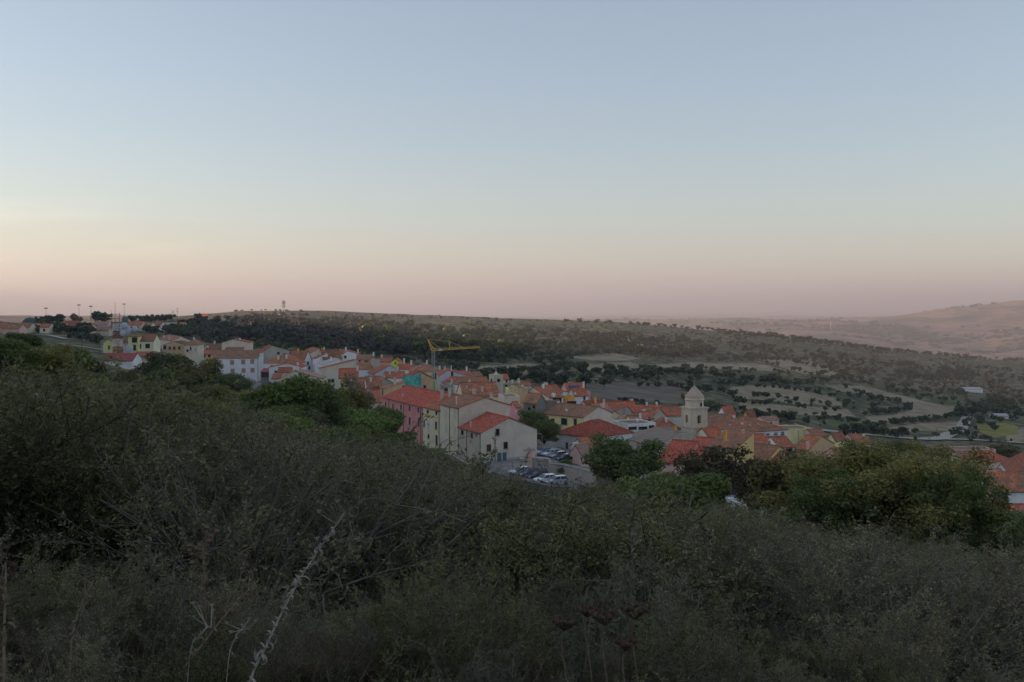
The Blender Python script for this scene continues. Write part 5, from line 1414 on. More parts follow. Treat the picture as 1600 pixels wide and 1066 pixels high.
# ------------------------------------------------------------------ cars
_car = {}
def car(label, px, py, dmin, col, yaw, group):
    q = on_ground(px, py, dmin)
    root = empty('parked_car', (q.x, q.y, q.z + .06), R(yaw)); tag(root, label, 'car', group)
    if not _car:
        prof = [(-2.1,.28),(2.05,.28),(2.12,.55),(2.0,.78),(1.0,.95),(-1.75,.98),(-2.08,.86),(-2.14,.5)]
        mb = MB(); n = len(prof)
        for y, k in ((-.86, .97), (-.8, 1.0), (.8, 1.0), (.86, .97)): mb.v += [(p[0] * k, y, .28 + (p[1] - .28) * k) for p in prof]
        for s in range(3):
            for i in range(n): mb.f.append((s*n + i, s*n + (i+1) % n, (s+1)*n + (i+1) % n, (s+1)*n + i))
        mb.f += [tuple(range(n - 1, -1, -1)), tuple(3*n + i for i in range(n))]
        _car['body'] = mb
        _car['glass'] = MB().add([(-1.8,-.76,.95),(1.0,-.76,.93),(1.0,.76,.93),(-1.8,.76,.95),(-1.45,-.6,1.4),(.2,-.6,1.42),(.2,.6,1.42),(-1.45,.6,1.4)], [(0,1,5,4),(1,2,6,5),(2,3,7,6),(3,0,4,7),(4,5,6,7)])
        rf = MB().box(-1.5, .25, -.62, .62, 1.405, 1.46)
        for y in (-1, 1):
            for x0, x1 in ((1.0, .2), (-.35, -.4), (-1.8, -1.45)): rf.bar((x0, y * .765, .94), (x1, y * .61, 1.43), .05)
        _car['roof'] = rf
        tm = plain('tyre', (.02, .02, .02), .8, .2); rmt = plain('rim', (.4, .4, .41), .35, .5, .1, 3, .7)
        _car['tyre'] = MB().lathe((0, 0, 0), [(.2, -.1), (.31, -.1), (.33, -.06), (.33, .06), (.31, .1), (.2, .1)], 14, 'y').mesh('tyre', tm)
        _car['rim'] = MB().lathe((0, 0, 0), [(.05, -.11), (.21, -.09), (.21, .09), (.05, .11)], 10, 'y').mesh('rim', rmt)
        _car['hl'] = MB().box(-.04, .04, -.17, .17, -.07, .07).mesh('headlight', plain('lamp_glass', (.7, .7, .68), .2, .5))
        _car['tl'] = MB().box(-.04, .04, -.14, .14, -.1, .1).mesh('tail_light', plain('tail_red', (.3, .02, .02), .3, .5))
        _car['bump'] = MB().box(-.07, .07, -.8, .8, -.1, .1).mesh('bumper', M_gutter)
    key = ('paint',) + tuple(col)
    if key not in _car:
        pm = plain('car_paint', col, .25, .5, .05); pm.node_tree.nodes['Principled BSDF'].inputs['Coat Weight'].default_value = .6
        _car[key] = (_car['body'].mesh('body', pm), _car['roof'].mesh('roof', pm), _car['glass'].mesh('windows', M_dark))
    bo, rf, gl = _car[key]
    link('body', bo, root); link('roof', rf, root); link('windows', gl, root); 
    for x in (-2.1, 2.09): link('bumper', _car['bump'], root).location = (x, 0, .4)
    for x in (-1.3, 1.3):
        for y in (-.8, .8):
            t_ = link('wheel', _car['tyre'], root); t_.location = (x, y, .33)
            link('rim', _car['rim'], t_)
    for y in (-.62, .62):
        o = link('headlight', _car['hl'], root); o.location = (2.08, y, .66)
        o = link('tail_light', _car['tl'], root); o.location = (-2.1, y, .74)
CG = 'cars parked by the grey house'
car('blue car at the left end of the upper row of parked cars', 849, 712, 180, (.16, .26, .46), -140, CG)
car('pale blue car second in the upper row of parked cars', 860.5, 714.5, 180, (.45, .53, .66), -142, CG)
car('grey car third in the upper row of parked cars', 872, 718, 180, (.2, .22, .27), -145, CG)
car('black car at the right end of the upper row under the parapet', 883, 722, 180, (.025, .03, .04), -150, CG)
car('silver blue car at the left end of the lower row of parked cars', 813, 744, 160, (.42, .48, .55), -150, CG)
car('dark blue car second in the lower row of parked cars', 827, 747, 160, (.05, .09, .18), -150, CG)
car('dark grey car third in the lower row of parked cars', 841, 750, 160, (.07, .075, .08), -152, CG)
car('white car fourth in the lower row of parked cars', 853, 756, 160, (.72, .75, .73), -155, CG)
car('silver car at the right end of the lower row of parked cars', 870, 758, 160, (.45, .46, .5), -158, CG)
LG = 'cars near the orange tan house'
car('red car on the lane beside the orange tan house', 314.5, 563, 330, (.35, .02, .03), 20, LG)
car('white car parked below the beige block', 294.5, 560.5, 330, (.72, .73, .74), 160, LG)
car('pale grey car on the lane left of the red car', 303, 564, 330, (.5, .52, .55), 165, LG)
for i, (px, py) in enumerate(((231, 516), (290, 507.5), (297, 507))):
    car(('white car parked alone on the rise right of the dishes', 'white car on the far lane, left of a pair', 'white car on the far lane, right of a pair')[i], px, py, 450, (.75, .75, .74), 30, 'white cars on the rise')
# ------------------------------------------------------------------ vegetation
M_bark = plain('bark', (0.055, 0.045, 0.035), .95, .1, .3, 4.0)
M_twig = plain('twig_grey', (0.155, 0.138, 0.115), .9, .1, .3, 6.0)
M_twigd = plain('twig_dark', (0.05, 0.042, 0.034), .9, .1, .3, 6.0)
LF = {
 'oak': leafmat('leaves_oak', [(0.047, 0.073, 0.022), (0.098, 0.137, 0.037), (0.161, 0.195, 0.056), (0.120, 0.151, 0.041)]),
 'oaky': leafmat('leaves_oak_autumn', [(0.085, 0.094, 0.030), (0.169, 0.173, 0.053), (0.319, 0.244, 0.079), (0.140, 0.150, 0.045)]),
 'green': leafmat('leaves_green', [(0.070, 0.112, 0.028), (0.152, 0.214, 0.045), (0.233, 0.305, 0.069), (0.116, 0.170, 0.041)]),
 'yellow': leafmat('leaves_yellow', [(0.105, 0.120, 0.030), (0.225, 0.203, 0.045), (0.405, 0.300, 0.045), (0.150, 0.150, 0.038)]),
 'greyg': leafmat('leaves_grey_green', [(0.093, 0.087, 0.045), (0.185, 0.170, 0.089), (0.296, 0.267, 0.146), (0.143, 0.136, 0.066)]),
 'olive': leafmat('leaves_olive', [(0.070, 0.077, 0.032), (0.148, 0.152, 0.060), (0.230, 0.224, 0.093), (0.107, 0.116, 0.047)]),
 'gsh': leafmat('leaves_green_shrub', [(0.069, 0.083, 0.034), (0.138, 0.159, 0.062), (0.216, 0.233, 0.095), (0.103, 0.121, 0.048)]),
 'thinb': leafmat('leaves_thin_brown', [(.06,.052,.025), (.11,.09,.042), (.17,.135,.06), (.085,.075,.034)]),
 'brown': leafmat('leaves_brown', [(0.064, 0.043, 0.029), (0.134, 0.086, 0.054), (0.216, 0.118, 0.072), (0.090, 0.072, 0.040)]),
 'silver': leafmat('leaves_silver', [(.07,.08,.05), (.125,.14,.09), (.19,.20,.14), (.09,.10,.065)]),
 'far': leafmat('leaves_far', [(0.030, 0.045, 0.021), (0.053, 0.072, 0.032), (0.083, 0.099, 0.045), (0.045, 0.060, 0.027)], .15),
 'farg': leafmat('leaves_far_green', [(0.045, 0.068, 0.021), (0.090, 0.112, 0.033), (0.135, 0.150, 0.045), (0.068, 0.090, 0.027)], .15),
 'faro': leafmat('leaves_far_autumn', [(0.075, 0.068, 0.030), (0.150, 0.112, 0.038), (0.240, 0.150, 0.045), (0.105, 0.090, 0.030)], .15),
 'farb': leafmat('leaves_far_brown', [(0.060, 0.051, 0.039), (0.090, 0.078, 0.060), (0.120, 0.105, 0.083), (0.075, 0.066, 0.051)], .15)}

def quads(name, C, S, mat, up=0.35, rg=nrg, asp=.5, N_=None):
    """leaf faces: one small diamond for every point"""
    n = len(C)
    nv = rg.normal(size=(n, 3)); 
    if N_ is not None: nv = nv * .55 + N_
    nv[:, 2] += up
    nv /= np.linalg.norm(nv, axis=1)[:, None]
    a = rg.normal(size=(n, 3)); u = np.cross(nv, a); u /= np.linalg.norm(u, axis=1)[:, None]
    v = np.cross(nv, u)
    S = np.broadcast_to(np.asarray(S), (n,))[:, None]
    co = np.stack([C - u * S, C + v * S * asp, C + u * S, C - v * S * asp], 1).reshape(-1, 3)
    me = bpy.data.meshes.new(name)
    me.vertices.add(4 * n); me.vertices.foreach_set('co', co.astype(np.float32).ravel())
    me.loops.add(4 * n); me.loops.foreach_set('vertex_index', np.arange(4 * n, dtype=np.int32))
    me.polygons.add(n); me.polygons.foreach_set('loop_start', (np.arange(n) * 4).astype(np.int32))
    me.update(calc_edges=True)
    me.materials.append(mat)
    return me

def tubes(name, segs, mat, n=3):
    """many tapered twigs (p0, p1, r0, r1) as one mesh"""
    p0 = np.array([s[0] for s in segs], float); p1 = np.array([s[1] for s in segs], float)
    r0 = np.array([s[2] for s in segs]); r1 = np.array([s[3] for s in segs])
    d = p1 - p0; d /= np.maximum(np.linalg.norm(d, axis=1), 1e-9)[:, None]
    a = np.where(np.abs(d[:, 2:3]) < .9, np.array([[0, 0, 1.0]]), np.array([[1.0, 0, 0]]))
    u = np.cross(d, a); u /= np.linalg.norm(u, axis=1)[:, None]; v = np.cross(d, u)
    m = len(segs)
    co = np.zeros((m, 2 * n, 3))
    for k in range(n):
        t = 2 * math.pi * k / n
        e = u * math.cos(t) + v * math.sin(t)
        co[:, k] = p0 + e * r0[:, None]; co[:, n + k] = p1 + e * r1[:, None]
    f = np.array([[k, (k + 1) % n, n + (k + 1) % n, n + k] for k in range(n)])
    lo = (np.arange(m)[:, None, None] * 2 * n + f[None]).reshape(-1)
    me = bpy.data.meshes.new(name)
    me.vertices.add(m * 2 * n); me.vertices.foreach_set('co', co.astype(np.float32).ravel())
    me.loops.add(len(lo)); me.loops.foreach_set('vertex_index', lo.astype(np.int32))
    me.polygons.add(m * n); me.polygons.foreach_set('loop_start', (np.arange(m * n) * 4).astype(np.int32))
    me.update(calc_edges=True)
    me.materials.append(mat)
    return me

def tree_mesh(seed, h, rx, nleaf, leaf, mat, nclump=36, low=0.25, sparse=1.0, flat=1.0, cr=(.2, .36)):
    """-> (trunk mesh, crown mesh): tapered trunk, limbs to the clumps, leaf faces in uneven clumps"""
    rg = np.random.default_rng(seed); r = random.Random(seed)
    zc = h * (low + 1) / 2; rz = h * (1 - low) / 2 * flat
    cl = []
    while len(cl) < nclump:
        p = rg.normal(size=3); p /= np.linalg.norm(p)
        k = rg.random() ** .4
        lump = 0.78 + .3 * math.sin(3 * math.atan2(p[1], p[0]) + seed) * .6 + .25 * rg.normal() * .5
        q = p * k * lump * np.array([rx, rx, rz]) * .86
        q[2] += zc
        if q[2] > h * low * .8: cl.append((q, rx * rg.uniform(*cr)))
    trunk_top = h * min(.7, low + .3)
    segs = []
    pts = [np.array([0, 0, -.5])]
    lean = rg.normal(size=2) * .05 * h
    for i in range(1, 6):
        pts.append(np.array([lean[0] * i / 5 + rg.normal() * .02 * h, lean[1] * i / 5 + rg.normal() * .02 * h, trunk_top * i / 5]))
    R0 = h * .032
    for i in range(5): segs.append((pts[i], pts[i + 1], R0 * (1 - .13 * i), R0 * (1 - .13 * (i + 1))))
    for q, rr in cl:
        i = r.randint(2, 5) if q[2] > pts[3][2] else r.randint(2, 4)
        s = pts[i]
        m1 = s + (q - s) * .4 + rg.normal(size=3) * .05 * h; m1[2] += .03 * h
        m2 = s + (q - s) * .75 + rg.normal(size=3) * .04 * h
        segs += [(s, m1, R0 * .42, R0 * .28), (m1, m2, R0 * .28, R0 * .15), (m2, q, R0 * .15, R0 * .06)]
        for _ in range(3):
            e = q + rg.normal(size=3) * rr * .6
            segs.append((q, e, R0 * .06, R0 * .02))
    tm = tubes('trunk', segs, M_bark, 6)
    w_ = np.array([c[1] ** 2 for c in cl]); w_ = w_ / w_.sum()
    idx = rg.choice(len(cl), nleaf, p=w_)
    dv = rg.normal(size=(nleaf, 3)); dv /= np.linalg.norm(dv, axis=1)[:, None]
    kk = rg.random(nleaf) ** .45 * sparse
    rad = np.array([c[1] for c in cl])[idx]
    C = np.array([c[0] for c in cl])[idx] + dv * (kk * rad)[:, None] * np.array([1.1, 1.1, .85])
    cm = quads('crown', C, leaf * rg.uniform(.6, 1.3, nleaf), mat, .3, rg, .62, dv)
    return tm, cm

def shrub_mesh(seed, rx, h, nstem, nleaf, leaf, mat, twig=M_twig, bare=.25, up=1.0):
    """dense many-stemmed shrub: stems fan out from the base, twigs carry small leaves, bare twig ends stick out"""
    rg = np.random.default_rng(seed)
    segs, lp_, ld = [], [], []
    def grow(p, d, ln, r, lev):
        n = 3
        q = p
        pts_ = [p]
        for i in range(n):
            d = d + rg.normal(size=3) * (.16 + .06 * lev); d[2] += .04 * up
            d = d / np.linalg.norm(d)
            q2 = q + d * ln / n
            if q2[2] < .05: q2[2] = .05
            segs.append((q, q2, r * (1 - .25 * i / n), r * (1 - .25 * (i + 1) / n)))
            q = q2; pts_.append(q)
        if lev < 2:
            m = 6 if lev == 0 else 5
            for k in range(m):
                t = rg.uniform(.3, 1.0); j = min(n - 1, int(t * n)); s = pts_[j] + (pts_[j + 1] - pts_[j]) * (t * n - j if t < 1 else 1)
                e = rg.normal(size=3); e /= np.linalg.norm(e)
                nd = d * .75 + e * .7; nd[2] += .1; nd /= np.linalg.norm(nd)
                grow(s, nd, ln * rg.uniform(.38, .62), r * .5, lev + 1)
        else:
            for j in range(n):
                lp_.append((pts_[j], pts_[j + 1]))
    for s in range(nstem):
        az = rg.uniform(0, 2 * math.pi); tl = rg.uniform(0.08, 1.0) ** .8
        d = np.array([math.cos(az) * tl * rx / h * 1.15, math.sin(az) * tl * rx / h * 1.15, 1.0 - .35 * tl]); ln = h * rg.uniform(.62, .95)
        d /= np.linalg.norm(d)
        b0 = np.array([math.cos(az), math.sin(az), 0]) * rg.uniform(0, .25) * rx
        grow(b0, d, ln, .0085 * h, 0)
    for k_, g_ in enumerate(segs): segs[k_] = (g_[0], g_[1], max(g_[2], .0022), max(g_[3], .0018))
    tm = tubes('stems', segs, twig, 3)
    A = np.array([q[0] for q in lp_]); B = np.array([q[1] for q in lp_])
    i = rg.integers(0, len(A), nleaf)
    keep = rg.random(len(A)) > bare
    i = i[keep[i]]
    t = rg.random((len(i), 1))
    C = A[i] + (B[i] - A[i]) * t + rg.normal(size=(len(i), 3)) * leaf * 1.3
    cm = quads('foliage', C, leaf * rg.uniform(.55, 1.35, len(i)), mat, .4, rg, .45)
    return tm, cm

def plant(name, meshes, pos, s, rz, label, cat, group=None, parts=('trunk', 'crown'), sz=None, tilt=0):
    root = empty(name, pos, rz)
    root.scale = (s, s, sz or s)
    if tilt: root.rotation_euler = (rnd.uniform(-tilt, tilt), rnd.uniform(-tilt, tilt), rz)
    tag(root, label, cat, group)
    for nm, me in zip(parts, meshes): link(nm, me, root)
    return root

# --- mid-ground trees, each where it stands
TM = {
 'walnut': tree_mesh(21, 8.2, 4.6, 17000, .17, LF['oak'], 46, .12),
 'oakA': tree_mesh(22, 8, 4.2, 15000, .17, LF['oak'], 40, .10),
 'oakB': tree_mesh(23, 7.5, 4.0, 14000, .17, LF['oaky'], 38, .12),
 'greenA': tree_mesh(24, 7, 4.0, 14000, .17, LF['green'], 38, .10),
 'yell': tree_mesh(25, 6.5, 2.8, 6000, .16, LF['yellow'], 26, .2, .9),
 'thin': tree_mesh(26, 8, 3.6, 2600, .16, LF['thinb'], 40, .35, .8),
 'greyA': tree_mesh(27, 6.5, 3.6, 9000, .15, LF['greyg'], 36, .12)}
TMX = {}
def T(kind, px, ptop, d, label, wpx=None, name='tree', cat='tree', z0=None):
    """crown top at photo pixel (px, ptop), standing on the ground at distance d"""
    x = (px - CX) / F * d
    g = gz(x, d) if z0 is None else z0
    top = ZC + (HY - ptop) / F * d
    hh = max(2.5, top - g)
    me = TM[kind]
    h0 = TMX.setdefault(kind, (np.percentile([v.co.z for v in me[1].vertices], 98.5), np.percentile([abs(v.co.x) for v in me[1].vertices], 99) * 2))[0]
    sz = hh / h0
    if wpx:
        w0 = TMX[kind][1]
        s = min(wpx / F * d / w0, sz * 1.45)
    else: s = sz
    return plant(name, me, (x, d, g), s, rnd.uniform(0, 6.28), label, cat, sz=sz)
for a_ in [
 ('walnut', 962, 688, 150, 'round dark walnut tree standing in front of the church', 122, 'walnut_tree'),
 ('oakA', 258, 556, 205, 'dark green tree crown in front of the long pink red shed', 84, 'oak_tree'),
 ('oakB', 300, 566, 205, 'olive tree crown left of the long white house', 84, 'oak_tree'),
 ('oakA', 340, 590, 200, 'dark tree crown under the long white house, leftmost of two', 80, 'oak_tree'),
 ('oakA', 362, 586, 260, 'small dark tree right under the white house windows', 60, 'oak_tree'),
 ('greenA', 440, 594, 140, 'broad green tree with yellowing top below the low tan gable', 118, 'oak_tree'),
 ('oakB', 380, 612, 165, 'olive green tree left of the broad yellowing green tree', 110, 'oak_tree'),
 ('oakA', 496, 600, 150, 'dark tree between the broad green tree and the yellow tree', 80, 'oak_tree'),
 ('greyA', 560, 596, 200, 'bare looking grey tree in front of the pale yellow house', 55, 'ash_tree'),
 ('yell', 548, 612, 190, 'small bright yellow autumn tree left of the pink house', 50, 'poplar_tree'),
 ('oakB', 520, 625, 175, 'brownish olive tree left of the bright yellow tree', 75, 'oak_tree'),
 ('greenA', 565, 640, 170, 'green tree directly below the bright yellow tree', 95, 'oak_tree'),
 ('oakA', 598, 640, 195, 'small dark tree touching the left end of the pink house', 62, 'oak_tree'),
 ('oakA', 632, 676, 178, 'dark bushy tree below the pink house windows', 66, 'oak_tree'),
 ('greenA', 600, 682, 150, 'green bushy tree on the slope below the pink house', 110, 'oak_tree'),
 ('greenA', 672, 702, 160, 'low green tree below the narrow pale green house', 80, 'oak_tree'),
 ('oakA', 832, 645, 232, 'dark evergreen tree rising behind the large grey house', 52, 'cypress_tree'),
 ('oakA', 850, 660, 226, 'dark leafy tree between the grey house and the balcony house', 48, 'cypress_tree'),
 ('greenA', 875, 722, 178, 'ivy covered bush on the car park retaining wall', 36, 'ivy_bush'),
 ('greenA', 1010, 752, 95, 'yellow green tree left of centre in front of the church', 110, 'oak_tree'),
 ('greenA', 1060, 745, 92, 'bright green tree below the dark red church roofs', 130, 'oak_tree'),
 ('oakB', 960, 760, 100, 'olive bush in front of the round walnut tree', 95, 'oak_tree'),
 ('thin', 1128, 700, 130, 'thin sparsely leaved tree in front of the tall yellow house', 110, 'ash_tree'),
 ('thin', 1085, 712, 138, 'wispy brownish tree left of the thin sparsely leaved tree', 70, 'ash_tree'),
 ('thin', 1185, 720, 120, 'wispy brown tree between the yellow house and the big oak', 90, 'ash_tree'),
 ('oakB', 1230, 720, 84, 'olive tree joined to the left side of the big oak', 120, 'oak_tree'),
 ('thin', 1500, 742, 75, 'thin brown tree at the right of the big oak', 70, 'ash_tree'),
 ('oakA', 1590, 805, 82, 'dark tree leaning in at the right edge of the picture', 90, 'oak_tree'),
 ('oakA', 1600, 838, 60, 'dark bush at the right edge below the lowest red roof', 110, 'oak_tree'),
 ('oakA', 30, 533, 82, 'dark rounded bush on the left hill, leftmost on the skyline', 130, 'oak_bush'),
 ('oakA', 105, 543, 78, 'dark rounded bush on the left hill, second from the left edge', 120, 'oak_bush'),
 ('oakB', 75, 548, 66, 'olive bush in front of the two dark rounded bushes on the left hill', 130, 'oak_bush'),
 ('oakA', 132, 562, 80, 'dark rounded bush on the left hill under the pink red shed', 60, 'oak_bush'),
 ('oakA', 15, 560, 55, 'large dark bush at the left picture edge', 160, 'oak_bush'),
 ('oakB', 196, 588, 150, 'olive tree crown under the long pink red shed', 80, 'oak_tree'),
 ('oakA', 262, 580, 140, 'dark tree crown in front of the first olive crown on the left', 95, 'oak_tree'),
 ('oakB', 328, 604, 140, 'olive brown tree crown under the white house, nearest the thicket', 90, 'oak_tree'),
 ('oakA', 430, 640, 105, 'dark tree at the foot of the broad yellowing green tree', 90, 'oak_tree'),
 ('greyA', 500, 655, 105, 'grey green tree at the foot of the dark tree by the yellow tree', 90, 'ash_tree'),
 ('oakB', 560, 672, 120, 'olive tree on the slope left below the pink house', 80, 'oak_tree'),
 ('greenA', 1350, 697, 230, 'green tree rising between the orange roofs and the big oak', 60, 'oak_tree'),
 ('oakA', 1400, 693, 250, 'dark tree behind the top of the big oak, left one', 70, 'oak_tree'),
 ('oakB', 1455, 697, 240, 'olive tree behind the top of the big oak, right one', 70, 'oak_tree'),
 ('greyA', 1575, 690, 330, 'dark hedge tree behind the red roofs at the right edge', 90, 'hedge_tree')]:
    T(*a_[:5], wpx=a_[5], name=a_[6])
# the big oak at the right, two crowns on forked trunks
TM['big'] = tree_mesh(31, 9.5, 6.4, 46000, .10, LF['oaky'], 120, .06, 1.0, cr=(.10, .20))
T('big', 1395, 708, 62, 'big spreading oak with olive brown leaves at the right', wpx=310, name='oak_tree')
TM['bigb'] = tree_mesh(33, 8.0, 4.5, 22000, .10, LF['oak'], 75, .06, 1.0, cr=(.12, .22))
T('bigb', 1490, 738, 58, 'dark rounded oak grown into the right side of the big oak', wpx=170, name='oak_tree')
T('big', 1335, 720, 66, 'left crown of the big spreading oak', wpx=190, name='oak_tree')
T('big', 1450, 710, 70, 'rear crown of the big spreading oak showing at its top', wpx=200, name='oak_tree')
T('bigb', 1540, 822, 56, 'low dark oak at the right foot of the big oak', wpx=130, name='oak_tree')
T('bigb', 1290, 745, 60, 'dark lower oak under the left boughs of the big oak', wpx=170, name='oak_tree')

# --- thicket on the near slope
SH = {
 'g1': shrub_mesh(41, 1.25, 1.55, 18, 21000, .018, LF['greyg'], M_twig, .3), 'g2': shrub_mesh(42, 1.35, 1.7, 18, 16000, .019, LF['greyg'], M_twig, .45),
 'o1': shrub_mesh(43, 1.2, 1.5, 17, 21000, .021, LF['olive'], M_twigd, .15), 'o2': shrub_mesh(44, 1.3, 1.6, 16, 17000, .024, LF['olive'], M_twig, .3),
 'b1': shrub_mesh(45, 1.2, 1.4, 17, 10000, .020, LF['brown'], M_twig, .5), 'n1': shrub_mesh(46, 1.15, 1.6, 24, 3500, .016, LF['greyg'], M_twig, .7),
 'y1': shrub_mesh(47, 1.2, 1.5, 16, 19000, .020, LF['gsh'], M_twig, .3)}
kinds = {'y': ('buckthorn_shrub', 'fresh green shrub in the near thicket', 'fresh green shrubs of the near thicket'),
         'g': ('blackthorn_shrub', 'grey green shrub in the near thicket', 'grey green shrubs of the near thicket'),
         'o': ('lentisk_shrub', 'dark olive green shrub in the near thicket', 'olive green shrubs of the near thicket'),
         'b': ('bramble_shrub', 'reddish brown leaved shrub in the near thicket', 'brown shrubs of the near thicket'),
         'n': ('dry_shrub', 'bare grey twiggy shrub in the near thicket', 'bare grey shrubs of the near thicket')}
rs = random.Random(99)
def topz(mm): return max(np.percentile([v.co.z for v in m.vertices], 97) for m in mm)
SHT = {k: topz(m) for k, m in SH.items()}
SIL = np.array([(-60,588),(0,590),(150,597),(280,634),(380,664),(520,696),(620,716),(700,746),(780,766),(880,788),(980,792),(1080,800),(1150,806),(1230,826),(1320,844),(1420,852),(1520,864),(1660,890)], float)
ZN = [(170, 'at the left picture edge'), (340, 'left of the leaning pale stalk'), (520, 'behind the leaning pale stalk'), (690, 'below the pink house'), (840, 'below the large grey house'), (980, 'below the walnut tree'), (1130, 'below the bell tower'), (1290, 'left of the big oak'), (1450, 'under the big oak'), (9999, 'at the right picture edge')]
cnt = 0
d = 4.9
while d < 62:
    step = (.62 + d * .05) * (1.25 if 8 < d < 16 else 1)
    half = .60 * d + 1.0
    x = -half
    while x < half:
        xx, yy = x + rs.uniform(-.4, .4) * step, d + rs.uniform(-.4, .4) * step
        x += step * 1.1
        px = CX + xx / yy * F
        u = rs.random()
        nz_ = float(fbm(np.array(xx / 6.0), np.array(yy / 6.0), 3))
        if nz_ < -.24: k = 'n1' if u < .1 else ('b1' if u < .4 else 'g2')
        elif nz_ > .12: k = 'o1' if u < .6 else 'o2'
        else: k = 'g1' if u < .45 else ('g2' if u < .8 else ('n1' if u < .82 else 'o2'))
        n2 = float(fbm(np.array(xx / 3.4 + 90), np.array(yy / 3.4 + 20), 2))
        if n2 > .2 and u < .8: k = 'y1'
        elif n2 < -.34 and u < .6: k = 'g2'
        if d > 24 and rs.random() < .3: k = 'n1' if u < .15 else 'g2'
        if 760 < px < 880 and 12 < yy < 20 and u < .8: k = 'b1'
        if k == 'n1' and 7 < yy < 18: k = 'g1'
        g = gz(xx, yy)
        lim = ZC + (HY - (np.interp(px, SIL[:, 0], SIL[:, 1]) + rs.uniform(-12, 34))) / F * yy - g
        want = rs.uniform(.95, 1.7) * (1 + 1.1 * float(fbm(np.array(xx / 4.0 + 50), np.array(yy / 4.0), 2))) * (1 + max(0, d - 18) * .012) * min(1.0, .30 + d * .06)
        if 8.5 < yy < 16: want = rs.uniform(1.5, 2.7) * (1 + .5 * n2)
        if yy < 8.5: want = rs.uniform(.3, .75)
        hh = min(want, lim)
        if hh < .45: continue
        s = hh / SHT[k]
        sx_ = max(s, min(want, hh * 1.5) / SHT[k]) * rs.uniform(.95, 1.2)
        nm, lab, grp = kinds[k[0]]
        zn = [z for lim_, z in ZN if px < lim_][0]
        lab = lab.replace('in the near thicket', ('in front of' if False else ('in the front of' if yy < 11 else 'midway up' if yy < 26 else 'at the back of')) + ' the thicket, ' + zn)
        plant(nm, SH[k], (xx, yy, g - .05), sx_, rs.uniform(0, 6.28), lab, 'shrub', grp, ('stems', 'foliage'), s, .1)
        cnt += 1
    d += step * .95
print('near shrubs', cnt)

# --- bushes on the slope between the thicket and the village
MB_ = {'m1': tree_mesh(51, 3.0, 2.1, 5200, .10, LF['oak'], 26, .02), 'm2': tree_mesh(52, 3.0, 2.1, 5200, .10, LF['green'], 26, .02),
       'm3': tree_mesh(53, 3.0, 2.1, 4600, .09, LF['greyg'], 26, .02), 'm4': tree_mesh(54, 2.6, 2.0, 4200, .09, LF['brown'], 24, .02)}
cnt = 0
SIL2 = np.array([(-60,556),(0,560),(100,575),(160,592),(300,622),(420,650),(500,664),(600,690),(690,708),(745,744),(800,770),(880,790),(960,775),(1100,792),(1250,806),(1660,838)], float)
MBT = {k: topz(m) for k, m in MB_.items()}
for i in range(2600):
    d = math.exp(rs.uniform(math.log(56), math.log(190)))
    px = rs.uniform(-30, 1640)
    x = (px - CX) / F * d
    if in_poly(np.array(x), np.array(d), VILLAGE): continue
    lim = 190 if px < 600 else (165 if px < 800 else (150 if px < 1000 else 128))
    if px < 250: lim = 115
    if d > lim or cnt >= 285: continue
    u = rs.random()
    k = ('m3' if u < .4 else 'm1' if u < .66 else 'm2' if u < .94 else 'm4')
    g = gz(x, d)
    lim_h = ZC + (HY - (np.interp(px, SIL2[:, 0], SIL2[:, 1]) + rs.uniform(-4, 14))) / F * d - g
    hh = min(rs.uniform(1.8, 3.6), lim_h)
    if hh < .8: continue
    s = hh / MBT[k]
    sx_ = max(s, min(1.0, s * 1.7)) * rs.uniform(.9, 1.15)
    zn = [z for l_, z in ZN if px < l_][0]
    nm, lab, grp = {'m1': ('oak_bush', 'dark green bush', 'dark bushes on the slope'), 'm2': ('leafy_bush', 'fresh green bush', 'green bushes on the slope'),
                    'm3': ('grey_bush', 'grey green bush', 'grey bushes on the slope'), 'm4': ('brown_bush', 'brown autumn bush', 'brown bushes on the slope')}[k]
    lab += (' low on the slope near the village, ' if d > 110 else ' halfway down the slope, ') + zn
    plant(nm, MB_[k], (x, d, g - .15), sx_, rs.uniform(0, 6.28), lab, 'bush', grp, ('stems', 'foliage'), s)
    cnt += 1
print('slope bushes', cnt)
# --- trees and hedges across the valley, on the far rise and along the ridge
FT = [tree_mesh(61 + i, 6.0, 3.6, 420, .62, LF[m], 14, .04) for i, m in enumerate(('far', 'far', 'farg', 'farb', 'faro', 'far'))]
FS = [tree_mesh(71 + i, 6.0, 3.6, 230, .62, LF[m], 10, .04) for i, m in enumerate(('far', 'far', 'farg', 'farb', 'faro', 'far'))]
rt = random.Random(5)
spots = []     # x, y, z, size, kind, zone
def scatter(zone, poly, n, kinds_, smin, smax, dmin=430):
    xs = [p[0] for p in poly]; ys = [p[1] for p in poly]
    k = 0; tries = 0
    while k < n and tries < n * 30:
        tries += 1
        px, py = rt.uniform(min(xs), max(xs)), rt.uniform(min(ys), max(ys))
        if not in_poly(np.array(px), np.array(py), poly): continue
        if n > 30 and float(vnoise(np.array(px / 26.0), np.array(py / 7.0))) < rt.uniform(-.42, .12): continue
        q = hit(px, py, dmin)
        if q is None or q[1] > 1500: continue
        if any(in_poly(np.array(q[0]), np.array(q[1]), f[0]) for f in fields): continue
        spots.append((q[0], q[1], q[2], rt.uniform(smin, smax), rt.choice(kinds_), zone)); k += 1
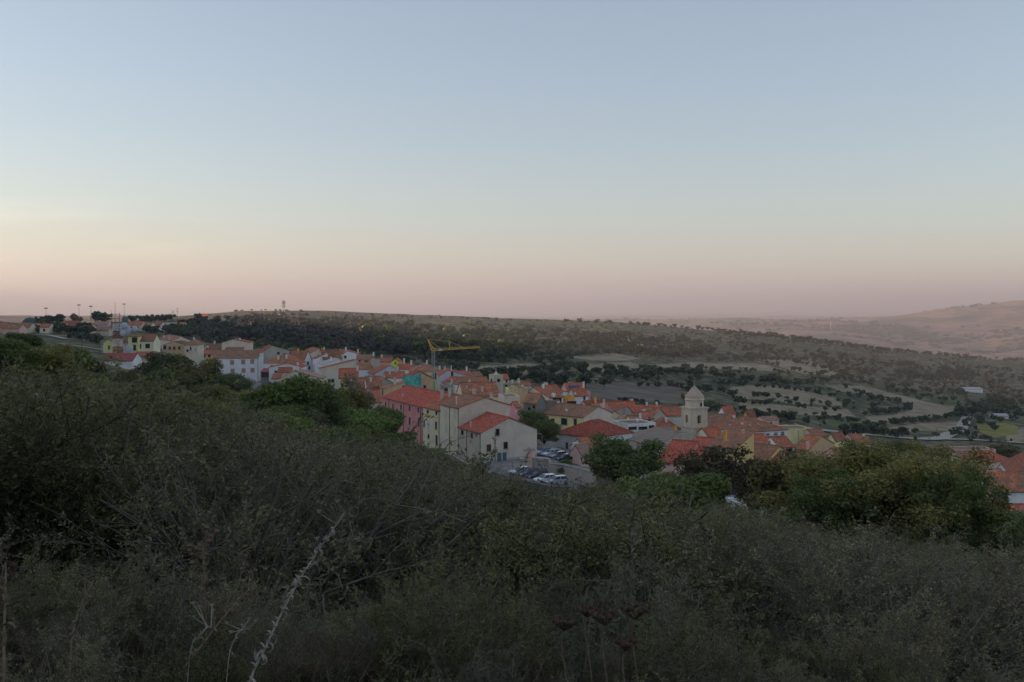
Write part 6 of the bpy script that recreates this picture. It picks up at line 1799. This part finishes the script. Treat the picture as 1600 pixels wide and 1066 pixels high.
def hedge(zone, pts, n, kinds_, smin, smax, dmin=430, jit=1.2):
    L_ = [math.dist(pts[i], pts[i + 1]) for i in range(len(pts) - 1)]
    for k in range(n):
        t = (k + rt.uniform(-1.6, 1.6)) / n * sum(L_); t = max(0, min(sum(L_) * .999, t)); i = 0
        while i < len(L_) - 1 and t > L_[i]: t -= L_[i]; i += 1
        a_, b_ = pts[i], pts[i + 1]; f = max(0, min(1, t / L_[i]))
        q = hit(a_[0] + (b_[0] - a_[0]) * f + rt.uniform(-1, 1), a_[1] + (b_[1] - a_[1]) * f + rt.uniform(-.5, .5) * jit, dmin)
        if q is None or q[1] > 1600: continue
        spots.append((q[0], q[1], q[2], rt.uniform(smin, smax), rt.choice(kinds_), zone))
D, G_, B_, O_ = [0, 1, 5, 0, 1], [2, 2, 0, 1, 2], [3, 3, 3, 0, 1], [4, 4, 2, 0]
hedge('row of large dark trees behind the village', [(745,596),(790,598),(850,600),(900,606),(945,606)], 13, D, .95, 1.5, 400)
hedge('row of large dark trees behind the village', [(850,590),(900,582),(960,588),(1010,598)], 14, D, .9, 1.4)
hedge('dark hedge across the middle fields', [(1000,592),(1060,586),(1120,590),(1180,598),(1240,604),(1290,600)], 44, D + [2], .8, 1.5)
hedge('dark hedge across the middle fields', [(1130,632),(1190,634),(1250,640),(1320,646)], 10, D, .6, 1.0)
hedge('dark hedge across the middle fields', [(1140,652),(1180,656),(1230,658),(1262,664)], 9, D, .8, 1.2, 400)
hedge('hedge curving round the pale stubble field', [(1320,608),(1360,624),(1410,632),(1425,640),(1400,646),(1350,650)], 36, D, .6, 1.1)
hedge('hedge curving round the pale stubble field', [(1370,668),(1420,662),(1470,656),(1500,652)], 32, D, .6, 1.0)
hedge('hedge along the valley road', [(1320,684),(1360,680),(1400,684),(1430,680)], 14, D, .7, 1.2)
hedge('hedge along the valley road', [(1490,682),(1505,668),(1520,656),(1535,662),(1560,676)], 14, D, .6, 1.0)
hedge('dark trees at the valley crossroads', [(1500,652),(1530,648),(1560,652)], 9, D, 1.0, 1.6)
hedge('dark hedge across the middle fields', [(860,566),(920,556),(990,552),(1060,556)], 34, D, .7, 1.2)
hedge('dark hedge across the middle fields', [(1020,584),(1070,577),(1130,579),(1200,583)], 16, D, .6, .9)
hedge('dark hedge across the middle fields', [(1100,567),(1160,562),(1230,566),(1290,578),(1330,592)], 40, D, .6, 1.1)
hedge('dark hedge across the middle fields', [(1125,603),(1190,606),(1250,612),(1300,622)], 22, D, .5, .95)
hedge('dark hedge across the middle fields', [(1135,620),(1200,622),(1270,630),(1335,640)], 24, D, .45, .9)
hedge('dark hedge across the middle fields', [(1000,606),(1060,604),(1120,612)], 14, D, .5, .9)
hedge('dark hedge across the middle fields', [(880,570),(930,583),(1000,582),(1040,580)], 20, D, .5, .9)
hedge('dark hedge across the middle fields', [(740,588),(800,585),(860,580),(900,572)], 20, D + [2], .6, 1.0)
hedge('dark hedge across the middle fields', [(750,566),(810,562),(870,556),(930,548)], 26, D + [2], .7, 1.1)
hedge('dark hedge across the middle fields', [(1240,580),(1290,592),(1350,600),(1420,616),(1500,632)], 36, D, .5, 1.0)
hedge('dark hedge across the middle fields', [(1290,655),(1340,662),(1380,672)], 14, D + [3], .4, .8)
hedge('dark hedge across the middle fields', [(1000,545),(1100,556),(1190,560),(1280,566),(1380,580)], 40, D, .5, 1.0)
scatter('oak wood on the middle of the far hillside', [(790,520),(900,522),(1000,530),(1090,540),(1120,556),(1050,562),(930,548),(820,545)], 230, D, .9, 1.9)
scatter('green and yellowing wood left of centre on the hillside', [(560,510),(700,520),(800,530),(850,552),(760,566),(640,560),(580,545)], 260, G_, .9, 1.9)
scatter('brown scrub wood on the left hillside', [(300,506),(420,500),(560,504),(640,520),(640,556),(520,552),(420,536),(330,526)], 460, B_, .8, 1.6)
scatter('scattered trees on the right of the far hillside', [(1130,535),(1260,548),(1400,565),(1560,590),(1600,620),(1560,650),(1440,612),(1300,592),(1180,575)], 260, D + [4], .6, 1.3)
scatter('scattered trees on the right of the far hillside', [(1300,560),(1500,575),(1600,580),(1600,600),(1450,600)], 120, D, .6, 1.2)
scatter('bushes dotted over the terraces behind the bell tower', [(1110,606),(1200,610),(1320,640),(1300,662),(1160,640)], 16, D, .45, .8)
scatter('bushes dotted over the bare slope behind the village', [(900,600),(1060,604),(1070,636),(930,632)], 10, B_, .35, .6)
scatter('yellow autumn tree on the terraces', [(1288,580),(1304,580),(1304,588),(1288,588)], 1, [4], .9, 1.0)
scatter('scattered trees on the right of the far hillside', [(1530,625),(1600,625),(1600,655),(1540,650)], 22, D, .8, 1.3)
hedge('trees along the ridge line', [(470,489),(560,493),(640,497),(700,499),(780,501),(880,504)], 46, D, .25, .8, 600)
hedge('trees along the ridge line', [(880,504),(960,507),(1040,512),(1110,517),(1200,525),(1300,537),(1400,547),(1500,556),(1600,564)], 150, D + [4], .3, 1.25, 600)
hedge('dense dark trees along the right of the ridge', [(1120,520),(1200,527),(1300,539),(1400,549),(1500,558),(1610,566)], 190, D, .6, 1.3, 700, 5)
hedge('dark bushes crowning the summit', [(365,487.5),(385,486),(410,485.5),(430,486),(458,488)], 20, D, .35, .6, 600)
hedge('trees around the far left houses', [(62,509),(75,507),(85,506),(97,507)], 9, D + [4], .8, 1.5, 420)
hedge('round pines behind the far left houses', [(115,506),(130,504),(145,504),(160,505),(170,504)], 13, G_ + [4], 1.1, 1.7, 470)
hedge('round pines behind the far left houses', [(205,505),(216,505),(240,505),(252,504),(262,503),(275,503)], 13, D, .9, 1.6, 470)
hedge('trees below the far left houses', [(55,520),(75,519),(100,522),(130,522),(150,527)], 20, D + [2], .8, 1.3, 300)
hedge('trees below the far left houses', [(110,530),(140,534),(158,540)], 10, D, .6, 1.0, 250)
hedge('trees along the lane on the left rise', [(230,520),(260,517),(300,512),(330,507),(350,500)], 16, D, .6, 1.0, 480)
scatter('dark trees on the left rise above the village', [(205,512),(300,512),(380,532),(330,534),(240,525)], 70, D + [3], .8, 1.3)
hedge('trees at the back edge of the village', [(395,545),(425,546),(560,553),(600,560),(640,572),(700,580)], 20, G_ + D, .6, 1.0, 400)
hedge('round dark bush at the edge of the pale field', [(735,579),(746,579)], 3, [0], .8, 1.0, 400)
FM = [tree_mesh(81 + i, 6.0, 3.8, 60, 1.2, LF[m], 7, .02) for i, m in enumerate(('far', 'far', 'farg', 'farb', 'faro', 'far'))]
mini = []
rm_ = random.Random(77)
while len(mini) < 1900:
    px = rm_.uniform(260, 1600)
    y0_ = np.interp(px, [260, 440, 700, 1000, 1300, 1600], [508, 492, 502, 512, 540, 566]); y1_ = np.interp(px, [260, 440, 700, 1000, 1300, 1600], [530, 550, 585, 630, 680, 700])
    py = y0_ + (y1_ - y0_) * rm_.random() ** 1.3
    if float(vnoise(np.array(px / 34.0), np.array(py / 6.0 + 40))) < rm_.uniform(-.05, .25): continue
    q = hit(px, py, 420)
    if q is None or q[1] > 1450: continue
    if any(in_poly(np.array(q[0]), np.array(q[1]), f[0]) for f in fields): continue
    mini.append((q[0], q[1], q[2], rm_.uniform(.2, .75), rm_.choice((0, 1, 5, 0, 2, 3, 3, 1)), 'mini'))
# largest 300 stand as trees of their own, the rest form one distant scrub
spots.sort(key=lambda q: -q[3] / q[1])
ZL = {}
for i, (x, y, z, s, k, zone) in enumerate(spots[:300]):
    me = FT[k]
    lab = zone if zone.split()[0] in ('round', 'yellow') else 'one tree of the ' + zone.replace('row of ', 'row of ')
    lab = ('dark tree in the ' if k in (0, 1, 5) else 'green tree in the ' if k == 2 else 'brown tree in the ' if k == 3 else 'autumn tree in the ') + zone
    lab = ' '.join(lab.split()[:16])
    plant('hillside_tree', me, (x, y, z - .3), s, rt.uniform(0, 6.28), lab, 'tree', zone, sz=s * rt.uniform(.75, 1.1))
vs_all, fs_all = [], []
if len(spots) > 300:
    rest = spots[300:] + mini
    cos_ = []
    mats = [LF['far'], LF['farg'], LF['farb'], LF['faro']]
    mi = []
    base = [np.array([v.co[:] for v in m[1].vertices]) for m in FS]
    basem = [np.array([v.co[:] for v in m[1].vertices]) for m in FM]
    for (x, y, z, s, k, zone) in rest:
        a_ = rt.uniform(0, 6.28); c_, s__ = math.cos(a_), math.sin(a_)
        q = basem[k] if zone == 'mini' else base[k]
        cos_.append(np.stack([x + (q[:, 0] * c_ - q[:, 1] * s__) * s, y + (q[:, 0] * s__ + q[:, 1] * c_) * s, z - .3 + q[:, 2] * s * .9], 1))
        mi.append(np.full(len(q) // 4, {0: 0, 1: 0, 5: 0, 2: 1, 3: 2, 4: 3}[k]))
    co = np.vstack(cos_); n = len(co) // 4
    me = bpy.data.meshes.new('distant_scrub')
    me.vertices.add(4 * n); me.vertices.foreach_set('co', co.astype(np.float32).ravel())
    me.loops.add(4 * n); me.loops.foreach_set('vertex_index', np.arange(4 * n, dtype=np.int32))
    me.polygons.add(n); me.polygons.foreach_set('loop_start', (np.arange(n) * 4).astype(np.int32))
    for m in mats: me.materials.append(m)
    me.polygons.foreach_set('material_index', np.concatenate(mi).astype(np.int32))
    me.update(calc_edges=True)
    tag(link('distant_scrub', me), 'far scrub and woodland covering the hillside and ridge', 'scrub', kind='stuff')
# woods and hedges on the hills beyond the ridge
rf = random.Random(8)
cw = []
while len(cw) < 2600:
    d_ = math.exp(rf.uniform(math.log(3000), math.log(9000))); px = rf.uniform(900, 1660)
    x = (px - CX) / F * d_
    if float(fbm(np.array(x / 420.0 + 3), np.array(d_ / 420.0), 3)) < rf.uniform(.0, .3): continue
    cw.append((x, d_, rf.uniform(1.2, 3.4), rf.choice((0, 1, 3, 5, 0))))
zz_ = ground_z(np.array([q[0] for q in cw]), np.array([q[1] for q in cw]))
cos_ = []
for (x, y, s_, k), z in zip(cw, zz_):
    q = basem[k]; a_ = rf.uniform(0, 6.28); c_, s__ = math.cos(a_), math.sin(a_)
    cos_.append(np.stack([x + (q[:, 0] * c_ - q[:, 1] * s__) * s_ * 1.7, y + (q[:, 0] * s__ + q[:, 1] * c_) * s_ * 1.7, z - 1 + q[:, 2] * s_ * .8], 1))
co = np.vstack(cos_); n = len(co) // 4
me = bpy.data.meshes.new('distant_woods')
me.vertices.add(4 * n); me.vertices.foreach_set('co', co.astype(np.float32).ravel())
me.loops.add(4 * n); me.loops.foreach_set('vertex_index', np.arange(4 * n, dtype=np.int32))
me.polygons.add(n); me.polygons.foreach_set('loop_start', (np.arange(n) * 4).astype(np.int32))
me.materials.append(LF['far']); me.update(calc_edges=True)
tag(link('distant_woods', me), 'far dark woods and hedges on the hills beyond the ridge', 'woods', kind='stuff')
print('far trees', len(spots))
# ------------------------------------------------------------------ dry plants right in front of the viewer
M_dry = plain('dry_stalk_pale', (0.27, 0.25, 0.21), .9, .1, .25, 30.0)
M_dryb = plain('dry_stalk_brown', (0.17, 0.125, 0.085), .9, .1, .3, 30.0)
M_seed = plain('seed_head_brown', (0.075, 0.05, 0.036), .95, .1, .35, 40.0)
M_rot = plain('dead_branch', (0.018, 0.016, 0.014), .95, .1, .3, 20.0)
rp = random.Random(17)
def spline(pts, n=6):
    pts = [Vector(p) for p in pts]; out = []
    for i in range(len(pts) - 1):
        p0, p1, p2, p3 = pts[max(0, i-1)], pts[i], pts[i+1], pts[min(len(pts)-1, i+2)]
        for k in range(n):
            t = k / n
            out.append(0.5 * ((2 * p1) + (p2 - p0) * t + (2 * p0 - 5 * p1 + 4 * p2 - p3) * t * t + (3 * p1 - p0 - 3 * p2 + p3) * t ** 3))
    out.append(pts[-1]); return out
def stem_segs(pts, r0, r1):
    n = len(pts) - 1
    return [(pts[i], pts[i+1], r0 + (r1 - r0) * i / n, r0 + (r1 - r0) * (i+1) / n) for i in range(n)]
def curl_leaf(mb, p, d, ln, wd, curl):
    """dry leaf rolled along its length"""
    d = Vector(d).normalized(); side = d.cross(Vector((0, 0, 1))).normalized(); up = side.cross(d)
    n = 7; rows = []
    q = Vector(p)
    for i in range(n + 1):
        t = i / n
        w_ = wd * math.sin(math.pi * min(1, .12 + t * .9)) + .002
        rows.append((q - side * w_ + up * w_ * .7, q.copy(), q + side * w_ + up * w_ * .7))
        a_ = curl / n
        d2 = d * math.cos(a_) + up * math.sin(a_); up = up * math.cos(a_) - d * math.sin(a_); d = d2
        q = q + d * ln / n
    b = len(mb.v)
    for r in rows: mb.v += [tuple(v) for v in r]
    for i in range(n):
        for k in (0, 1): mb.f.append((b + i*3 + k, b + i*3 + k + 1, b + i*3 + k + 4, b + i*3 + k + 3))
def stalk(name, label, px_pts, d0, d1, r0, r1, mat, nleaf, leaf, heads, cat='dry plant', headmat=None, hr=.02):
    n = len(px_pts)
    W_ = [Vector(P(x, y, d0 + (d1 - d0) * i / (n - 1))) for i, (x, y) in enumerate(px_pts)]
    g = gz(W_[0].x, W_[0].y)
    if W_[0].z > g: W_.insert(0, Vector((W_[0].x - .03, W_[0].y, g - .05)))
    base = W_[0].copy()
    root = empty(name, base); tag(root, label, cat)
    pts = spline([p - base for p in W_])
    link('stem', tubes('stem', [(np.array(a_), np.array(b_), x, y) for a_, b_, x, y in stem_segs(pts, r0, r1)], mat, 6), root)
    for k in range(nleaf):
        t = .12 + .8 * (k + rp.random()) / nleaf; i = int(t * (len(pts) - 1)); p = pts[i]
        az = rp.uniform(0, 6.28)
        mb = MB(); curl_leaf(mb, p, (math.cos(az), math.sin(az) * .6, rp.uniform(.1, 1.2)), leaf * rp.uniform(.6, 1.3) * (1.1 - .5 * t), leaf * .11, rp.choice((-1, 1)) * rp.uniform(1.5, 4.2))
        mb.build('leaf', mat, root)
    for k in range(heads):
        t = .72 + .28 * k / max(1, heads - 1); p = pts[int(t * (len(pts) - 1))]
        e = Vector((rp.uniform(-1, 1), rp.uniform(-1, 1), rp.uniform(.1, 1))).normalized() * rp.uniform(.03, .1)
        mb = MB().bar(p, p + e, .0022, 4, .0015)
        mb.lathe(p + e, [(.003, -.4 * hr), (hr * .7, 0), (hr, .5 * hr), (hr * .6, .9 * hr), (.002, 1.1 * hr)], 7)
        for j in range(7):
            a_ = 2 * math.pi * j / 7
            mb.bar(p + e + Vector((0, 0, hr * .6)), p + e + Vector((math.cos(a_) * hr * 1.7, math.sin(a_) * hr * 1.7, hr * 1.6)), .0012, 3)
        mb.build('seed_head', headmat or mat, root)
    return root
stalk('mullein_stalk', 'tall pale dry stalk with curled leaves leaning to the right in front', [(388,1080),(418,1005),(452,935),(478,890),(508,845),(540,800)], 3.4, 3.9, .0055, .002, M_dry, 70, .042, 5, hr=.007)
stalk('thistle_stalk', 'thin grey dry stalk leaning right, left of the tall pale stalk', [(270,1080),(318,1005),(362,950),(408,902)], 3.6, 4.1, .005, .002, M_dryb, 14, .05, 4, hr=.01)
stalk('thistle_stalk', 'upright thin dry stalk with a knobbly head in the dark hollow', [(322,990),(320,930),(318,880),(317,848)], 4.6, 4.7, .004, .003, M_dryb, 6, .04, 12, hr=.014)
stalk('dock_stalk', 'brown seeding dock stalk at the lower left picture edge', [(4,1080),(6,1000),(8,940),(9,880)], 3.3, 3.5, .007, .003, M_dryb, 10, .07, 7, headmat=M_seed, hr=.012)
stalk('dry_branch', 'forked bare dry branch near the lower left edge', [(108,1075),(112,1000),(125,950),(150,900)], 3.8, 4.1, .005, .002, M_dryb, 8, .05, 3, hr=.01)
stalk('dry_branch', 'slender forked dry stem behind the thin leaning stalk', [(352,960),(372,915),(380,880),(372,865)], 4.3, 4.5, .003, .0015, M_dryb, 5, .04, 3, hr=.008)
stalk('curled_grass', 'single pale curled grass head, left of two', [(296,1030),(312,995),(325,980),(338,986)], 3.4, 3.5, .0014, .0022, M_dry, 14, .016, 5, hr=.004)
stalk('curled_grass', 'single pale curled grass head beside the tall pale stalk', [(355,1050),(366,1000),(378,985),(390,984)], 3.4, 3.5, .0014, .0022, M_dry, 14, .016, 5, hr=.004)
def umbel(label, px, py, d, r):
    c = Vector(P(px, py, d)); g = gz(c.x, c.y)
    root = empty('wild_carrot', (c.x, c.y, g - .03)); tag(root, label, 'dry plant')
    h_ = c.z - g + .03
    pts = spline([(0, 0, 0), (.02, 0, h_ * .5), (-.01, .01, h_ * .9), (0, 0, h_)])
    link('stem', tubes('stem', [(np.array(a_), np.array(b_), x, y) for a_, b_, x, y in stem_segs(pts, .004, .0025)], M_dryb, 5), root)
    mb = MB()
    for k in range(26):
        a_ = rp.uniform(0, 6.28); q = rp.random() ** .5
        e = Vector((math.cos(a_) * r * q, math.sin(a_) * r * q, r * (.55 + .25 * q)))
        mb.bar((0, 0, h_), (e.x * .6, e.y * .6, h_ + e.z * .5), .0012, 3); mb.bar((e.x * .6, e.y * .6, h_ + e.z * .5), (e.x, e.y, h_ + e.z), .0012, 3)
        mb.lathe((e.x, e.y, h_ + e.z), [(.002, -.006), (.009, 0), (.007, .008), (.001, .012)], 5)
    o = mb.build('umbel', M_seed, root); tag(o, kind='stuff')
umbel('brown dry umbel, rightmost and highest of the cluster at lower right', 992, 968, 3.8, .055)
umbel('brown dry umbel in the middle of the cluster at lower right', 945, 978, 3.7, .055)
umbel('small brown dry umbel behind the middle one of the cluster', 918, 965, 4.2, .04)
umbel('brown dry umbel, leftmost of the cluster at lower right', 882, 986, 3.7, .05)
umbel('low brown dry umbel below the cluster', 978, 1018, 3.5, .04)
# silver leaved sprouts
def sprout(label, px, top, bot, d, nst, mat, leaf=.03, spread=.22):
    c = Vector(P(px, bot, d)); g = gz(c.x, c.y); t_ = ZC + (HY - top) / F * d
    root = empty('olive_sprout', (c.x, c.y, g - .03)); tag(root, label, 'plant')
    h_ = t_ - g; segs, C = [], []
    for k in range(nst):
        az = rp.uniform(0, 6.28); s_ = rp.uniform(.2, 1) * spread * h_
        hk = h_ * rp.uniform(.6, 1)
        pts = spline([(0, 0, 0), (math.cos(az) * s_ * .4, math.sin(az) * s_ * .4, hk * .45), (math.cos(az) * s_ * .8, math.sin(az) * s_ * .8, hk * .8), (math.cos(az) * s_, math.sin(az) * s_, hk)])
        segs += [(np.array(a_), np.array(b_), x, y) for a_, b_, x, y in stem_segs(pts, .006, .002)]
        for p in pts[5:]:
            for j in range(5): C.append(np.array(p) + np.array([rp.gauss(0, .022), rp.gauss(0, .022), rp.gauss(0, .03)]))
    link('stems', tubes('stems', segs, M_twig, 4), root)
    link('foliage', quads('foliage', np.array(C), leaf * nrg.uniform(.6, 1.2, len(C)), mat, .2, nrg, .28), root)
sprout('silvery leaved sprout rising above the thicket right of centre', 975, 815, 1000, 6.2, 8, LF['silver'], .024, .13)
sprout('broad silvery leaved sprout beside the tall one right of centre', 1040, 850, 1000, 6.0, 7, LF['silver'], .022, .16)
sprout('pale green sprout left of the dry umbels', 905, 905, 1010, 4.6, 7, LF['silver'], .022, .2)
sprout('pale sprout at the lower right corner of the picture', 1555, 1005, 1080, 4.4, 6, LF['silver'], .02, .25)
sprout('small silvery sprout at the bottom edge right of centre', 790, 985, 1080, 4.0, 5, LF['silver'], .02, .2)
def dead_hook():
    pts = [P(1112, 850, 11), P(1102, 832, 11), P(1095, 820, 11), P(1088, 814, 11), P(1083, 815, 11)]
    b = Vector((pts[0][0], 11.0, gz(pts[0][0], 11.0) - .05))
    root = empty('dead_branch', b); tag(root, 'black curved dead branch tip standing out of the thicket', 'branch')
    W_ = spline([(0, 0, 0)] + [Vector(p) - b for p in pts])
    link('stem', tubes('stem', [(np.array(a_), np.array(c_), x, y) for a_, c_, x, y in stem_segs(W_, .03, .018)], M_rot, 6), root)
    link('twig', tubes('twig', [(np.array(W_[-8]), np.array(W_[-8] + Vector((.12, 0, .1))), .012, .005)], M_rot, 5), root)
dead_hook()
# dead grass and low weeds underfoot
def grass(n=9000):
    d_ = nrg.uniform(2.6, 10.5, n) ; x = nrg.uniform(-.62, .62, n) * d_ ; y = d_
    z = ground_z(x, y)
    ln = nrg.uniform(.12, .42, n) * np.clip(1.4 - d_ / 14, .5, 1.2); w_ = nrg.uniform(.0015, .0035, n)
    az = nrg.uniform(0, 6.28, n); tl = nrg.uniform(.1, .8, n)
    dx, dy, dz = np.cos(az) * np.sin(tl), np.sin(az) * np.sin(tl), np.cos(tl)
    sx_, sy_ = -np.sin(az) * w_, np.cos(az) * w_
    b = np.stack([x, y, z - .02], 1)
    mid = b + np.stack([dx, dy, dz], 1) * (ln * .55)[:, None]
    tip = b + np.stack([dx * 1.35, dy * 1.35, dz * .9], 1) * ln[:, None]
    sd_ = np.stack([sx_, sy_, np.zeros(n)], 1)
    co = np.stack([b - sd_, b + sd_, mid + sd_ * .8, mid - sd_ * .8, tip], 1).reshape(-1, 3)
    i = np.arange(n) * 5
    lo = np.concatenate([np.stack([i, i+1, i+2, i+3], 1).ravel(), np.stack([i+3, i+2, i+4], 1).ravel()])
    me = bpy.data.meshes.new('dead_grass')
    me.vertices.add(5 * n); me.vertices.foreach_set('co', co.astype(np.float32).ravel())
    me.loops.add(len(lo)); me.loops.foreach_set('vertex_index', lo.astype(np.int32))
    me.polygons.add(2 * n); me.polygons.foreach_set('loop_start', np.concatenate([np.arange(n) * 4, 4 * n + np.arange(n) * 3]).astype(np.int32))
    me.update(calc_edges=True)
    me.materials.append(leafmat('grass_dry', [(.05,.055,.02), (.10,.085,.05), (.16,.125,.08), (.07,.06,.035)], .3))
    tag(link('dead_grass', me), 'dead grass and weeds on the ground in front', 'grass', kind='stuff')
grass()
rw = random.Random(23)
for k in range(70):
    yy = rw.uniform(3.6, 6.5); xx = rw.uniform(-.58, .58) * yy
    kk = rw.choice(('g1', 'o2', 'b1', 'n1', 'g2', 'o1'))
    s = rw.uniform(.22, .42) / SHT[kk]
    px = CX + xx / yy * F
    zn = [z for l_, z in ZN if px < l_][0]
    plant('weed', SH[kk], (xx, yy, gz(xx, yy) - .03), s * 1.2, rw.uniform(0, 6.28), {'g': 'low grey green weed', 'o': 'low dark olive weed', 'b': 'low brown withered weed', 'n': 'low bare twiggy weed'}[kk[0]] + ' on the ground in front, ' + zn, 'weed', 'low weeds in front of the viewer', ('stems', 'foliage'), s)
# ------------------------------------------------------------------ evening haze over the whole valley
def haze():
    mb = MB().box(-62000, 62000, -62000, 62000, -800, 210)
    m = bpy.data.materials.new('haze')
    m.use_nodes = True
    t = m.node_tree
    t.nodes.remove(t.nodes['Principled BSDF'])
    v = t.nodes.new('ShaderNodeVolumePrincipled')
    v.inputs['Color'].default_value = (0.52, 0.535, 0.60, 1)
    v.inputs['Density'].default_value = HAZE
    v.inputs['Anisotropy'].default_value = 0.2
    t.links.new(v.outputs[0], t.nodes['Material Output'].inputs['Volume'])
    m.cycles.homogeneous_volume = True
    m.cycles.volume_sampling = 'DISTANCE'
    o = mb.build('haze', m)
    return tag(o, 'pale evening haze filling the valley air', 'haze', kind='stuff')
HAZE = 0.00014
haze()
